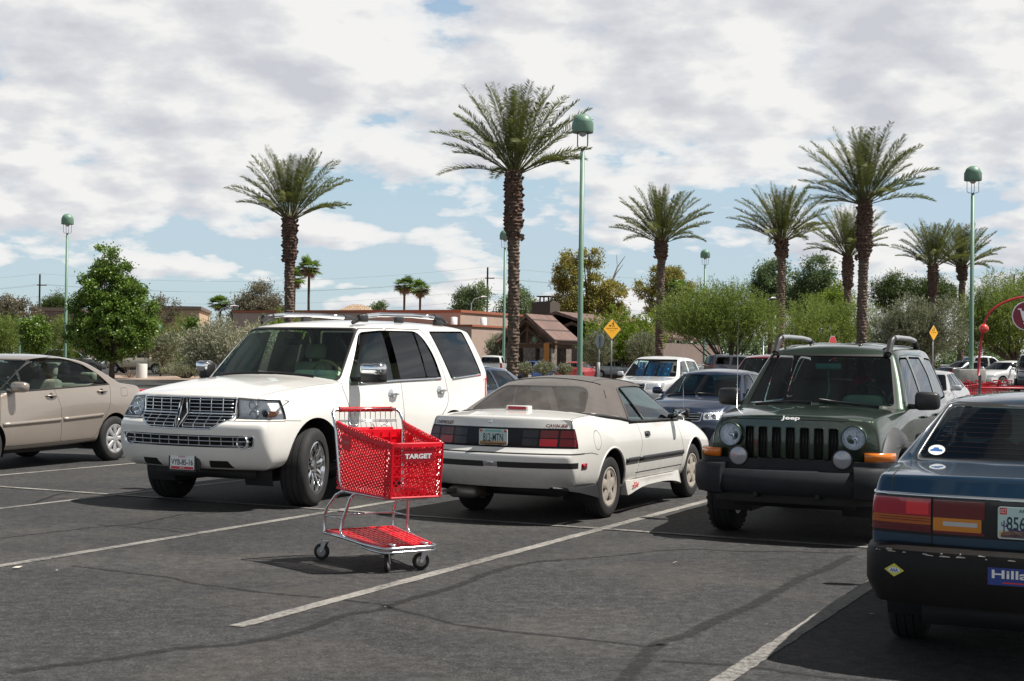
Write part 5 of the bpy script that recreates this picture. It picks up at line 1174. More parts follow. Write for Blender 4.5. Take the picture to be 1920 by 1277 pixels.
    def PB(u, v, d):
        h = bb.ray_cast(Vector((-5, u, v)), Vector((1, 0, 0)))[0]; h = h if h else Vector((-2.42, u, v)); return Vector((h.x - d, u, v))
    rng = random.Random(5); bm = bmesh.new()     # scuffs on the bumper's upper edge
    for k in range(26):
        y = rng.uniform(-.7, .75); L_ = rng.uniform(.005, .05); z = .628 + rng.uniform(-.012, .006)
        add_poly(bm, [(y, z), (y + L_, z + rng.uniform(-.002, .002)), (y + L_ * .8, z + .006), (y + L_ * .1, z + .004)], PB, .0015)
    ob('scuff_marks', bm, mat('scuff_grey', (.35, .32, .29), rough=.8), bp, smooth=False)
    YEL = mat('sticker_yellow', (.62, .58, .08), rough=.5); NB = mat('sticker_blue', (.03, .12, .35), rough=.5)
    c = (.655, .53); bm = bmesh.new(); add_poly(bm, [(c[0] - .052, c[1]), (c[0], c[1] - .034), (c[0] + .052, c[1]), (c[0], c[1] + .034)], PB, .002, 0)
    add_poly(bm, circ(c[0], c[1], .030, 20, ry=.014), PB, .0026, 1); add_text(bm, 'AAA', .020, lambda u, v, d: PB(c[0] - u, c[1] + v, d), .0034, bold=.03, width=.042, mi=2)
    ob('diamond_sticker', bm, [YEL, WHITE_SIGN, NB], bp, smooth=False)
    bm = bmesh.new(); add_poly(bm, [(.192, .497), (.192, .583), (-.10, .583), (-.10, .497)], PB, .002, 0); add_text(bm, 'Hillary', .055, lambda u, v, d: PB(.045 - u, .545 + v, d), .0034, bold=.02, width=.255, mi=1)
    add_poly(bm, [(.12, .507), (.12, .513), (-.09, .513), (-.09, .507)], PB, .0034, 2)
    ob('bumper_sticker', bm, [mat('sticker_navy', (.02, .05, .25), rough=.5), WHITE_SIGN, REDB], bp, smooth=False)
    pu = mat('plate_purple', (.08, .03, .16), rough=.5); sand = mat('plate_sand', (.62, .42, .22), rough=.5); red = mat('sticker_red', (.6, .05, .05), rough=.5); dg = mat('plate_dark_teal', (.03, .12, .12), rough=.5)
    pf = lambda u, v, d: Vector((B.P('B', 0, .8).x - .014 - d, .0 - u, .797 + v)); mt = [(-.14, -.074), (.14, -.074), (.14, -.045), (.07, -.05), (.02, -.045), (-.02, -.030), (-.05, -.036), (-.07, -.020), (-.10, -.038), (-.14, -.052)]
    cactus = [(-.128, -.05), (-.122, -.05), (-.122, -.02), (-.112, -.02), (-.112, .0), (-.116, .0), (-.116, -.014), (-.122, -.014), (-.122, .012), (-.128, .012), (-.128, -.01), (-.134, -.01), (-.134, .004), (-.138, .004), (-.138, -.016), (-.128, -.016)]
    plate(root, pf, '856-KTR', .31, .16, (.50, .66, .64), (.015, .07, .07), ctext=.070, tw=.225, extra=[(sand, [[(-.148, -.074), (.148, -.074), (.148, -.04), (-.148, -.04)]]), (pu, [mt, cactus]), (dg, [('text', 'ARIZONA', .017, .0, .062, .11)]), (red, [[(-.146, .042), (-.112, .042), (-.112, .076), (-.146, .076)]]), (WHITE_SIGN, [('text', 'OCT', .020, -.129, .059, .028)])])
    # oval sticker on the rear glass
    bm = bmesh.new(); Bf = lambda u, v, d: B.P('B', u, v, d + .002); add_poly(bm, circ(.555, 1.105, .048, 24, ry=.026), Bf, .002, 0)
    add_poly(bm, [(.59, 1.098), (.52, 1.098), (.522, 1.108), (.54, 1.11), (.548, 1.118), (.57, 1.118), (.578, 1.109), (.59, 1.107)], Bf, .003, 1); ob('oval_sticker', bm, [WHITE_SIGN, NB], root, smooth=False)
    for x in (1.3, -1.3):
        for s in (1, -1): wheel(root, x, s * .815, .32, .205, .19, 'hubcap', 0, SILVER)
    bm = bmesh.new(); box(bm, -2.1, 2.0, -.55, .55, .22, .36); tube(bm, [(-1.3, -.7, .32), (-1.3, .7, .32)], .04, 8); ob('chassis', bm, TRIM, root)
    bm = bmesh.new(); box(bm, -1.6, -1.0, -.60, .60, .95, 1.04, .02); box(bm, -1.25, -.95, -.62, .62, .6, 1.08, .06); ob('rear_bench', bm, INT_GREY, root)
    for y in (.36, -.36): seat(root, -.15, y, .55, INT_GREY, .56)
    bm = bmesh.new(); box(bm, .5, 1.0, -.66, .66, .80, .96, .05); ob('dashboard', bm, INT_GREY, root); steering(root, .35, .36, .90, BLACKP)
blue_saloon()
# ------------------------------------------------------------------ beige saloon at the left edge
BEIGE = paint('beige_metallic', (.36, .31, .265), metal=.45, dirt=.12, rough=.32, dirtz=(.6, .3), back=(.20, .18, .15))
def beige_saloon():
    root = empty('parked_saloon', (-7.14, 20.12, 0), -1.9538, 'beige metallic saloon with silver eight-spoke hubcaps, cut off by the left edge', 'car', scale=1.03)
    xs = [-2.2, -2.0, -1.78, -1.5, -1.2, -.75, -.25, .35, .92, 1.25, 1.55, 1.85, 2.1]
    spec = dict(xs=xs, cabin=(3, 8), bow_f=.26, bow_r=.16, bow_ws=.18, bow_bl=.16, bow_pow=2.8, rail_drop=.015, bulge=.02, roof_crown=.055, crown_pow=2.4, ts=[.06, .5, .93, 1.0],
        rows=[[(-2.1, .66, .32), (2.1, .62, .24)],
              [(-2.15, .76, .34), (-1.85, .80, .31), (0, .815, .24), (1.85, .80, .24), (2.15, .68, .27)],
              [(-2.2, .79, .48), (0, .85, .43), (1.3, .845, .42), (2.22, .70, .42)],
              [(-2.21, .79, .66), (-1.3, .85, .68), (0, .855, .66), (1.3, .845, .62), (2.2, .68, .56)],
              [(-2.17, .77, .90), (-1.3, .84, .94), (0, .85, .88), (1.3, .81, .80), (2.13, .66, .66)],
              [(-2.12, .70, 1.045), (-1.6, .765, 1.10), (-1.0, .80, 1.09), (0, .81, 1.05), (.92, .80, .985), (1.5, .74, .91), (2.05, .62, .76)]],
        crown=[(-2.3, .03), (-1.6, .05), (.8, .09), (1.5, .09), (2.1, .04)],
        roof=[(-1.0, .56, 1.39), (-.82, .585, 1.43), (-.55, .60, 1.455), (-.25, .605, 1.465), (.05, .60, 1.455), (.26, .575, 1.415)],
        crease=[('rear', 5, 0, 0, .4), ('ws', 0, 0, 0, .4)])
    B = Body(spec); well(B, root, 1.3, .32, .37, .45, None); well(B, root, -1.3, .32, .37, .45, None)
    FD = rpoly([(.99, .97), (1.06, .60), (1.02, .31), (-.13, .33), (-.11, .8), (0, 1.06), (.0, 1.46), (.35, 1.40), (.70, 1.18)], .03); RD = rpoly([(-.13, .33), (-.85, .345), (-.98, .50), (-1.16, .80), (-1.21, 1.09), (-1.02, 1.25), (-.75, 1.40), (-.3, 1.48), (.0, 1.46), (0, 1.06), (-.11, .8)], .03)
    for nm, p in (('fdoor', FD), ('rdoor', RD)): B.sides(nm, p); B.strip('gap', p, .007, closed=True)
    B.sides('trim', rpoly([(1.0, 1.0), (.62, 1.28), (.30, 1.425), (.0, 1.465), (-.42, 1.462), (-.80, 1.375), (-1.06, 1.235), (-1.19, 1.095), (0, 1.045)], [.02, .1, .1, .1, .1, .1, .1, .02, .0]), ymin=.4)
    B.sides('fwin', rpoly([(.93, 1.035), (.62, 1.25), (.30, 1.40), (.09, 1.435), (.045, 1.07)], [.03, .1, .08, .02, .02]), ymin=.4)
    B.sides('rwin', rpoly([(-.085, 1.08), (-.04, 1.44), (-.42, 1.435), (-.775, 1.36), (-.885, 1.115)], [.02, .03, .1, .02, .02]), ymin=.4)
    B.sides('vwin', rpoly([(-.925, 1.12), (-.825, 1.335), (-1.0, 1.23), (-1.12, 1.125)], [.02, .02, .08, .02]), ymin=.4)
    up = lambda c, n: c.x > 0 and c.z > .9 and n.x > .2 and n.z > .15
    B.cut('wstrim', 'front', rpoly([(-.70, 1.02), (-.58, 1.44), (.58, 1.44), (.70, 1.02)], .04), up); B.cut('ws', 'front', rpoly([(-.68, 1.04), (-.56, 1.425), (.56, 1.425), (.68, 1.04)], .05), up)
    B.cut('back', 'front', rpoly([(-.64, 1.13), (.64, 1.13), (.54, 1.40), (-.54, 1.40)], .06), lambda c, n: c.x < -.9 and c.z > 1.08 and n.x < -.2)
    B.strip('gap', rpoly([(-1.44, .92), (-1.60, .925), (-1.62, 1.04), (-1.46, 1.04)], .03), .006, closed=True)
    for s in (1, -1): B.strip('gap', [(-2.2, s * .64), (-1.9, s * .66), (-1.62, s * .66)], .006, 'top', cond=lambda c, n: n.z > .4 and c.z > 1)
    B.part('body', ['body', 'gap', 'trim', 'wstrim'], [BEIGE, GAP, TRIM, TRIM], root)
    GC = glass('green_clear_glass', (.60, .74, .70))
    for s in 'LR':
        sg = 1 if s == 'L' else -1
        for nm in ('fdoor', 'rdoor'):
            d = B.part('door', ['%s|%s' % (nm, s)], BEIGE, root); B.part('window', ['%swin|%s' % (nm[0], s)], GC, d, inset=.006)
            if nm == 'rdoor': B.part('window', ['vwin|' + s], GC, d, inset=.006)
            x, z = (.07, .955) if nm == 'fdoor' else (-1.0, 1.0)
            bm = bmesh.new(); tube(bm, [B.P(s, x - .105, z, 0), B.P(s, x - .08, z + .003, .022), B.P(s, x, z + .004, .032), B.P(s, x + .08, z + .003, .022), B.P(s, x + .105, z, 0)], [.014, .017, .018, .017, .014], 8, flat=.7); ob('handle', bm, BEIGE, d)
            bm = bmesh.new(); prism(bm, circ(x, z, .04, 18), -.01, .0015, lambda u, v, dd: B.P(s, u, v, dd)); fixn(bm); ob('handle_recess', bm, GAP, d)
            bm = bmesh.new(); B.band(s, line((1.0, .60) if nm == 'fdoor' else (-.16, .635), (-.105, .633) if nm == 'fdoor' else (-1.0, .67), 8), .045, .018, bm); ob('side_moulding', bm, BEIGE, d)
        bm = bmesh.new(); B.band(s, lines([(1.0, 1.01), (0, 1.052), (-1.19, 1.10)], 8), .016, .008, bm); ob('belt_moulding', bm, TRIM, root)
        mirror_obj(root, B, s, .80, 1.06, (.12, .23, .15), BEIGE, .05, rnd=.05)
        bm = bmesh.new(); prism(bm, rpoly([(-2.18, .78), (-1.98, .80), (-2.02, 1.0), (-2.16, 1.02)], .03), -.01, .006, lambda u, v, d: B.P(s, u, v, d)); fixn(bm); ob('taillight', bm, RED, root)
        bm = bmesh.new(); prism(bm, rpoly([(2.1, .62), (1.8, .66), (1.68, .80), (2.05, .72)], .03), -.01, .006, lambda u, v, d: B.P(s, u, v, d)); fixn(bm); ob('headlight', bm, REFL, root)
    B.part('windshield', ['ws'], G_WS, root, inset=.004); B.part('rear_window', ['back'], GC, root, inset=.004)
    for x in (1.3, -1.3):
        for s in (1, -1): wheel(root, x, s * .84, .318, .2, .205, 'hubcap', 0, SILVER)
    bm = bmesh.new(); box(bm, -2.0, 2.0, -.6, .6, .20, .30); ob('chassis', bm, TRIM, root)
    bm = bmesh.new(); box(bm, -1.5, .9, -.74, .74, .32, .42); ob('cabin_floor', bm, INT_GREY, root)
    for y in (.37, -.37): seat(root, -.02, y, .58, INT_BEIGE, .60)
    bm = bmesh.new(); box(bm, -1.2, -.75, -.62, .62, .5, .70, .05); box(bm, -1.35, -1.15, -.62, .62, .6, 1.10, .07)
    for y in (.36, -.36): box(bm, -1.33, -1.22, y - .13, y + .13, 1.12, 1.26, .04)
    ob('rear_bench', bm, INT_BEIGE, root)
    bm = bmesh.new(); box(bm, .6, 1.1, -.70, .70, .85, 1.03, .06); ob('dashboard', bm, INT_GREY, root); steering(root, .48, .37, .98, BLACKP)
beige_saloon()
# ------------------------------------------------------------------ shopping cart
def shopping_cart():
    root = empty('shopping_cart', (-1.095, 11.12, 0), R(-58), 'red plastic shopping cart with chrome frame, standing alone on the asphalt in front', 'shopping cart', scale=1.035)
    RP = mat('red_cart_plastic', (.70, .006, .020), rough=.28, var=.12, vscale=14, spec=.6)
    def lattice(bm, q, sets, t=.006, mi=0):
        """bars over the quad q = (bottom a, bottom b, top b, top a)"""
        a, b, c, d = [Vector(p) for p in q]; U = ((b - a).length + (c - d).length) / 2; V = ((d - a).length + (c - b).length) / 2
        nrm = (b - a).cross(d - a).normalized()
        def F(u, v, o): 
            u = min(max(u / U, 0), 1); v = min(max(v / V, 0), 1); return (a * (1 - u) + b * u) * (1 - v) + (d * (1 - u) + c * u) * v + nrm * o
        for ang, sp, wd, tt in sets:
            dx_, dy_ = math.cos(R(ang)), math.sin(R(ang)); nx, ny = -dy_, dx_
            cs = [nx * x + ny * y for x in (0, U) for y in (0, V)]; k0 = min(cs); 
            while k0 < max(cs):
                k0 += sp; ts = []
                # clip the line nx*x+ny*y=k0 to the rectangle
                t0, t1 = -1e9, 1e9; px_, py_ = nx * k0, ny * k0; ok = True
                for p_, d_, lo, hi in ((px_, dx_, 0, U), (py_, dy_, 0, V)):
                    if abs(d_) < 1e-9: ok = ok and lo <= p_ <= hi; continue
                    s0, s1 = sorted(((lo - p_) / d_, (hi - p_) / d_)); t0 = max(t0, s0); t1 = min(t1, s1)
                if not ok or t1 - t0 < .004: continue
                A = (px_ + dx_ * t0, py_ + dy_ * t0); Bq = (px_ + dx_ * t1, py_ + dy_ * t1); vs = []
                for o in (-tt / 2, tt / 2):
                    for (x, y) in (A, Bq):
                        for s in (-1, 1): vs.append(bm.verts.new(F(x + nx * wd / 2 * s, y + ny * wd / 2 * s, o)))
                for qd in ((0, 1, 3, 2), (4, 6, 7, 5), (0, 4, 5, 1), (2, 3, 7, 6), (0, 2, 6, 4), (1, 5, 7, 3)): bm.faces.new([vs[i] for i in qd]).material_index = mi
    wr, wf = .275, .202; xr, xf = .02, .74; zb, zt, zf = .545, 1.05, .925
    AR = lambda s: ((xr - .03, s * wr * .97, zb + .01), (xf - .015, s * wf * .98, zb - .005), (xf + .02, s * wf, zf), (xr - .02, s * wr, zt))
    xm = .42; zmid = zf + .012        # rim falls to the corner, then runs level to the nose
    for s in (1, -1):
        a, b, c, d = AR(s); m0 = tuple(Vector(a).lerp(Vector(b), .90)); m1 = (Vector(d).lerp(Vector(c), .90).x, s * (wr + (wf - wr) * .90), zf + .02)
        bm = bmesh.new(); lattice(bm, (a, m0, m1, d), [(58, .025, .0115, .007), (-38, .031, .0085, .007)]); lattice(bm, (m0, b, c, m1), [(45, .027, .0095, .006), (-45, .027, .0095, .006), (0, .06, .008, .008)])
        for p, q in ((m0, m1),): tube(bm, [p, q], .008, 6)
        tube(bm, [a, b], .008, 6); tube(bm, [b, c], .010, 6)
        pn = [(-.05 + .30, .82), (.0, 0)]
        ob('basket_side', bm, RP, root, smooth=False)
        bm = bmesh.new(); A_, D_, M0, M1 = Vector(a), Vector(d), Vector(m0), Vector(m1)
        S = lambda u, v: (A_ * (1 - u) + M0 * u) * (1 - v) + (D_ * (1 - u) + M1 * u) * v
        pv = [S(.10, .62), S(.30, .62), S(.30, .84), S(.10, .84)]; off = Vector((0, s * .006, 0))
        f0 = [bm.verts.new(p + off) for p in pv]; f1 = [bm.verts.new(p - off) for p in pv]; bm.faces.new(f0); bm.faces.new(f1[::-1])
        for k in range(4): bm.faces.new((f0[k], f0[(k + 1) % 4], f1[(k + 1) % 4], f1[k]))
        fixn(bm); add_text(bm, 'TARGET', .020, lambda u, v, d_: S(.20 + (u if s < 0 else -u) / .56, .735 + v / .5) + Vector((0, s * .0085, 0)), 0, bold=.03, width=.088, mi=1)
        ob('side_sign', bm, [RP, mat('faded_lettering', (.50, .25, .25), rough=.6)], root, smooth=False)
    # front, bottom
    fa, fb, fc, fd = (xf - .015, -wf * .98, zb - .005), (xf - .015, wf * .98, zb - .005), (xf + .02, wf, zf), (xf + .02, -wf, zf)
    bm = bmesh.new(); lattice(bm, (fa, fb, fc, fd), [(48, .034, .0075, .006), (-48, .034, .0075, .006), (0, .075, .007, .010), (90, .13, .010, .008)]); tube(bm, [fa, fb], .009, 6); ob('basket_front', bm, RP, root, smooth=False)
    bm = bmesh.new(); lattice(bm, ((xr, -wr * .93, zb), (xf - .03, -wf * .93, zb - .005), (xf - .03, wf * .93, zb - .005), (xr, wr * .93, zb)), [(45, .03, .006, .006), (-45, .03, .006, .006)]); ob('basket_bottom', bm, RP, root, smooth=False)
    Ff = lambda u, v, d: Vector((xf + .02 - .035 * (zf - (.835 + v)) / (zf - zb) + .012 + d, u, .835 + v))
    bm = bmesh.new(); prism(bm, rpoly([(-.125, -.043), (.125, -.043), (.125, .043), (-.125, .043)], .006), -.010, .0, Ff); fixn(bm); ob('sign_panel', bm, mat('red_sign_panel', (.36, .008, .02), rough=.4), root, smooth=False)
    bm = bmesh.new(); add_text(bm, 'TARGET', .036, Ff, .0015, bold=.045, width=.215); ob('lettering', bm, WHITE_SIGN, root, smooth=False)
    # rim
    bm = bmesh.new()
    def band3(pts, h=.026, t=.011):
        prev = None; n = len(pts)
        for i, p in enumerate(pts):
            p = Vector(p); dd = (Vector(pts[min(i + 1, n - 1)]) - Vector(pts[max(i - 1, 0)])); dd.z = 0; dd.normalize(); e = Vector((dd.y, -dd.x, 0))
            ring = [bm.verts.new(p + e * a + Vector((0, 0, b))) for a, b in ((t, -h), (t, 0), (t * .4, .006), (-t * .6, .006), (-t * .6, -h))]
            if prev:
                for k in range(5): bm.faces.new((prev[k], prev[(k + 1) % 5], ring[(k + 1) % 5], ring[k]))
            prev = ring
    rim = [(xr - .02, -wr, zt), (.20, -wr + .022, zt - .055), (.40, -.228, zt - .088), (.56, -.212, zf + .012), (xf - .02, -wf - .004, zf + .004), (xf + .012, -wf + .012, zf + .002), (xf + .024, -wf + .04, zf), (xf + .026, 0, zf)]
    rim = rim + [(x, -y, z) for x, y, z in rim[::-1][1:]]
    band3(rim); fixn(bm); ob('basket_rim', bm, RP, root, angle=40)
    bm = bmesh.new(); r2 = [(x, y * 1.0, z - .040) for x, y, z in rim]; tube(bm, r2, .006, 6); ob('rim_rib', bm, RP, root)
    # back gate with child seat
    bm = bmesh.new(); box(bm, xr + .015, xr + .025, -wr + .03, wr - .03, .60, .99, .004)
    for y in np.linspace(-wr + .06, wr - .06, 7): box(bm, xr + .022, xr + .034, y - .005, y + .005, .60, .97)
    for z in (.65, .72, .79, .86, .93): box(bm, xr + .022, xr + .032, -wr + .04, wr - .04, z, z + .006)
    ob('seat_back', bm, RP, root, smooth=False)
    bm = bmesh.new(); M = Matrix.Translation((xr + .03, 0, .80)) @ Matrix.Rotation(R(-22), 4, 'Y'); box(bm, 0, .008, -.20, .20, 0, .20, .003, M=M); box(bm, 0, .01, -.20, .20, 0, .016, M=M @ Matrix.Translation((.0, 0, .2)))
    for y in (-.10, .0, .10): box(bm, .008, .014, y - .004, y + .004, .01, .19, M=M)
    ob('child_seat', bm, RP, root, smooth=False)
    bm = bmesh.new(); zt2 = 1.142
    for y in np.linspace(-.235, .235, 12): tube(bm, [(-.055, y, zt2), (-.05, y, 1.06), (.0, y, .93), (.02, y, .80)], .0028, 5)
    for z, x in ((zt2, -.055), (1.055, -.05), (1.045, -.045), (.95, -.008)): tube(bm, [(x, -.245, z), (x, .245, z)], .0035, 6)
    for y in (-.13, .13):
        tube(bm, [(-.048, y - .03, 1.05), (-.02, y - .03, 1.02), (-.02, y + .03, 1.02), (-.048, y + .03, 1.05)], .004, 6)
    ob('wire_gate', bm, STEEL, root)
    bm = bmesh.new(); box(bm, -.06, -.045, -.03, .03, 0, .003) if False else None
    tube(bm, [(-.01, .02, 1.03), (.02, .06, .95), (.03, .09, .86)], .012, 6, flat=.25); tube(bm, [(-.03, -.12, 1.0), (.02, -.10, .92), (.03, -.10, .84)], .012, 6, flat=.25)
    ob('seat_strap', bm, mat('faded_strap', (.5, .12, .12), rough=.6), root)
    # handle
    bm = bmesh.new(); r_ = .013
    for s in (1,):
        pass
    for s in (1, -1):
        tube(bm, [(-.085, 0, 1.135), (-.085, s * .20, 1.135), (-.083, s * .262, 1.132), (-.068, s * .283, 1.11), (-.03, s * .287, 1.06), (.0, s * .284, .98), (.03, s * .262, .62), (.05, s * .252, .56), (.09, s * .235, .535), (.60, s * .185, .530), (.68, s * .12, .528), (.69, 0, .528)], r_, 10)
    ob('handle_frame', bm, STEEL, root)
    bm = bmesh.new(); tube(bm, [(-.085, -.215, 1.135), (-.085, .215, 1.135)], .0185, 14)
    for y in (-.215, -.07, .07, .215): tube(bm, [(-.085, y - .006, 1.135), (-.085, y + .006, 1.135)], .0205, 14)
    ob('handle_grip', bm, mat('red_handle_grip', (.60, .015, .02), rough=.35), root)
    # lower frame
    for s in (1, -1):
        bm = bmesh.new(); tube(bm, [(.10, s * .235, .535), (.03, s * .245, .53), (-.03, s * .262, .50), (-.13, s * .285, .40), (-.165, s * .29, .34), (-.17, s * .29, .22), (-.16, s * .29, .20)], .012, 8); ob('rear_leg', bm, STEEL, root)
        bm = bmesh.new(); tube(bm, [(.30, s * .215, .535), (.20, s * .225, .525), (.165, s * .24, .49), (.11, s * .27, .33), (.09, s * .28, .25), (.11, s * .28, .215), (.17, s * .27, .20)], .012, 8); ob('front_leg', bm, STEEL, root)
        bm = bmesh.new(); tube(bm, [(-.168, s * .29, .335), (.11, s * .27, .335)], .006, 6); ob('brace', bm, STEEL, root)
    bm = bmesh.new(); tube(bm, [(-.168, -.29, .335), (-.168, .29, .335)], .006, 6); ob('brace', bm, STEEL, root)
    for z in (.205, .165):
        bm = bmesh.new(); L_ = [(-.19, .0, z), (-.19, .26, z), (-.17, .292, z), (.12, .285, z), (.22, .27, z - .008), (.36, .235, z - .025), (.50, .225, z - .028), (.63, .22, z - .028), (.665, .20, z - .028), (.68, .15, z - .028), (.68, 0, z - .028)]
        if z < .2: L_ = [(.34, .228, z - .02)] + [(x, y, zz) for x, y, zz in L_[6:]]; tube(bm, [(x, -y, zz + .012) for x, y, zz in L_] + [(x, y, zz + .012) for x, y, zz in L_[::-1][1:]], .009, 8)
        else: tube(bm, [(x, -y, zz) for x, y, zz in L_] + [(x, y, zz) for x, y, zz in L_[::-1][1:]], .012, 8)
        ob('base_rail', bm, STEEL, root)
    bm = bmesh.new(); T = [(-.15, -.275), (.60, -.20), (.60, .20), (-.15, .275)]; tz = lambda x: .222 - (x + .15) * .048
    q = [(x, y, tz(x)) for x, y in T]; lattice(bm, q, [(0, .040, .010, .012), (60, .026, .007, .010), (90, .075, .008, .014)], mi=0)
    vs = [bm.verts.new((x, y, tz(x) - .004)) for x, y in T]; bm.faces.new(vs)
    ring = [Vector(p) for p in q]; tube(bm, ring, .012, 6, closed=True); ob('lower_tray', bm, RP, root, smooth=False)
    for y in (-.13, .13):
        bm = bmesh.new(); box(bm, .60, .672, y - .014, y + .014, .175, .205, .003); ob('tray_clip', bm, STEEL, root)
    # casters
    def caster(x, y, ztop, yaw, label=None):
        c = empty('caster', (x, y, 0), yaw); c.parent = root
        bm = bmesh.new(); lathe(bm, [(.038, -.010), (.060, -.013), (.0625, -.006), (.0625, .006), (.060, .013), (.038, .010)], 26, 'Y', Matrix.Translation((-.03, 0, .0625)), 0); fixn(bm); ob('tyre', bm, TIRE, c)
        bm = bmesh.new(); lathe(bm, [(.001, -.014), (.02, -.013), (.03, -.008), (.039, -.010), (.039, .010), (.03, .008), (.02, .013), (.001, .014)], 22, 'Y', Matrix.Translation((-.03, 0, .0625))); fixn(bm); ob('hub', bm, mat('grey_hub', (.30, .29, .28), rough=.5), c)
        bm = bmesh.new()
        for s in (1, -1):
            prism(bm, [(-.042, .055), (-.018, .052), (.018, .135), (-.022, .142)], s * .016, s * .019, lambda u, v, d: Vector((u, d, v)))
        box(bm, -.026, .022, -.02, .02, .132, .146, .003); tube(bm, [(0, 0, .14), (0, 0, ztop)], .010, 8); tube(bm, [(-.03, -.024, .0625), (-.03, .024, .0625)], .006, 6)
        fixn(bm); ob('fork', bm, STEEL, c, smooth=False)
    caster(-.16, -.285, .20, R(35)); caster(-.16, .285, .20, R(-20)); caster(.60, -.155, .17, R(-62 + 20)); caster(.60, .155, .17, R(75))
shopping_cart()
# ------------------------------------------------------------------ vegetation
def leafmat(name, c1, c2, trans=.35, rough=.5, spec=.3):
    m = bpy.data.materials.new(name); m.use_nodes = True; t = m.node_tree; L = t.links.new; b = t.nodes['Principled BSDF']
    at = N(t, 'ShaderNodeAttribute', attribute_name='tone'); r = ramp(t, [(0, c1), (1, c2)], at.outputs['Fac']); L(r.outputs[0], b.inputs['Base Color']); b.inputs['Roughness'].default_value = rough; b.inputs['Specular IOR Level'].default_value = spec
    tr = N(t, 'ShaderNodeBsdfTranslucent'); L(r.outputs[0], tr.inputs[0]); ms = N(t, 'ShaderNodeMixShader', i_Fac=trans); ms.inputs[0].default_value = trans
    L(b.outputs[0], ms.inputs[1]); L(tr.outputs[0], ms.inputs[2]); L(ms.outputs[0], t.nodes['Material Output'].inputs[0]); return m
LM = {'green': leafmat('leaf_glossy_green', (.045, .095, .014), (.22, .335, .055), .3, .38, .5), 'mesq': leafmat('leaf_mesquite', (0.083, 0.144, 0.025), (0.302, 0.365, 0.088), .45), 'olive': leafmat('leaf_olive', (0.111, 0.130, 0.072), (0.338, 0.351, 0.221), .25),
      'euc': leafmat('leaf_eucalyptus', (0.058, 0.104, 0.049), (0.208, 0.273, 0.111), .4), 'eucy': leafmat('leaf_eucalyptus_yellow', (0.111, 0.124, 0.026), (0.468, 0.403, 0.111), .4), 'sage': leafmat('leaf_pale_sage', (0.169, 0.182, 0.117), (0.494, 0.481, 0.338), .2),
      'grey': leafmat('leaf_grey_brown', (0.078, 0.081, 0.049), (0.260, 0.227, 0.156)), 'pine': leafmat('leaf_pine', (0.026, 0.055, 0.016), (0.130, 0.182, 0.039)), 'palm': leafmat('palm_leaflet', (.046, .064, .014), (.185, .205, .050), .35, .5, .25), 'bright': leafmat('leaf_yellow_green', (0.078, 0.146, 0.015), (0.312, 0.400, 0.046), .45),
      'dry': leafmat('dry_frond', (.14, .09, .05), (.36, .26, .17), .2, .8)}
BARK = mat('bark_brown', (.085, .062, .045), rough=.95, bump=.8, bscale=9, var=.4, vscale=5); BARKP = mat('bark_pale', (.30, .26, .21), rough=.9, bump=.4, bscale=6, var=.35, vscale=3)
def quads(V, T, name, m, parent=None):
    """V (n,4,3) quads with tone T (n)"""
    n = len(V); me = bpy.data.meshes.new(name); me.vertices.add(n * 4); me.vertices.foreach_set('co', V.astype(np.float32).ravel())
    me.loops.add(n * 4); me.loops.foreach_set('vertex_index', np.arange(n * 4, dtype=np.int32)); me.polygons.add(n); me.polygons.foreach_set('loop_start', np.arange(0, n * 4, 4, dtype=np.int32))
    a = me.attributes.new('tone', 'FLOAT', 'FACE'); a.data.foreach_set('value', T.astype(np.float32)); me.update(); me.validate()
    me.materials.append(m); o = bpy.data.objects.new(name, me); COL.objects.link(o); o.parent = parent; return o
def leafquads(rng, P, L_, W_, D=None, spread=1.0, curl=.15):
    """leaf quads at P pointing along D (unit) with random jitter"""
    n = len(P); r = rng.normal(size=(n, 3)) * spread; d = r if D is None else D + r; d /= np.linalg.norm(d, axis=1)[:, None] + 1e-9
    u = np.cross(d, rng.normal(size=(n, 3))); u /= np.linalg.norm(u, axis=1)[:, None] + 1e-9
    L_ = (L_ * rng.uniform(.6, 1.3, n))[:, None]; W_ = (W_ * rng.uniform(.7, 1.2, n))[:, None]
    mid = P + d * L_ * .5; return np.stack([P, mid + u * W_ * .5, P + d * L_, mid - u * W_ * .5], 1)
def crown(rng, blobs, n, L_, W_, clumps=60, cr=.45, mode='leaf', spread=1.0, up=0.0):
    """leaves gathered in clumps over ellipsoid blobs [(x,y,z,rx,ry,rz,weight)]"""
    Ps, Ts, Ds = [], [], []; tot = sum(b[6] for b in blobs)
    for (x, y, z, rx, ry, rz, wt) in blobs:
        k = max(3, int(clumps * wt / tot)); m = int(n * wt / tot / k)
        d = rng.normal(size=(k, 3)); d /= np.linalg.norm(d, axis=1)[:, None]; rad = rng.uniform(.35, 1.0, k) ** .45
        C = np.stack([x + d[:, 0] * rx * rad, y + d[:, 1] * ry * rad, z + d[:, 2] * rz * rad], 1); tone = rng.uniform(0, 1, k)
        for c, dd, tn in zip(C, d, tone):
            s = cr * rng.uniform(.6, 1.35); q = rng.normal(size=(m, 3)) * s * .5; q[:, 2] *= .75
            Ps.append(c + q); Ts.append(np.clip(tn * .55 + rng.uniform(0, .45, m), 0, 1)); e = np.tile(dd * .5 + np.array([0, 0, up]), (m, 1)); Ds.append(e)
    P = np.concatenate(Ps); T = np.concatenate(Ts); D = np.concatenate(Ds)
    return leafquads(rng, P, L_, W_, D, spread), T
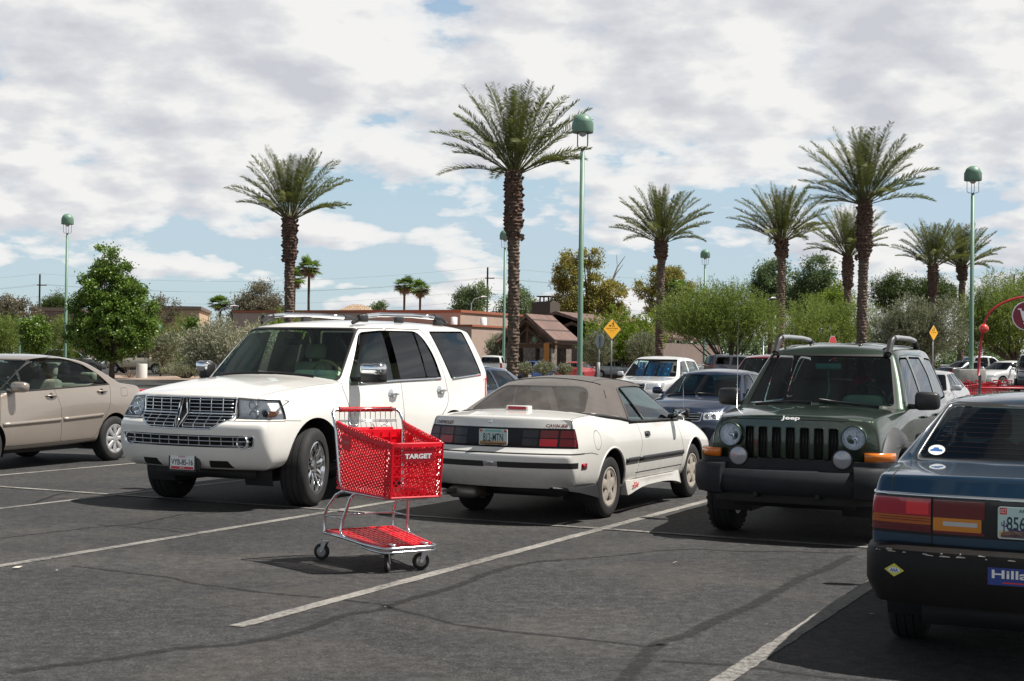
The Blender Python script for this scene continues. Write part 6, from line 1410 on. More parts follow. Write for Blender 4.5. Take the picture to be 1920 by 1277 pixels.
def wisp(rng, blobs, nst, ln, L_, W_, per=16, up=.9):
    """thin arching twigs carrying small leaves, for mesquite and broom-like shrubs"""
    Ps, Ts, Ds = [], [], []; tot = sum(b[6] for b in blobs)
    for (x, y, z, rx, ry, rz, wt) in blobs:
        k = int(nst * wt / tot); d = rng.normal(size=(k, 3)); d /= np.linalg.norm(d, axis=1)[:, None]; rad = rng.uniform(.1, 1, k) ** .45
        C = np.stack([x + d[:, 0] * rx * rad, y + d[:, 1] * ry * rad, z + d[:, 2] * rz * rad], 1)
        dr = d * np.array([1, 1, .5]) * .7 + np.array([0, 0, up]) + rng.normal(size=(k, 3)) * .35; dr /= np.linalg.norm(dr, axis=1)[:, None]
        ll = ln * rng.uniform(.5, 1.4, k); tn = rng.uniform(0, 1, k)
        for j in range(per):
            t = (j + .5) / per; p = C + dr * (ll * t)[:, None]; p[:, 2] -= ll * .25 * t * t; Ps.append(p + rng.normal(size=(k, 3)) * .03); Ts.append(np.clip(tn * .6 + rng.uniform(0, .4, k), 0, 1)); Ds.append(dr * .9)
    return leafquads(rng, np.concatenate(Ps), L_, W_, np.concatenate(Ds), .55), np.concatenate(Ts)
def limbs(rng, base, trunks, m, parent, name='trunk'):
    """trunks: list of polylines [(x,y,z,r),...]; the first is the trunk, the rest limbs merged into it"""
    bm = bmesh.new()
    for tr in trunks: tube(bm, [p[:3] for p in tr], [p[3] for p in tr], 8)
    return ob(name, bm, m, parent)
def branchy(rng, h0, blobs, r0=.16, lean=.0, forks=5):
    """trunk to h0 then limbs reaching into each blob"""
    T = []; p0 = (0, 0, -.1, r0 * 1.25); fork = (lean, 0, h0, r0 * .8); T.append([p0, (lean * .3, 0, h0 * .5, r0), fork])
    for b in blobs:
        for k in range(forks):
            e = (b[0] + rng.uniform(-.75, .75) * b[3], b[1] + rng.uniform(-.75, .75) * b[4], b[2] + rng.uniform(-.3, .85) * b[5])
            m = ((fork[0] + e[0]) / 2 + rng.uniform(-.2, .2), (fork[1] + e[1]) / 2 + rng.uniform(-.2, .2), (h0 + e[2]) / 2 - .1 * b[5])
            T.append([(fork[0], fork[1], h0 - .15, r0 * .55), (*m, r0 * .32), (*e, r0 * .07)])
    return T
SEED = [100]
def tree(name, x, D, label, cat, blobs, leaf, n=16000, L_=.16, W_=.10, bark=None, clumps=80, cr=.5, r0=.16, h0=None, mode='leaf', group=None, wl=.9, forks=4, up=.0, sp=1.0, lean=0, extra=None, per=16):
    """x = photo column of the trunk, D = distance; blobs relative to the trunk's foot"""
    SEED[0] += 1; rng = np.random.default_rng(SEED[0]); p = px2d(x, D); root = empty(name, (p.x, p.y, gz(p.x, p.y)), 0, label, cat, group)
    blobs = [tuple(b) + (b[3] * b[4] * b[5],) if len(b) == 6 else b for b in blobs]
    if h0 is None: h0 = max(.3, min(b[2] - b[5] for b in blobs))
    limbs(rng, None, branchy(rng, h0, blobs, r0, lean, forks) + (extra or []), bark or BARK, root)
    Q, T = wisp(rng, blobs, n // per, wl, L_, W_, per, up or .8) if mode == 'wisp' else crown(rng, blobs, n, L_, W_, clumps, cr, spread=sp, up=up)
    quads(Q, T, 'crown', LM[leaf], root); return root
def T_(px0, px1, ytop, ybot, D):       # photo box of a crown -> half width, centre height, half height at distance D
    xc = (px0 + px1) / 2; s = 2666.7 / D; yh = 673 + .0139 * (xc - 960); return xc, (px1 - px0) / 2 / s, CAMZ + (yh - (ytop + ybot) / 2) / s, (ybot - ytop) / 2 / s
def simple(name, box_, D, label, cat, leaf, k=1, trunkpx=None, **kw):
    """crown filling a photo box with k side-by-side lobes"""
    xc, hw, zc, hh = T_(*box_, D); rng = random.Random(int(xc * 7 + D)); bl = []
    tx = trunkpx or xc; off = (xc - tx) * D / 2666.7
    if k == 1: bl = [(off, 0, zc, hw * .92, hw * .8, hh * .92)]
    else:
        for i in range(k):
            f = (i + .5) / k * 2 - 1; r = hw / k * 1.35; zz_ = zc + hh * (.25 if i % 2 else -.05) * rng.uniform(.5, 1.3) - abs(f) * hh * .25
            bl.append((off + f * (hw - r * .6), rng.uniform(-.4, .4) * hw, zz_, r, r * 1.1, hh * rng.uniform(.55, .8)))
        bl.append((off, 0, zc - hh * .25, hw * .75, hw * .6, hh * .65))
    return tree(name, tx, D, label, cat, bl, leaf, **kw)
def date_palm_parts(seed, hgt, boot=2.4, spread=1.0, nf=46, fl=3.9):
    rng = np.random.default_rng(seed); rr = random.Random(seed)
    root = empty('date_palm', (0, 0, 0))
    bm = bmesh.new(); rings = []; seg = 22; z = 0; n = int(hgt / .075)
    for i in range(n + 1):
        z = hgt * i / n; top = (hgt - z)
        r = .235 + .05 * max(0, 1 - z / .8)
        b = 0
        if top < boot: b = .13 * math.sin(min(1, (boot - top) / (boot * .35)) * math.pi / 2) * (1 if top > .5 else .55 + .9 * top)
        ring = []
        for k in range(seg):
            a = 2 * math.pi * (k + (.5 if i % 2 else 0)) / seg
            d = (.022 if i % 2 else -.010) * (1.5 if b else 1) + rng.normal() * (.030 if b else .018); q = r + b + d + .02 * math.sin(a * 5 + z * 9)
            ring.append(bm.verts.new((q * math.cos(a) + .05 * math.sin(z * .5), q * math.sin(a), z + rng.normal() * .008)))
        rings.append(ring)
    for A, B_ in zip(rings[:-1], rings[1:]):
        for k in range(seg):
            f = bm.faces.new((A[k], A[(k + 1) % seg], B_[(k + 1) % seg], B_[k])); f.material_index = 1 if A[0].co.z > hgt - boot else 0
    bm.faces.new(rings[-1])
    # cut frond stubs standing out of the boot
    for k in range(70):
        a = rr.uniform(0, 6.28); z = hgt - rr.uniform(.0, 1.0) ** 1.3 * boot; b = .34; M = Matrix.Translation((b * math.cos(a), b * math.sin(a), z)) @ Matrix.Rotation(a, 4, 'Z') @ Matrix.Rotation(rr.uniform(.3, .9), 4, 'Y')
        box(bm, -.05, .05, -.04, .04, -.02, rr.uniform(.10, .20), 0, M, 1)
    ob('trunk', bm, [mat('palm_trunk', (.13, .095, .072), rough=.95, bump=.9, bscale=14, var=.45, vscale=7), mat('palm_boots', (.10, .062, .045), rough=.95, bump=.9, bscale=18, var=.5, vscale=6)], root, smooth=False)
    bm = bmesh.new(); Q, T = [], []
    for k in range(nf):
        az = 2.39996 * k + rng.uniform(-.25, .25); t = (k + .5) / nf; el = R(89 - 64 * t ** 1.1 * spread) + rng.uniform(-.1, .1); ln = fl * rng.uniform(.85, 1.08) * (.80 + .2 * math.sin(t * 3.1)); dr = rng.uniform(.4, .85) * (.20 + .92 * t)
        m = 26; P = []; p = np.array([.14 * math.cos(az), .14 * math.sin(az), hgt + .05 - .25 * t]); e = el; st = ln / m
        for j in range(m + 1):
            P.append(p.copy()); e = el - dr * (j / m) ** 1.6; p = p + st * np.array([math.cos(e) * math.cos(az), math.cos(e) * math.sin(az), math.sin(e)])
        P = np.array(P); tube(bm, [tuple(q) for q in P[::3]], [.030 * (1 - .85 * j / (len(P[::3]) - 1)) for j in range(len(P[::3]))], 5)
        side = np.array([-math.sin(az), math.cos(az), 0]); nl = 78; tone = rng.uniform(.15, .95)
        for j in range(nl):
            u = .22 + .78 * (j + rng.uniform(0, 1)) / nl; i = min(m - 1, int(u * m)); fw = P[i + 1] - P[i]; fw /= np.linalg.norm(fw); c = P[i] + fw * st * (u * m - i); upv = np.cross(side, fw); upv *= np.sign(upv[2] + 1e-9)
            ll = .58 * (math.sin(math.pi * min(1, (u - .12) / .95)) ** .6) * rng.uniform(.8, 1.1) * fl / 3.9
            for s in (-1, 1):
                d = fw * rng.uniform(.45, .8) + side * s * .85 + upv * rng.uniform(.0, .75); d /= np.linalg.norm(d); wv = np.cross(d, side * s) ; wv /= np.linalg.norm(wv) + 1e-9; wv = wv * .6 + fw * .4; wd = .021
                tip = c + d * ll - np.array([0, 0, ll * .12]); mid = c + d * ll * .45
                Q.append([c, mid + wv * wd, tip, mid - wv * wd]); T.append(min(1, max(0, tone * .6 + rng.uniform(0, .4))))
    ob('frond_stem', bm, mat('frond_stem', (.11, .11, .04), rough=.6), root)
    quads(np.array(Q), np.array(T), 'crown', LM['palm'], root); return root
def date_palms():
    V = [date_palm_parts(11, 9.6, 3.0, 1.10, 58, 4.1), date_palm_parts(12, 8.9, 2.5, 1.0, 52, 3.9), date_palm_parts(13, 8.9, 1.2, 1.05, 56, 3.7)]
    info = [(960, 62, 0, 320, 0.3, 'tallest palm near centre, shaggy brown trunk top, just left of the big green lamp post'), (540, 70, 1, 408, 1.2, 'date palm rising behind the white suv roof, with upright fronds'),
            (1237, 86, 2, 452, 2.2, 'date palm standing right behind the white pickup, slim dark trunk'), (1463, 90, 2, 450, 4.1, 'date palm with thin trunk rising left above the green suv roof rails'),
            (1617, 68, 0, 378, 3.3, 'tall date palm with thick shaggy trunk top above the green suv'), (1588, 104, 1, 478, 5.0, 'shorter date palm half hidden behind the tall thick-trunked palm'),
            (1748, 108, 1, 498, .9, 'date palm in the far pair, left one with fuller crown'), (1802, 116, 2, 500, 2.9, 'date palm in the far pair, directly left of the right-hand lamp post')]
    used = set(); ch = {}
    for c in bpy.data.objects:
        if c.parent: ch.setdefault(c.parent.name, []).append(c)
    base = [v.copy() for v in V]; H = [9.6, 8.9, 8.9]
    for (px, D, v, yc, rz, lab) in info:
        o = V[v] if v not in used else copy_tree(V[v], None, ch); used.add(v); p = px2d(px, D); z = gz(p.x, p.y); yh = 673 + .0139 * (px - 960); top = CAMZ + (yh - yc) * D / 2666.7 - z
        o.location = (p.x, p.y, z); o.rotation_euler = (0, 0, rz); o.scale = (1, 1, top / H[v]) if v != 9 else (1, 1, 1); k = top / H[v]; o.scale = (k, k, k) if .9 < k < 1.12 else (1.0, 1.0, k)
        tag(o, lab, 'palm tree', 'date palms along the parking lot')
date_palms()
def fan_palms():
    def make(seed, h, fans=34, skirt=26):
        rng = np.random.default_rng(seed); root = empty('fan_palm', (0, 0, 0)); bm = bmesh.new()
        tube(bm, [(0, 0, -.1), (.05, 0, h * .3), (.12, 0, h * .7), (.12, 0, h)], [.24, .17, .14, .15], 10); ob('trunk', bm, BARK, root)
        def fans_(n, lo, hi, ln, fr):
            Q, T = [], []
            for k in range(n):
                az = rng.uniform(0, 6.28); el = R(rng.uniform(lo, hi)); d = np.array([math.cos(el) * math.cos(az), math.cos(el) * math.sin(az), math.sin(el)]); p0 = np.array([.12, 0, h]); c = p0 + d * ln * rng.uniform(.8, 1.1); s = np.array([-math.sin(az), math.cos(az), 0]); tn = rng.uniform(0, 1)
                w_ = s * .02; Q.append([p0 - w_, p0 + w_, c + w_, c - w_]); T.append(.3); upv = np.cross(s, d)
                for j in range(16):
                    a = R(-105 + 210 * j / 15); e = d * math.cos(a) + s * math.sin(a) + upv * rng.uniform(-.1, .1); tip = c + e * fr * rng.uniform(.85, 1.1) - np.array([0, 0, .25 * fr * rng.uniform(.3, 1)]); g = np.cross(e, upv) * .055; mid = c + e * fr * .5
                    Q.append([c, mid + g, tip, mid - g]); T.append(min(1, tn * .6 + rng.uniform(0, .4)))
            return np.array(Q), np.array(T)
        Q, T = fans_(fans, -25, 85, .85, .85); quads(Q, T, 'crown', LM['bright'] if False else LM['green'], root)
        Q, T = fans_(skirt, -75, 10, .6, .75); quads(Q, T, 'dead_fronds', LM['dry'], root); return root
    A, B_ = make(31, 10.5, 34, 26), make(32, 10.2, 30, 22); ch = {}
    for c in bpy.data.objects:
        if c.parent: ch.setdefault(c.parent.name, []).append(c)
    info = [(579, 150, 505, A, 'thin fan palm just right of the shaggy palm behind the white suv'), (548, 158, 520, B_, 'thin fan palm half hidden behind the trunk of the palm left of centre'), (755, 165, 538, None, 'left of the two far fan palms above the long building'), (787, 172, 545, None, 'right of the two far fan palms above the long building'),
            (411, 150, 572, None, 'short fan palm beside the grey-brown tree at left'), (1272, 140, 545, None, 'fan palm with dead brown fronds in front of the yellowish eucalyptus')]
    for px, D, yc, o, lab in info:
        if o is None: o = copy_tree(A if px % 2 else B_, None, ch)
        p = px2d(px, D); yh = 673 + .0139 * (px - 960); k = (CAMZ + (yh - yc) * D / 2666.7) / 10.4; o.location = (p.x, p.y, gz(p.x, p.y)); o.rotation_euler = (0, 0, px * .7); o.scale = (.95, .95, k); tag(o, lab, 'palm tree', 'thin fan palms in the distance')
fan_palms()
def woods():
    # dense tree at left
    xc, hw, zc, hh = T_(130, 292, 448, 690, 80); s = 80 / 2666.7
    bl = [(0, 0, 2.7, 2.3, 2.1, 1.5), (-.35, 0, 3.8, 2.05, 1.9, 1.3), (1.1, .2, 3.5, 1.35, 1.4, 1.4), (-.35, 0, 5.1, 1.55, 1.5, 1.1), (.85, 0, 4.9, 1.0, 1.0, 1.0), (-.25, 0, 6.2, 1.05, 1.0, .9), (-.35, 0, 7.1, .68, .65, .65), (-1.5, 0, 2.5, 1.1, 1.1, 1.2), (.55, 0, 6.0, .5, .5, .65)]
    tree('dense_tree', 210, 80, 'dense dark green cone-shaped tree behind the beige saloon', 'tree', bl, 'green', n=60000, L_=.135, W_=.12, clumps=420, cr=.36, r0=.16, h0=1.2)
    kw = dict(mode='wisp')
    simple('small_tree', (38, 92, 590, 668), 92, 'small leafy green tree left of the lamp post at left', 'tree', 'green', n=9000, L_=.16, W_=.12, clumps=90, cr=.35)
    simple('grey_tree', (-30, 72, 538, 640), 150, 'greyish feathery tree at the far left edge', 'tree', 'grey', k=2, n=12000, L_=.28, W_=.12, clumps=120, cr=.6)
    simple('mesquite_tree', (-40, 42, 575, 690), 110, 'dark green mesquite at the left edge behind the beige saloon roof', 'tree', 'mesq', k=2, n=14000, L_=.16, W_=.05, wl=.9, **kw)
    simple('pine_tree', (74, 136, 543, 600), 170, 'flat-topped yellow-green pine behind the lamp post at left', 'tree', 'pine', k=3, n=9000, L_=.3, W_=.07, clumps=60, cr=.7)
    simple('willowy_shrub', (90, 145, 596, 690), 100, 'soft willowy green shrub just right of the lamp post at left', 'shrub', 'mesq', n=9000, L_=.15, W_=.04, wl=.7, **kw)
    simple('grey_tree', (262, 332, 545, 640), 150, 'thin grey-brown tree peeking out right of the dense green tree', 'tree', 'grey', k=2, n=7000, L_=.25, W_=.10, clumps=60, cr=.6)
    simple('mesquite_tree', (292, 385, 596, 700), 106, 'bright green mesquite below the tan building at left', 'tree', 'mesq', k=3, n=16000, L_=.15, W_=.045, wl=.8, **kw)
    simple('olive_tree', (265, 338, 618, 690), 90, 'dull green young olive tree by the short lamp left of the white suv', 'tree', 'olive', k=2, n=10000, L_=.14, W_=.045, wl=.5, r0=.06, **kw)
    simple('dark_shrub', (338, 378, 596, 668), 102, 'small dark green shrub between the pale bush and the short lamp', 'shrub', 'green', n=6000, L_=.14, W_=.10, clumps=60, cr=.3)
    simple('pale_bush', (338, 470, 596, 705), 78, 'large pale silvery green bush left of the white suv windshield', 'bush', 'sage', k=3, n=24000, L_=.15, W_=.045, wl=.75, **kw)
    simple('pale_bush', (440, 520, 598, 690), 82, 'pale silvery bush behind the left roof corner of the white suv', 'bush', 'sage', k=2, n=12000, L_=.15, W_=.045, wl=.7, **kw)
    simple('low_bush', (300, 400, 672, 712), 84, 'low dry green bush on the kerb left of the white suv mirror', 'bush', 'olive', k=3, n=7000, L_=.10, W_=.03, wl=.4, **kw)
    simple('eucalyptus_tree', (428, 535, 520, 640), 145, 'broad grey-brown eucalyptus left of the palm behind the white suv', 'tree', 'grey', k=3, n=22000, L_=.30, W_=.10, clumps=200, cr=.8, r0=.3, bark=BARKP)
    simple('bright_shrub', (470, 600, 578, 660), 112, 'yellow-green shrub around the foot of the palm behind the white suv', 'shrub', 'bright', k=3, n=9000, L_=.14, W_=.05, wl=.7, **kw)
    simple('eucalyptus_tree', (848, 915, 510, 640), 190, 'dark eucalyptus left of the wooden utility pole', 'tree', 'euc', k=2, n=15000, L_=.4, W_=.13, clumps=110, cr=.95, r0=.3)
    simple('eucalyptus_tree', (925, 1003, 528, 640), 195, 'dark eucalyptus between the wooden utility pole and the chimney', 'tree', 'euc', k=2, n=13000, L_=.4, W_=.13, clumps=100, cr=.95, r0=.3)
    simple('distant_tree', (693, 722, 568, 610), 210, 'small dark treetop over the long building', 'tree', 'euc', n=3000, L_=.4, W_=.13, clumps=30, cr=.7)
    simple('olive_tree', (912, 958, 628, 690), 112, 'round olive tree in front of the low building wing', 'tree', 'olive', n=8000, L_=.16, W_=.05, wl=.5, **kw)
    for i, (a, b) in enumerate(((968, 1000), (1000, 1042), (1045, 1072))):
        simple('clipped_hedge', (a, b, 682 - i % 2 * 3, 702), 92, ('clipped round hedge beside the trunk of the tallest palm', 'wider clipped hedge in front of the stone columns', 'smallest clipped hedge next to the round concrete lamp base')[i], 'hedge', 'olive', n=3500, L_=.10, W_=.05, clumps=40, cr=.2)
    bx = T_(1045, 1172, 455, 640, 132); c = 132 / 2666.7
    bl = [(-2.0, 0, 11.2, .9, .9, .9), (-2.2, 0, 9.3, 1.2, 1.2, 1.4), (-.2, .3, 11.0, .9, .9, 1.0), (-1.9, 0, 7.0, 1.5, 1.4, 1.6), (.3, 0, 8.3, 1.0, 1.0, 1.2), (1.9, 0, 7.4, 1.3, 1.2, 1.5), (.4, 0, 6.0, 1.7, 1.5, 1.4), (2.2, 0, 5.4, 1.2, 1.2, 1.3), (-1.6, 0, 5.2, 1.8, 1.5, 1.4)]
    ex = [[(.3, 0, 5, .16), (1.6, 0, 8.0, .10), (2.4, 0, 10.2, .05), (3.1, 0, 11.2, .02)], [(1.6, 0, 8.0, .08), (2.3, 0, 9.6, .04), (2.9, 0, 10.4, .02)], [(2.4, 0, 10.2, .04), (2.3, 0, 11.3, .015)], [(0, 0, 3, .2), (-1.2, 0, 7, .14), (-2.0, 0, 10.5, .06)], [(0, 0, 3, .2), (-.1, 0, 8, .12), (-.2, .2, 11.3, .04)]]
    tree('eucalyptus_tree', 1107, 132, 'tall yellowish eucalyptus with bare branches, right of the big lamp post', 'tree', bl, 'eucy', n=30000, L_=.30, W_=.11, clumps=260, cr=.55, r0=.28, h0=3.2, extra=ex, bark=BARKP)
    bl = [(0, 0, 10.2, 1.7, 1.6, 1.1), (1.6, 0, 9.3, 1.4, 1.3, 1.2), (-2.1, 0, 9.0, 1.1, 1.1, 1.1), (2.6, 0, 8.0, 1.0, 1.0, 1.0), (-.6, 0, 8.2, 1.3, 1.2, 1.2), (1.2, 0, 7.0, 1.3, 1.3, 1.2), (-1.6, 0, 6.6, .8, .8, 1.0), (2.8, 0, 5.4, 1.3, 1.2, 1.2), (.6, 0, 5.2, 1.5, 1.4, 1.2)]
    ex = [[(0, 0, 2.5, .18), (-1.2, 0, 6.5, .12), (-2.2, 0, 9.0, .05)], [(0, 0, 2.5, .2), (.3, 0, 6.5, .13), (0, 0, 10, .05)], [(0, 0, 3, .18), (1.6, 0, 6.5, .11), (2.4, 0, 8.6, .04)]]
    tree('eucalyptus_tree', 1247, 150, 'airy brownish eucalyptus with open crown behind the palm by the white pickup', 'tree', bl, 'eucy', n=20000, L_=.30, W_=.10, clumps=190, cr=.55, r0=.26, h0=3.0, extra=ex, bark=BARKP)
    simple('green_tree', (1085, 1262, 572, 690), 118, 'bright green spreading tree behind the first yellow diamond sign', 'tree', 'bright', k=4, n=20000, L_=.20, W_=.08, wl=.8, **kw)
    simple('olive_bush', (1092, 1150, 622, 695), 84, 'grey-green olive bush behind the back of the stop sign', 'bush', 'olive', n=8000, L_=.12, W_=.04, wl=.45, **kw)
    simple('olive_bush', (1178, 1234, 627, 690), 88, 'grey-green rounded bush just left of the palm by the white pickup', 'bush', 'olive', n=8000, L_=.12, W_=.04, wl=.45, **kw)
    # mesquite by the pickup
    xc, hw, zc, hh = T_(1248, 1452, 545, 668, 82)
    bl = [(-2.0, 0, zc, 1.6, 1.8, hh * .75), (-.6, .3, zc + .35, 1.6, 1.8, hh * .8), (.9, 0, zc + .25, 1.6, 1.8, hh * .8), (2.1, 0, zc - .2, 1.3, 1.5, hh * .7), (0, 0, zc - .5, 2.6, 1.8, hh * .6)]
    tree('mesquite_tree', 1368, 82, 'large feathery mesquite with forked trunk between the white pickup and green suv', 'tree', [(b[0] - .55, *b[1:]) for b in bl], 'mesq', n=72000, L_=.14, W_=.035, mode='wisp', wl=.95, r0=.11, h0=.9, per=18, up=1.0)
    simple('eucalyptus_tree', (1408, 1480, 466, 620), 155, 'blue-green eucalyptus behind the palm with a thin trunk', 'tree', 'euc', k=2, n=16000, L_=.35, W_=.12, clumps=120, cr=.8, r0=.3)
    simple('eucalyptus_tree', (1475, 1582, 472, 620), 150, 'dark rounded eucalyptus left of the tall thick-trunked palm', 'tree', 'euc', k=3, n=20000, L_=.35, W_=.12, clumps=150, cr=.8, r0=.3)
    simple('mesquite_tree', (1440, 1650, 556, 690), 96, 'yellow-green mesquite rising behind the roof of the green suv', 'tree', 'mesq', k=4, n=48000, L_=.15, W_=.04, wl=.95, **kw)
    simple('bright_tree', (1520, 1600, 528, 620), 128, 'yellow-green tree between the dark eucalyptus and the tall palm', 'tree', 'bright', k=2, n=9000, L_=.2, W_=.08, clumps=80, cr=.6)
    xc, hw, zc, hh = T_(1632, 1795, 555, 700, 74)
    simple('olive_tree', (1632, 1800, 556, 702), 74, 'large grey-green olive tree behind the second yellow diamond sign', 'tree', 'olive', k=4, n=44000, L_=.12, W_=.04, wl=.6, per=14, mode='wisp')
    simple('pine_tree', (1632, 1705, 512, 600), 140, 'dark pine left of the far pair of palms', 'tree', 'pine', k=2, n=11000, L_=.28, W_=.07, clumps=100, cr=.7)
    simple('pine_tree', (1695, 1800, 508, 600), 138, 'dark pine standing behind the far pair of palms', 'tree', 'pine', k=3, n=14000, L_=.28, W_=.07, clumps=120, cr=.7)
    simple('mesquite_tree', (1785, 1960, 520, 690), 86, 'large mesquite behind the red arch at the right edge', 'tree', 'mesq', k=4, n=60000, L_=.14, W_=.04, wl=.9, trunkpx=1905, mode='wisp')
    simple('mesquite_tree', (1880, 1990, 500, 620), 96, 'taller mesquite cut off by the right edge above the cart sign', 'tree', 'mesq', k=3, n=16000, L_=.15, W_=.04, wl=.9, mode='wisp')
    # dry twiggy shrub
    p = px2d(243, 84); root = empty('dry_shrub', (p.x, p.y, 0), 0, 'bare brown twiggy shrub beside the white pillar at left', 'shrub'); rr = random.Random(4); bm = bmesh.new()
    for k in range(70):
        a = rr.uniform(0, 6.28); e = rr.uniform(.3, 1.3); L_ = rr.uniform(.5, 1.1); q = Vector((math.cos(a) * math.cos(e), math.sin(a) * math.cos(e), math.sin(e))) * L_; tube(bm, [(0, 0, 0), tuple(q * .5 + Vector((0, 0, .05))), tuple(q)], [.012, .008, .003], 4)
    ob('branches', bm, mat('dry_twigs', (.25, .18, .13), rough=.9), root)
    # far wood that closes the horizon
    rng = np.random.default_rng(77); bl = []
    for k in range(120):
        px = -250 + k * 20.5; D = 215 + rng.uniform(-12, 25); p = px2d(px, D); h = rng.uniform(4.2, 7.5); bl.append((p.x, p.y, h * .5, rng.uniform(2, 3.4), 2.5, h * .5, 1.0))
    Q, T = crown(rng, bl, 90000, .6, .3, 1800, 1.1); tag(quads(Q, T, 'far_treeline', LM['euc']), kind='stuff', label='dark strip of distant trees closing the horizon')
woods()
# ------------------------------------------------------------------ lamp posts, signs, kerbs, buildings
LGREEN = mat('lamp_green_paint', (.15, .265, .195), rough=.45, var=.1, vscale=2)
def at_px(px, D, dz=0): p = px2d(px, D); return Vector((p.x, p.y, gz(p.x, p.y) + dz))
def lamps():
    def make(h=10.9, r=.385, ped=True):
        root = empty('street_lamp', (0, 0, 0))
        bm = bmesh.new(); lathe(bm, [(.11, .05), (.105, 2), (.085, h - 1.45), (.001, h - 1.44)], 16, 'Z'); lathe(bm, [(.20, .05), (.20, .09), (.12, .12)], 16); fixn(bm); ob('pole', bm, LGREEN, root)
        bm = bmesh.new(); z = h - .73
        lathe(bm, [(.001, h), (r * .45, h - .04), (r * .78, h - .14), (r * .95, h - .27), (r * .97, h - .33), (.001, h - .34)], 32); lathe(bm, [(r * .9, h - .335), (r + .02, h - .345), (r + .02, h - .70), (r + .004, h - .73), (r * .9, h - .73), (.001, h - .72)], 32); ob('lamp_head', bm, LGREEN, root, angle=30)
        bm = bmesh.new()
        for k in range(4):
            a = math.pi / 4 + k * math.pi / 2; q = .27; tube(bm, [(q * math.cos(a), q * math.sin(a), z + .02), (q * math.cos(a), q * math.sin(a), z - .50), (q * .8 * math.cos(a), q * .8 * math.sin(a), z - .58), (.05 * math.cos(a), .05 * math.sin(a), z - .60)], .014, 6)
        tube(bm, [(0, 0, h - 1.45), (0, 0, h - 1.33)], .07, 10); ob('yoke', bm, mat('lamp_yoke', (.05, .07, .06), rough=.5), root)
        bm = bmesh.new(); lathe(bm, [(.001, z - .16), (.12, z - .10), (.16, z)], 20); ob('diffuser', bm, mat('lamp_glass', (.5, .5, .48), rough=.3), root)
        if ped:
            bm = bmesh.new(); lathe(bm, [(.001, .78), (.30, .78), (.33, .75), (.33, .0)], 24); ob('concrete_base', bm, CONC, root, angle=40)
        return root
    A = make(); ch = {}
    for c in bpy.data.objects:
        if c.parent: ch.setdefault(c.parent.name, []).append(c)
    info = [(1087, 53.8, 213, 'tallest green lamp post with domed head beside the palm near centre'), (1821, 66.7, 311, 'green lamp post on a square concrete block at right'), (122, 95, 401, 'green lamp post beside the dense cone-shaped tree at left'),
            (944, 103, 431, 'green lamp post directly left of the tallest palm trunk'), (1052, 144, 501, 'distant green lamp post between the chimney and the big lamp post'), (1320, 118, 468, 'green lamp post rising out of the large feathery mesquite')]
    for i, (px, D, yt, lab) in enumerate(info):
        o = A if i == 0 else copy_tree(A, None, ch); p = at_px(px, D); yh = 673 + .0139 * (px - 960); h = CAMZ + (yh - yt) * D / 2666.7 - p.z; o.location = p; o.scale = (1, 1, h / 10.9); o.rotation_euler = (0, 0, i * .7); tag(o, lab, 'street lamp', 'green domed lamp posts')
    s = None
    for i, (px, D, yt, lab) in enumerate([(295, 112, 605, 'short green pedestrian lamp in front of the bushes left of the white suv'), (36, 125, 597, 'short green pedestrian lamp at the far left edge'), (1003, 124, 630, 'short green lamp between the stone columns of the portico')]):
        if s is None: s = o = make(4.6, .24, False)
        else: o = copy_tree(s)
        p = at_px(px, D); yh = 673 + .0139 * (px - 960); o.location = p; h = CAMZ + (yh - yt) * D / 2666.7; o.scale = (1, 1, h / 4.6); tag(o, lab, 'street lamp', 'short pedestrian lamps')
    for i, (px, D, yt, lab) in enumerate([(437, 135, 582, 'white cobra-head street light over the bushes left of the suv roof'), (905, 175, 558, 'white shaded street light left of the wooden utility pole'), (1448, 140, 560, 'white cobra-head street light over the mesquite behind the suv')]):
        p = at_px(px, D); yh = 673; h = CAMZ + (yh - yt) * D / 2666.7; root = empty('street_light', p, i * .4, lab, 'street light'); bm = bmesh.new(); tube(bm, [(-1.6, 0, 0), (-1.6, 0, h - .9), (-1.2, 0, h - .3), (-.3, 0, h)], [.09, .07, .06, .05], 8); ob('pole', bm, STEEL, root)
        bm = bmesh.new(); tube(bm, [(-.35, 0, h - .02), (0, 0, h + .04), (.45, 0, h)], [.06, .14, .08], 10, flat=.6); ob('lamp_head', bm, WHITE_SIGN, root)
lamps()
POST = mat('galvanised_post', (.25, .26, .27), rough=.5, metal=.5)
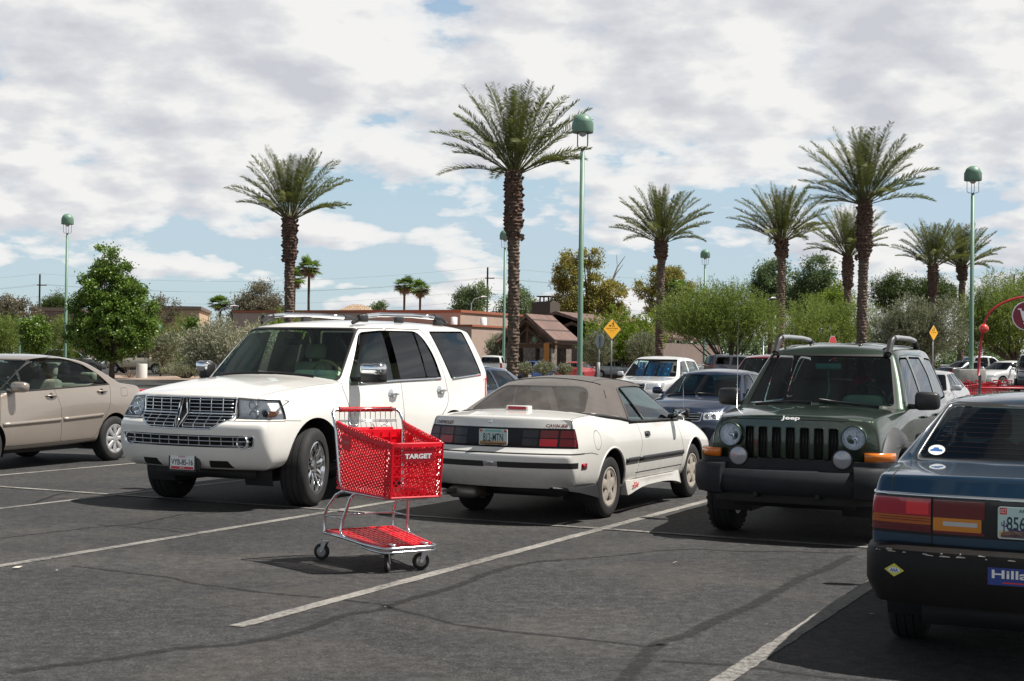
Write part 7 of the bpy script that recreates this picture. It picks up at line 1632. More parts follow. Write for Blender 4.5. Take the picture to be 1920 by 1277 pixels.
def signs():
    ORG = mat('sign_orange_yellow', (.95, .47, .02), rough=.45)
    def diamond(px, D, yc, hw, rz, lab, txt=True):
        p = at_px(px, D); yh = 673 + .0139 * (px - 960); zc = CAMZ + (yh - yc) * D / 2666.7 - p.z; root = empty('warning_sign', p, rz, lab, 'road sign')
        bm = bmesh.new(); box(bm, -.035, .035, .02, .055, 0, zc + .2); ob('post', bm, POST, root)
        fn = lambda u, v, d: Vector((u, -d, zc + v)); k = hw * .90
        bm = bmesh.new(); prism(bm, rpoly([(0, -hw), (hw, 0), (0, hw), (-hw, 0)], .04), -.006, .0, fn, 1); prism(bm, rpoly([(0, -k * 1.05), (k * 1.05, 0), (0, k * 1.05), (-k * 1.05, 0)], .04), .0, .004, fn, 0); fixn(bm)
        K = 2
        def man(x, y, s, ms):     # walking person figure
            add_poly(bm, circ(x, y + .26 * s, .045 * s, 12), fn, .006, K); add_poly(bm, [(x - .06 * s, y), (x + .05 * s, y), (x + .07 * s, y + .19 * s), (x - .05 * s, y + .2 * s)], fn, .0062, K)
            add_poly(bm, [(x - .05 * s, y), (x + .01 * s, y), (x - .08 * s, y - .24 * s), (x - .14 * s, y - .24 * s)], fn, .0064, K); add_poly(bm, [(x, y), (x + .05 * s, y), (x + .14 * s, y - .22 * s), (x + .08 * s, y - .24 * s)], fn, .0066, K)
            add_poly(bm, [(x - .05 * s, y + .18 * s), (x - .04 * s, y + .13 * s), (x - .18 * s, y + .02 * s), (x - .2 * s, y + .05 * s)], fn, .0068, K)
        man(hw * .12, hw * .42, hw * 1.05, 2)
        add_poly(bm, [(-hw * .36, hw * .38), (-hw * .10, hw * .38), (-hw * .14, hw * .24), (-hw * .32, hw * .24)], fn, .0061, K)
        if txt:
            add_text(bm, 'PEDESTRIAN CROSSING', hw * .085, lambda u, v, d: fn(u, v + hw * .06, d), .006, bold=.02, width=hw * 1.25, mi=K)
            add_text(bm, 'WATCH FOR CARTS', hw * .05, lambda u, v, d: fn(u, v - hw * .12, d), .006, width=hw * .8, mi=K); add_text(bm, 'AND CARS', hw * .05, lambda u, v, d: fn(u, v - hw * .26, d), .006, width=hw * .45, mi=K)
        ob('sign_panel', bm, [ORG, POST, mat('sign_black', (.02, .02, .02), rough=.5)], root, smooth=False)
    diamond(1147, 72, 618, .54, R(28), 'yellow diamond pedestrian sign on a post beside the big lamp post')
    diamond(1750, 66, 625, .38, R(42), 'yellow diamond pedestrian sign turned sideways behind the green suv')
    def octagon(px, D, yc, rz, lab, red_front):
        p = at_px(px, D); yh = 673 + .0139 * (px - 960); zc = CAMZ + (yh - yc) * D / 2666.7 - p.z; root = empty('stop_sign', p, rz, lab, 'stop sign'); bm = bmesh.new(); box(bm, -.03, .03, .02, .05, 0, zc + .25); ob('post', bm, POST, root)
        fn = lambda u, v, d: Vector((u, -d, zc + v)); o8 = [(.405 * math.cos(R(22.5 + 45 * k)), .405 * math.sin(R(22.5 + 45 * k))) for k in range(8)]
        bm = bmesh.new(); prism(bm, o8, .0, .004, fn, 0); fixn(bm); add_poly(bm, [(a * .95, b * .95) for a, b in o8], fn, .0045, 1); add_text(bm, 'STOP', .25, fn, .006, bold=.02, width=.6, mi=2)
        ob('sign_panel', bm, [mat('bare_aluminium', (.35, .38, .36), rough=.45, metal=.3), mat('stop_red', (.45, .02, .03), rough=.45), WHITE_SIGN], root, smooth=False)
        return root, zc
    r_, zc = octagon(1124, 74, 640, R(180 - 57), 'grey back of a stop sign left of the yellow diamond sign', False)
    bm = bmesh.new(); box(bm, -.12, .12, .055, .065, .45, 1.45); ob('lower_plate', bm, WHITE_SIGN, r_)
    octagon(1561, 41, 655, R(58), 'dark red stop sign peeking over the green suv roof rail', True)
signs()
def cart_return():
    RS = mat('corral_red_paint', (.42, .015, .03), rough=.35); D = 42; o = at_px(1841, D); s = D / 2666.7
    root = empty('cart_return', o, 0, 'red arched cart return frame with round cart sign at the right edge', 'cart corral')
    Z = lambda y: CAMZ + (685 - y) * s - o.z; X = lambda x: (x - 1841) * s
    bm = bmesh.new(); tube(bm, [(X(1835), 0, Z(705)), (X(1836), 0, Z(670)), (X(1839), 0, Z(640)), (X(1843), 0, Z(622))], .036, 10); A = [(X(1845) + 2.05 * (1 - math.cos(a)) * .78, 0, Z(612) + .92 * math.sin(a)) for a in np.linspace(0, math.pi, 26)]; tube(bm, A, .034, 10); xe = A[-1][0]
    tube(bm, [(xe, 0, A[-1][2] - .1), (xe + .05, 0, Z(705))], .036, 10); ob('arch', bm, RS, root)
    for x in (X(1844), xe):
        bm = bmesh.new(); lathe(bm, [(.001, .14)] + [(.14 * math.sin(a), .14 * math.cos(a)) for a in np.linspace(.2, 2.9, 12)] + [(.001, -.14)], 20, 'Z', Matrix.Translation((x, 0, Z(617)))); fixn(bm); ob('ball', bm, mat('bright_red_ball', (.75, .05, .03), rough=.25, coat=1), root)
        bm = bmesh.new(); tube(bm, [(x - .10 if x < 1 else x + .05, 0, 0), (x - .10 if x < 1 else x + .05, 0, Z(704))], .042, 10); ob('post', bm, POST, root)
    cx = (X(1845) + xe) / 2 - .35; cz = Z(592); cx = X(1923); r = .43; fn = lambda u, v, d: Vector((cx + u, -.05 - d, cz + v))
    bm = bmesh.new(); prism(bm, circ(0, 0, r, 40), -.03, .0, fn, 1); fixn(bm); add_poly(bm, circ(0, 0, r * .94, 40), fn, .002, 0)
    W_ = 2; add_poly(bm, [(-.26, .22), (-.16, .22), (-.13, .14), (.22, .14), (.16, -.06), (-.07, -.06), (-.055, -.11), (.17, -.11), (.17, -.15), (-.10, -.15), (-.13, -.08), (-.20, .18), (-.26, .18)], fn, .004, W_); add_poly(bm, circ(-.05, -.21, .045, 16), fn, .004, W_); add_poly(bm, circ(.12, -.21, .045, 16), fn, .004, W_)
    ob('round_sign', bm, [mat('sign_maroon', (.20, .01, .035), rough=.5), WHITE_SIGN, WHITE_SIGN], root, smooth=False)
    bm = bmesh.new(); tube(bm, [(cx, 0, cz + r - .02), (cx, 0, A[12][2])], .015, 6); ob('hanger', bm, POST, root)
    for z in (.45, .86):
        bm = bmesh.new(); tube(bm, [(-1.6, 0, z), (4.5, 0, z)], .026, 8); ob('rail', bm, RS, root)
        bm = bmesh.new(); tube(bm, [(-1.6, 3.0, z), (4.5, 3.0, z)], .026, 8); ob('rail', bm, RS, root)
    for x in (-1.6, 1.5, 4.5):
        for y in (0, 3.0): bm = bmesh.new(); tube(bm, [(x, y, 0), (x, y, .9)], .03, 8); ob('post', bm, RS, root)
    # carts nested in the return
    RP = MATS['red_cart_plastic']
    src = None
    for i in range(6):
        if src is None:
            src = c = empty('shopping_cart', (0, 0, 0)); bm = bmesh.new()
            tube(bm, [(0, -.25, .55), (0, .25, .55), (.7, .19, .55), (.7, -.19, .55)], .012, 6, closed=True); tube(bm, [(-.02, -.27, 1.0), (.72, -.2, .88), (.72, .2, .88), (-.02, .27, 1.0)], .018, 6)
            for y in np.linspace(-.2, .2, 8): tube(bm, [(.68, y, .55), (.72, y, .88)], .006, 4)
            for x in np.linspace(0, .7, 12):
                for s_ in (1, -1): tube(bm, [(x, s_ * (.25 - .08 * x), .55), (x, s_ * (.27 - .1 * x), 1.0 - .16 * x)], .006, 4)
            for z in (.65, .75, .85):
                for s_ in (1, -1): tube(bm, [(0, s_ * .26, z), (.7, s_ * .19, z)], .005, 4)
            ob('basket', bm, RP, c); bm = bmesh.new(); tube(bm, [(-.1, -.27, 1.05), (-.1, .27, 1.05)], .022, 8); ob('handle_grip', bm, RP, c)
            bm = bmesh.new()
            for s_ in (1, -1): tube(bm, [(-.1, s_ * .27, 1.05), (.02, s_ * .26, .6), (-.1, s_ * .28, .2), (.6, s_ * .2, .16)], .013, 6)
            ob('frame', bm, STEEL, c); bm = bmesh.new()
            for x, y in ((-.1, .28), (-.1, -.28), (.55, .18), (.55, -.18)): lathe(bm, [(.001, -.012), (.06, -.012), (.06, .012), (.001, .012)], 14, 'Y', Matrix.Translation((x, y, .062)))
            ob('casters', bm, TIRE, c)
        else: c = copy_tree(src)
        x = X(1790) + i * .32 if i < 4 else X(1905) + (i - 4) * .34; c.location = (o.x + x, o.y + 1.0 + (i // 4) * .9, gz(o.x + x, o.y)); c.rotation_euler = (0, 0, R(178) + .03 * i)
        tag(c, ['red cart at the left end of the nested row in the cart return', 'second red cart from the left end of the nested row', 'third red cart from the left end of the nested row', 'fourth red cart from the left end of the nested row', 'red cart of the second row nearer the right edge, left one', 'red cart of the second row nearer the right edge, right one'][i], 'shopping cart', 'carts nested in the cart return')
    # block base of the right lamp
    q = at_px(1821, 66.7); bm = bmesh.new(); box(bm, q.x - .72, q.x + .55, q.y - .5, q.y + .5, q.z, q.z + 1.02, .03); tag(ob('concrete_block', bm, CONC), 'square concrete block around the foot of the right lamp post', 'concrete block')
cart_return()
GRAVEL = mat('desert_gravel', (.30, .22, .17), rough=.95, bump=.6, bscale=30, var=.25, vscale=3)
def kerbs():
    KM = mat('kerb_concrete', (.36, .34, .31), rough=.9, bump=.2, bscale=25, var=.15, vscale=3)
    def island(name, pts, k=0):
        bm = bmesh.new(); z0 = [gz(x, y) for x, y in pts]
        top = [bm.verts.new((x, y, z + .15)) for (x, y), z in zip(pts, z0)]; bot = [bm.verts.new((x, y, z - .02)) for (x, y), z in zip(pts, z0)]; c = Vector((sum(p[0] for p in pts) / len(pts), sum(p[1] for p in pts) / len(pts)))
        inn = []
        for (x, y), z in zip(pts, z0): d = (c - Vector((x, y))).normalized() * .16; inn.append(bm.verts.new((x + d.x, y + d.y, z + .15)))
        n = len(pts)
        for i in range(n):
            j = (i + 1) % n; bm.faces.new((bot[i], bot[j], top[j], top[i])); bm.faces.new((top[i], top[j], inn[j], inn[i]))
        f = bm.faces.new(inn); f.material_index = 1; fixn(bm); tag(ob('kerbed_island', bm, [KM, GRAVEL], smooth=False), kind='structure')
    def isl(px0, px1, D0, D1, D0b=None, D1b=None): 
        a, b = px2d(px0, D0), px2d(px1, D0b or D0); c, d = px2d(px1, D1b or D1), px2d(px0, D1); return [(a.x, a.y), (b.x, b.y), (c.x, c.y), (d.x, d.y)]
    island('k', isl(60, 560, 78, 92)); island('k', isl(880, 1280, 80, 98)); island('k', isl(1290, 1640, 84, 100)); island('k', isl(1640, 1812, 70, 80)); island('k', isl(1835, 2100, 82, 92))
    p = at_px(266, 83); bm = bmesh.new(); lathe(bm, [(.001, .98), (.30, .98), (.32, .95), (.32, 0)], 20, 'Z', Matrix.Translation(p)); fixn(bm); tag(ob('concrete_bollard', bm, mat('white_painted_concrete', (.62, .61, .58), rough=.8), angle=40), 'thick white concrete bollard beside the dry twiggy shrub', 'bollard')
    # dirt verge around the lot's far side
    bm = bmesh.new(); vs = [bm.verts.new(v) for v in ((-200, 150, .012), (300, 150, .39), (300, 1400, .39), (-200, 1400, .012))]; bm.faces.new(vs); tag(ob('desert_ground', bm, GRAVEL, smooth=False), kind='structure')
kerbs()
def stucco(name, c): return mat(name, c, rough=.95, bump=.25, bscale=6, var=.10, vscale=.6)
def tiles(name, c):
    m = bpy.data.materials.new(name); m.use_nodes = True; t = m.node_tree; b = t.nodes['Principled BSDF']; tc = N(t, 'ShaderNodeTexCoord'); br = N(t, 'ShaderNodeTexBrick', i_Scale=1.0); t.links.new(tc.outputs['Object'], br.inputs['Vector'])
    mp = N(t, 'ShaderNodeMapping'); t.links.new(tc.outputs['Object'], mp.inputs[0]); mp.inputs['Rotation'].default_value = (R(35), 0, 0); t.links.new(mp.outputs[0], br.inputs['Vector'])
    br.inputs['Color1'].default_value = (*c, 1); br.inputs['Color2'].default_value = (*[x * 1.3 for x in c], 1); br.inputs['Mortar'].default_value = (*[x * .4 for x in c], 1); br.inputs['Brick Width'].default_value = .5; br.inputs['Row Height'].default_value = .35; br.inputs['Mortar Size'].default_value = .03
    t.links.new(br.outputs[0], b.inputs['Base Color']); b.inputs['Roughness'].default_value = .85; return m
def buildings():
    PINK = stucco('pink_stucco', (.40, .30, .25)); BROWN = stucco('brown_stucco', (.20, .15, .13)); TRED = mat('terracotta_coping', (.32, .11, .06), rough=.8); TILE = tiles('brown_roof_tiles', (.15, .095, .08)); WOOD = mat('dark_timber', (.10, .055, .03), rough=.8, var=.3); STONE = mat('stone_veneer', (.17, .14, .12), rough=.95, bump=1.0, bscale=5, var=.6, vscale=4); DG = mat('dark_window', (.02, .025, .03), rough=.1, coat=1)
    D = 122; s = D / 2666.7; H = lambda y, DD=122: CAMZ + (673 - y) * DD / 2666.7
    c = px2d(862, D); rz = math.atan2(PD.y, PD.x)     # x along the lit receding side, y towards the left along the shaded front
    root = empty('restaurant_building', (c.x, c.y, 0), rz, 'long low pink stucco building with terracotta coping, tiled porch and dark chimney', 'building')
    def B_(name, m, boxes, bev=0):
        bm = bmesh.new()
        for b in boxes: box(bm, *b, bev)
        return ob(name, bm, m, root, smooth=False)
    h1 = H(588)
    B_('main_wall', PINK, [(0, 26, 0, 24, 0, h1)]); B_('coping', TRED, [(-.12, 26.1, -.12, 24.1, h1, h1 + .22)])
    h2 = H(618); B_('low_wing', PINK, [(-6.5, -.01, -4.5, 9, 0, h2)]); B_('coping', TRED, [(-6.6, -.0, -4.62, 9.1, h2, h2 + .16)])
    w_ = B_('window', DG, [(-6.53, -6.49, -3.2, -2.0, 1.0, 2.3)]); B_('window', DG, [(-6.53, -6.49, 1.5, 3.0, 1.0, 2.3)])
    for x, y in ((-3, -1), (-1.5, -3)):
        bm = bmesh.new(); lathe(bm, [(.001, h2 + .9), (.28, h2 + .85), (.28, h2)], 14, 'Z', Matrix.Translation((x, y, 0))); ob('roof_vent', bm, WHITE_SIGN, root)
    # tiled roof wing to the right
    def gable(name, x0, x1, y0, y1, z0, zr, m, axis='x', over=.5):
        bm = bmesh.new(); x0 -= over; x1 += over; y0 -= over; y1 += over
        if axis == 'x': ym = (y0 + y1) / 2; P = [(x0, y0, z0), (x1, y0, z0), (x1, ym, zr), (x0, ym, zr), (x0, y1, z0), (x1, y1, z0)]
        else: xm = (x0 + x1) / 2; P = [(x0, y0, z0), (x0, y1, z0), (xm, y1, zr), (xm, y0, zr), (x1, y0, z0), (x1, y1, z0)]
        v = [bm.verts.new(p) for p in P]; bm.faces.new((v[0], v[1], v[2], v[3])); bm.faces.new((v[3], v[2], v[5], v[4])); bmesh.ops.recalc_face_normals(bm, faces=bm.faces[:]); bmesh.ops.solidify(bm, geom=bm.faces[:], thickness=-.25); return ob(name, bm, m, root, smooth=False)
    q = lambda px, DD: root.matrix_world.inverted() @ Vector((*px2d(px, DD).xy, 0)) if False else None
    M = (Matrix.Translation((c.x, c.y, 0)) @ Matrix.Rotation(rz, 4, 'Z')).inverted()
    L = lambda px, DD: (M @ Vector((*px2d(px, DD).xy, 0)))
    a = L(940, D + 6); b = L(1100, D + 12)
    B_('main_wall', BROWN, [(a.x - 2, a.x + 16, -16, -2, 0, H(640))]); gable('roof', a.x - 2, a.x + 16, -13, -1, H(632), H(588), TILE, 'x')
    # porch
    pc = L(1010, D - 10); hx = 1.9; hy = 1.8; ze = H(634, D - 10); zr = H(600, D - 10)
    x0, x1, y0, y1 = pc.x - hx, pc.x + hx, pc.y - hy, pc.y + hy
    gable('porch_roof', x0, x1, y0, y1, ze - .4, zr + .1, TILE, 'x', .6)
    B_('porch_beam', WOOD, [(x0 - .3, x0 + .05, y0 - .6, y1 + .6, ze - .85, ze - .5), (x0 - .2, x1, y0 - .2, y0 + .1, ze - .8, ze - .5), (x0 - .2, x1, y1 - .1, y1 + .2, ze - .8, ze - .5)])
    bm = bmesh.new(); ym = (y0 + y1) / 2
    for s_ in (1, -1): tube(bm, [(x0 - .5, ym + s_ * (hy + .8), ze - .5), (x0 - .5, ym, zr - .15)], .16, 6); tube(bm, [(x0 - .2, ym + s_ * 1.6, ze - .6), (x0 - .2, ym, ze + .7)], .12, 6)
    tube(bm, [(x0 - .2, ym, ze - .6), (x0 - .2, ym, zr - .4)], .14, 6); ob('gable_timbers', bm, WOOD, root)
    for i, (x, y) in enumerate(((x0, y0 + .1), (x0, y0 + 1.5), (x0, y1 - .3), (x1 - 1, y0 + .1), (x1 - 1, y1 - .3))): B_('stone_column', STONE, [(x - .5, x + .5, y - .5, y + .5, 0, ze - .8)])
    B_('notice_board', mat('orange_board', (.5, .2, .04), rough=.6), [(x0 - .56, x0 - .51, y0 - .2, y0 + .25, 1.2, 2.8)])
    B_('dark_entry', DG, [(x1 + .3, x1 + .5, y0, y1, 0, ze - .9)])
    k = L(1026, D + 4); B_('chimney', mat('chimney_brown', (.075, .062, .052), rough=.9), [(k.x - 1.5, k.x + .6, k.y - .9, k.y + .9, H(640, 126), H(568, 126))]); B_('chimney', MATS['chimney_brown'], [(k.x - .9, k.x + .7, k.y - .7, k.y + .7, H(568, 126), H(566, 126))])
    bm = bmesh.new(); z = H(567, 126)
    for x, y in ((-.4, -.4), (-.4, .4), (.4, -.4), (.4, .4)): box(bm, k.x + x - .05 - .4, k.x + x + .05 - .4, k.y + y - .05, k.y + y + .05, z, z + .45)
    box(bm, k.x - 1.05, k.x + .25, k.y - .65, k.y + .65, z + .45, z + .55); ob('chimney_cap', bm, TRIM, root)
    # right hand low roofs
    r = L(1085, D + 4); B_('main_wall', BROWN, [(r.x - 2, r.x + 10, r.y - 5, r.y + 4, 0, H(652))]); gable('roof', r.x - 2, r.x + 10, r.y - 5, r.y + 4, H(652), H(607), TILE, 'x', .8)
    # second building left
    for (pa, pb, yt, DD, lab, mm) in ((270, 372, 582, 150, 'tan flat-roofed shop building behind the bushes at left', PINK), (60, 150, 588, 156, 'brown flat-roofed building behind the lamp post at far left', BROWN)):
        A = px2d(pa, DD); Bq = px2d(pb, DD); h = CAMZ + (665 - yt) * DD / 2666.7; r2 = empty('shop_building', (Bq.x, Bq.y, 0), R(8), lab, 'building'); bm = bmesh.new(); wd = (Bq - A).length; box(bm, -wd, 0, 0, 16, 0, h); ob('wall', bm, mm if mm is BROWN else stucco('tan_stucco', (.50, .36, .24)), r2, smooth=False)
        bm = bmesh.new(); box(bm, -wd - .2, .2, -.2, 16.2, h, h + .35); ob('coping', bm, mat('brown_coping', (.14, .11, .09), rough=.9), r2, smooth=False)
        bm = bmesh.new(); box(bm, -wd + 1, -1, -.03, .03, .4, 2.6); ob('window', bm, DG, r2, smooth=False)
    A = px2d(668, 190); r2 = empty('house', (A.x, A.y, 0), R(5), 'distant house roof of tan tiles above the long building', 'house'); bm = bmesh.new(); box(bm, -3, 3, -3, 3, 0, 7.0); ob('wall', bm, PINK, r2, smooth=False)
    z0 = CAMZ + (669 - 588) * 190 / 2666.7; z1 = CAMZ + (669 - 572) * 190 / 2666.7; bm = bmesh.new(); v = [bm.verts.new(p) for p in ((-3.8, -4, z0 - .5), (3.8, -4, z0 - .5), (3.8, 4, z0 - .5), (-3.8, 4, z0 - .5), (-.8, 0, z1), (.8, 0, z1))]
    for f in ((0, 1, 5, 4), (1, 2, 5), (2, 3, 4, 5), (3, 0, 4), (3, 2, 1, 0)): bm.faces.new([v[i] for i in f])
    fixn(bm); ob('roof', bm, tiles('tan_roof_tiles', (.34, .24, .16)), r2, smooth=False)
    # utility poles and wires
    WD = mat('creosote_wood', (.06, .04, .03), rough=.95); tops = []
    for i, (px, DD, yt, lab) in enumerate(((-500, 205, 505, 'wooden utility pole beyond the left edge'), (72, 205, 515, 'wooden utility pole left of the lamp post at left'), (912, 205, 502, 'wooden utility pole with crossarm left of the tallest palm'), (1900, 205, 520, 'wooden utility pole far off at the right'))):
        p = at_px(px, DD); h = CAMZ + (673 + .0139 * (px - 960) - yt) * DD / 2666.7; r3 = empty('utility_pole', p, 0, lab, 'utility pole'); bm = bmesh.new(); tube(bm, [(0, 0, 0), (0, 0, h)], [.17, .12], 8); ob('pole', bm, WD, r3)
        bm = bmesh.new(); box(bm, -.35, 1.0, -.06, .06, h - 1.65, h - 1.5); ob('crossarm', bm, WD, r3); tops.append((p, h))
    WM = mat('wire_dark', (.22, .22, .23), rough=.7)
    for n_, (dx_, dz) in enumerate(((-.3, -1.45), (.9, -1.45), (0, .1), (0, -3.2), (0, -4.6))):
        bm = bmesh.new()
        for (a_, ha), (b_, hb) in zip(tops[:-1], tops[1:]):
            P = []
            for k in range(17): t = k / 16; P.append((a_.x + (b_.x - a_.x) * t + dx_, a_.y, ha + dz + (hb - ha) * t - 4 * 1.6 * t * (1 - t)))
            tube(bm, P, .012, 4, cap=False)
        tag(ob('power_line', bm, WM), 'thin overhead power line, %s of the set' % ('front crossarm wire', 'rear crossarm wire', 'topmost wire', 'second lowest wire', 'lowest wire')[n_], 'power line', 'overhead power lines')
buildings()
# ------------------------------------------------------------------ cars farther away
CARP = {}
def cpaint(c):
    k = 'car_paint_%02x%02x%02x' % tuple(int(x * 255) for x in c)
    return paint(k, c, metal=.25, dirt=.12)
def gen_car(kind, px, D, heading, col, label, level=2, group=None, pos=None, extra=None, scale=1.0, glassm=None, hubs='plain'):
    p = pos or px2d(px, D); root = empty('parked_' + {'sedan': 'car', 'suv': 'suv', 'pickup': 'pickup'}[kind], (p.x, p.y, gz(p.x, p.y)), heading, label, {'sedan': 'car', 'suv': 'suv', 'pickup': 'pickup truck'}[kind], group, scale)
    P = cpaint(col); G = glassm or G_DARK
    if kind == 'sedan':
        xs = [-2.25, -2.0, -1.75, -1.45, -1.1, -.7, -.2, .35, .95, 1.25, 1.55, 1.85, 2.1]; cab = (3, 8); wy, wr, xw = .76, .32, 1.32
        rows = [[(-2.1, .66, .32), (2.1, .64, .24)], [(-2.15, .78, .34), (-1.85, .81, .31), (1.85, .80, .24), (2.2, .70, .27)], [(-2.25, .79, .50), (0, .85, .45), (2.27, .72, .44)], [(-2.24, .79, .68), (0, .86, .66), (2.24, .70, .58)], [(-2.2, .78, .88), (0, .85, .84), (1.3, .82, .78), (2.16, .68, .68)], [(-2.15, .72, 1.0), (-1.6, .77, 1.04), (0, .80, .98), (.95, .79, .93), (1.5, .75, .88), (2.05, .66, .76)]]
        roof = [(-1.0, .55, 1.35), (-.8, .57, 1.39), (-.5, .58, 1.41), (-.2, .58, 1.41), (.05, .57, 1.39), (.25, .55, 1.36)]; crn = [(-2.3, .03), (.8, .06), (2.1, .04)]
        win = [[(.80, .985), (.22, 1.345), (-.04, 1.365), (-.08, 1.01)], [(-.14, 1.01), (-.10, 1.365), (-.75, 1.345), (-1.14, 1.05)]]; ws = [(-.68, .985), (-.545, 1.35), (.545, 1.35), (.68, .985)]; bk = [(-.66, 1.06), (-.54, 1.34), (.54, 1.34), (.66, 1.06)]; zl, zr_ = (.60, .72), (.72, .88); xf, xr = 1.9, -1.9; doors = [(.9, .95), (.92, .35), (-.11, .35), (-.11, .98)], [(-.11, .35), (-.85, .38), (-1.1, .75), (-1.18, 1.02)]
    elif kind == 'suv':
        xs = [-2.25, -1.95, -1.5, -1.1, -.6, -.15, .35, .9, 1.15, 1.45, 1.8, 2.05, 2.2]; cab = (0, 7); wy, wr, xw = .80, .37, 1.38
        rows = [[(-2.15, .70, .42), (2.1, .66, .40)], [(-2.2, .84, .45), (0, .86, .44), (2.18, .76, .42)], [(-2.26, .87, .62), (0, .90, .60), (2.28, .80, .58)], [(-2.27, .87, .85), (0, .91, .85), (2.27, .80, .78)], [(-2.26, .86, 1.05), (0, .90, 1.05), (1.5, .86, 1.0), (2.2, .77, .92)], [(-2.25, .84, 1.20), (0, .87, 1.17), (.9, .86, 1.14), (1.6, .80, 1.10), (2.15, .72, 1.02)]]
        roof = [(-2.1, .66, 1.70), (-1.85, .68, 1.74), (-1.45, .69, 1.76), (-1.05, .69, 1.76), (-.6, .69, 1.76), (-.2, .68, 1.75), (.05, .67, 1.73), (.30, .65, 1.69)]; crn = [(-3, 0), (.8, .06), (2.1, .04)]
        win = [[(.78, 1.20), (.30, 1.65), (-.10, 1.67), (-.10, 1.21)], [(-.20, 1.21), (-.18, 1.67), (-.95, 1.67), (-1.10, 1.24)], [(-1.22, 1.25), (-1.15, 1.67), (-1.85, 1.65), (-2.0, 1.28)]]; ws = [(-.76, 1.18), (-.63, 1.69), (.63, 1.69), (.76, 1.18)]; bk = [(-.70, 1.25), (-.62, 1.66), (.62, 1.66), (.70, 1.25)]; zl, zr_ = (.80, .98), (.90, 1.25); xf, xr = 1.95, -2.1; doors = [(.85, 1.15), (.85, .5), (-.15, .5), (-.15, 1.2)], [(-.15, .5), (-.9, .5), (-1.15, .9), (-1.16, 1.2)]
    else:
        xs = [-2.75, -2.4, -1.9, -1.3, -.75, -.45, .1, .62, .95, 1.4, 1.8, 2.2, 2.5]; cab = (4, 7) if False else (3, 8); wy, wr, xw = .84, .38, 1.72
        rows = [[(-2.7, .72, .48), (2.4, .70, .42)], [(-2.72, .88, .52), (0, .90, .48), (2.45, .80, .44)], [(-2.76, .92, .66), (0, .94, .64), (2.58, .86, .62)], [(-2.77, .93, .88), (0, .95, .88), (2.58, .86, .84)], [(-2.77, .92, 1.05), (0, .94, 1.05), (1.8, .92, 1.03), (2.5, .82, .98)], [(-2.76, .90, 1.20), (-1.3, .91, 1.19), (.9, .90, 1.17), (1.6, .86, 1.14), (2.42, .78, 1.08)]]
        roof = [(-1.12, .70, 1.72), (-.75, .70, 1.77), (-.4, .70, 1.785), (.0, .695, 1.78), (.20, .69, 1.76), (.38, .67, 1.72)]; crn = [(-3, -.0), (-1.3, .0), (.8, .06), (2.4, .04)]
        win = [[(.80, 1.22), (.34, 1.66), (-.02, 1.69), (-.02, 1.23)], [(-.14, 1.23), (-.12, 1.69), (-.95, 1.67), (-1.10, 1.25)]]; ws = [(-.80, 1.22), (-.655, 1.73), (.655, 1.73), (.80, 1.22)]; bk = [(-.70, 1.25), (-.62, 1.66), (.62, 1.66), (.70, 1.25)]; zl, zr_ = (.86, 1.03), (.85, 1.15); xf, xr = 2.2, -2.6; doors = [(.82, 1.18), (.82, .52), (-.08, .52), (-.08, 1.2)], [(-.08, .52), (-1.15, .52), (-1.15, 1.2)]
    spec = dict(xs=xs, cabin=cab, bow_f=.20, bow_r=.08, bow_ws=.15, bow_bl=.10 if kind != 'pickup' else .02, bow_pow=3, rail_drop=.015, bulge=.015, roof_crown=.05, crown_pow=2.8, rows=rows, crown=crn, roof=roof, crease=[('front', 5, 0, 0, .5), ('row', 5, 7, 12, .2), ('ws', 0, 0, 0, .4), ('rear', 5, 0, 0, .4)])
    if kind == 'pickup': spec['crown'] = [(-3, -.02), (-1.2, -.02), (-.5, .02), (.8, .06), (2.4, .04)]
    B = Body(spec, level)
    for x in (xw, -xw): 
        poly = arcp(x, wr + .02, wr + .06, -10, 190, 14) + [(x - wr - .08, -.3), (x + wr + .08, -.3)]
        for s in (1, -1): B.delete('side', poly, lambda c, n, s=s: c.y * s > .5)
        bm = bmesh.new(); box(bm, x - wr - .06, x + wr + .06, -.55, .55, .25, wr * 2 + .06); ob('wheel_well', bm, TRIM, root, smooth=False)
    for d in doors: B.strip('gap', d, .008)
    for i, wn in enumerate(win): B.sides('win%d' % i, rpoly(wn, .04, 3), ymin=.35)
    B.cut('ws', 'front', rpoly(ws, .05, 3), lambda c, n: c.x > 0 and c.z > .9 and n.x > .2 and n.z > .12)
    B.cut('back', 'front', rpoly(bk, .06, 3), lambda c, n: c.x < -.6 and c.z > 1.03 and n.x < -.15)
    fr = lambda c, n: c.x > xf - .15 and n.x > .15; bb = lambda c, n: c.x < xr + .1 and n.x < -.1
    for s in (1, -1):
        B.cut('hl%d' % s, 'front', rpoly([(s * .45, zl[0]), (s * .95, zl[0] + .03), (s * .95, zl[1] + .03), (s * .43, zl[1])], .02, 2), fr)
        B.cut('tl%d' % s, 'front', [(s * (.45 if kind == 'sedan' else .70), zr_[0]), (s * 1, zr_[0]), (s * 1, zr_[1]), (s * (.45 if kind == 'sedan' else .70), zr_[1])], bb)
    gp = rpoly([(-.40, zl[0] - .02), (.40, zl[0] - .02), (.41, zl[1]), (-.41, zl[1])], .03, 3); B.cut('grille', 'front', gp, fr); B.cut('intake', 'front', [(-.5, .36), (.5, .36), (.5, .46), (-.5, .46)], lambda c, n: c.x > 1.6 and n.x > 0)
    B.part('body', ['body', 'gap', 'intake'], [P, GAP, DARK], root)
    for i in range(len(win)):
        for s in 'LR': B.part('window', ['win%d|%s' % (i, s)], G, root, inset=.008)
    B.part('windshield', ['ws'], glassm or G_WS, root, inset=.006); B.part('rear_window', ['back'], G, root, inset=.006)
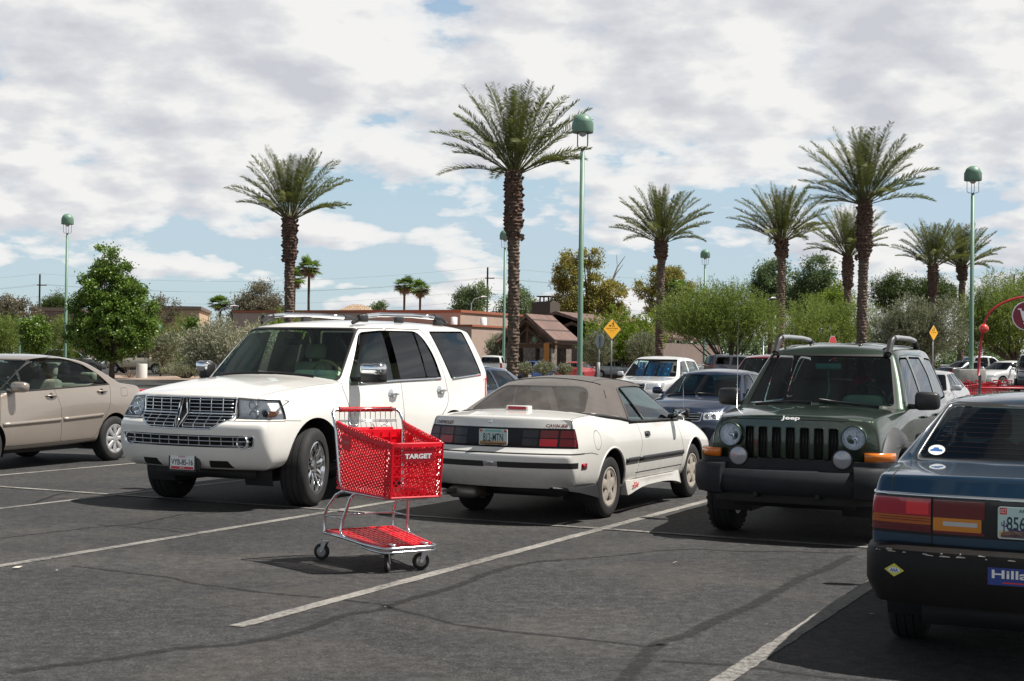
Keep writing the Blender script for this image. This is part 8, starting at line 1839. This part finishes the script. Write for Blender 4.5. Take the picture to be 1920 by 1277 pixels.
    for s in ('1', '-1'): B.part('headlight', ['hl' + s], mat('lamp_grey', (.36, .38, .41), rough=.2, metal=.3, coat=.6, bump=.5, bscale=50, var=.4, vscale=25), root, inset=.0); B.part('taillight', ['tl' + s], RED, root)
    B.part('grille', ['grille'], DARK, root, inset=.01)
    bm = bmesh.new(); tube(bm, [B.P('F', u, v, .0) for u, v in gp], .012, 5, closed=True)
    for k in range(3): z = zl[0] + (zl[1] - zl[0]) * (k + .5) / 3; tube(bm, [B.P('F', u, z, 0) for u in np.linspace(-.38, .38, 9)], .007, 5)
    ob('grille_bars', bm, CHROME, root)
    for s in 'LR': mirror_obj(root, B, s, xs[cab[1]] - .2, win[0][0][1] + .05, (.11, .2, .14), P, .05)
    for x in (xw, -xw):
        for s in (1, -1): wheel(root, x, s * (wy + .10), wr, .21, wr * .62, hubs, 0, SILVER)
    bm = bmesh.new(); xx = xs[cab[1]]; box(bm, xx - .45, xx + .08, -.62, .62, ws[0][1] - .2, ws[0][1] - .02, .05); ob('dashboard', bm, INT_GREY, root)
    for y in (.36, -.36): seat(root, xx - 1.05, y, ws[0][1] - .42, INT_GREY, .54)
    bm = bmesh.new(); box(bm, -xw - .3, xw + .3, -.7, .7, .28, .48); ob('chassis', bm, TRIM, root, smooth=False)
    return root, B
def mid_cars():
    # dark blue saloon between the convertible and the green suv
    V, B = gen_car('sedan', 0, 0, -2.02, (.005, .018, .05), 'dark navy saloon facing forward between the convertible and the green suv', 3, pos=Vector((3.75, 26.0)), glassm=G_SIDE, hubs='hubcap')
    for s in (1, -1):
        for y, r in ((.60, .045), (.50, .04)):
            bm = bmesh.new(); M = Matrix.Translation(B.P('F', s * y, .66, .002)) @ Matrix.Rotation(R(90), 4, 'Y'); lathe(bm, [(.001, .0), (r * .7, .004), (r, .014), (r * 1.1, .004)], 16, 'Z', M); ob('bulb_bowl', bm, CHROME, V)
    bm = bmesh.new(); M = Matrix.Translation(B.P('F', 0, .66, .01)); 
    for q in line((-.36, .70), (.0, .60), 1): pass
    tube(bm, [B.P('F', -.18, .61, .006), B.P('F', .18, .72, .006)], .012, 6); ob('grille_bar', bm, CHROME, V)
    wiper(V, B, [(1.04, .55), (1.05, .2), (1.06, 0)]); wiper(V, B, [(1.06, -.05), (1.05, -.3), (1.02, -.58)])
    # white pickup with blue sunshade
    V, B = gen_car('pickup', 0, 0, -2.02, (.74, .74, .73), 'white pickup with a shiny blue sunshade behind its windshield', 3, pos=Vector((4.22, 40.2)), scale=.94, glassm=G_SIDEC)
    bm = bmesh.new(); rr = random.Random(9); n = 44
    for j in range(n):
        y = -.60 + 1.16 * j / n; y2 = y + 1.16 / n; f = lambda yy: .035 * math.sin(yy * 21) + rr.uniform(-.012, .012)
        a, b = f(y), f(y2); 
        for k in range(7):
            z0 = 1.24 + k * .057; z1 = z0 + .057; xo = lambda z: .84 - (z - 1.24) * .86; w0 = [rr.uniform(-.014, .014) for _ in range(4)]
            if 13 <= j <= 15 or 27 <= j <= 28 or j < 4: continue
            bm.faces.new([bm.verts.new((xo(zz) + aa + ww, yy, zz)) for (yy, zz, aa), ww in zip(((y, z0, a), (y2, z0, b), (y2, z1, b), (y, z1, a)), w0)])
    ob('sunshade', bm, mat('blue_foil', (.03, .36, .80), rough=.3, metal=.55), V, smooth=False)
    # dark blue saloon behind the white suv
    gen_car('sedan', 0, 0, -2.02, (.02, .045, .10), 'dark blue saloon half hidden between the white suv and the convertible roof', 3, pos=Vector((-.98, 26.8)), glassm=G_SIDE)
    gen_car('suv', 0, 0, -2.02, (.16, .015, .025), 'maroon suv mostly hidden behind the green suv', 3, pos=Vector((7.1, 39.0)))
    gen_car('sedan', 0, 0, -2.02, (.42, .43, .44), 'silver saloon mostly hidden between the green suv and the dark blue saloon', 2, pos=Vector((9.7, 33.5)), glassm=G_SIDE)
    far = [('suv', 930, 104, 1.4, (.72, .72, .70), 'white boxy suv seen from behind, left of the tallest palm trunk'), ('sedan', 893, 104, 1.2, (.72, .72, .72), 'white car just showing behind the rear corner of the white suv'), ('sedan', 1000, 103, -2.3, (.03, .08, .25), 'small blue car in front of the stone columns'),
           ('sedan', 1085, 98, 1.15, (.45, .02, .03), 'red car right of the short concrete lamp base'), ('sedan', 1150, 118, .2, (.30, .34, .38), 'grey car behind the yellow diamond sign'), ('sedan', 1185, 122, 2.8, (.6, .6, .6), 'pale car behind the white pickup roof'),
           ('sedan', 1350, 116, .1, (.25, .3, .34), 'blue-grey car left of the mesquite trunk'), ('sedan', 1338, 108, 2.9, (.65, .65, .63), 'white car half hidden by the mesquite trunk'), ('suv', 1398, 80, .15, (.04, .045, .06), 'dark suv parked sideways right of the mesquite trunk'),
           ('pickup', 1846, 94, .10, (.45, .47, .5), 'silver crew-cab pickup parked sideways behind the right lamp post'), ('sedan', 1826, 84, .35, (.015, .018, .03), 'black car in front of the silver pickup at right'), ('sedan', 1888, 70, -2.55, (.74, .74, .73), 'white car facing forward at the right edge behind the cart return'),
           ('suv', 1945, 60, -1.9, (.05, .05, .055), 'dark truck-like suv cut off by the right edge'), ('suv', 140, 102, .1, (.10, .10, .11), 'dark suv with orange light behind the beige saloon'), ('sedan', 20, 92, .0, (.6, .61, .62), 'pale car roof just visible over the beige saloon'), ('pickup', 262, 112, 2.98, (.62, .54, .40), 'cream old pickup behind the dry twiggy shrub'),
           ('sedan', 340, 114, .2, (.02, .04, .16), 'dark blue car behind the pale bushes at left'), ('sedan', 60, 112, 3.0, (.25, .02, .02), 'dark red car hidden behind the beige saloon windows'), ('sedan', 1560, 110, .1, (.5, .5, .5), 'silver car beyond the green suv'), ('sedan', 1700, 102, .1, (.2, .2, .22), 'dark grey car beyond the olive tree')]
    for i, (k, px, D, h, c, lab) in enumerate(far): gen_car(k, px, D, h, c, lab, 2 if D > 75 else 3, 'cars parked at the far side of the lot')
    p = px2d(150, 100); bm = bmesh.new(); box(bm, p.x - .3, p.x + .3, p.y - .2, p.y + .2, 1.76, 1.96, .05); tag(ob('beacon', bm, AMBER), 'orange beacon on the roof of the dark suv at left', 'beacon')
mid_cars()

def litter():
    rr = random.Random(21); bm = bmesh.new()
    for px, py, sz in ((32, 1067, .05), (105, 1073, .03), (720, 1142, .02), (1180, 976, .02), (1635, 1155, .035), (1265, 1058, .03)):
        g = px2g(px, py); a = rr.uniform(0, 6); q = [(g.x + sz * k * math.cos(a + t), g.y + sz * k * math.sin(a + t) , .010 + rr.uniform(0, .012)) for t, k in ((0, 1), (1.2, .5), (3.1, .9), (4.6, .5))]; bm.faces.new([bm.verts.new(p) for p in q])
    tag(ob('ground_litter', bm, mat('paper_scrap', (.55, .50, .44), rough=.9), smooth=False), kind='stuff')
litter()
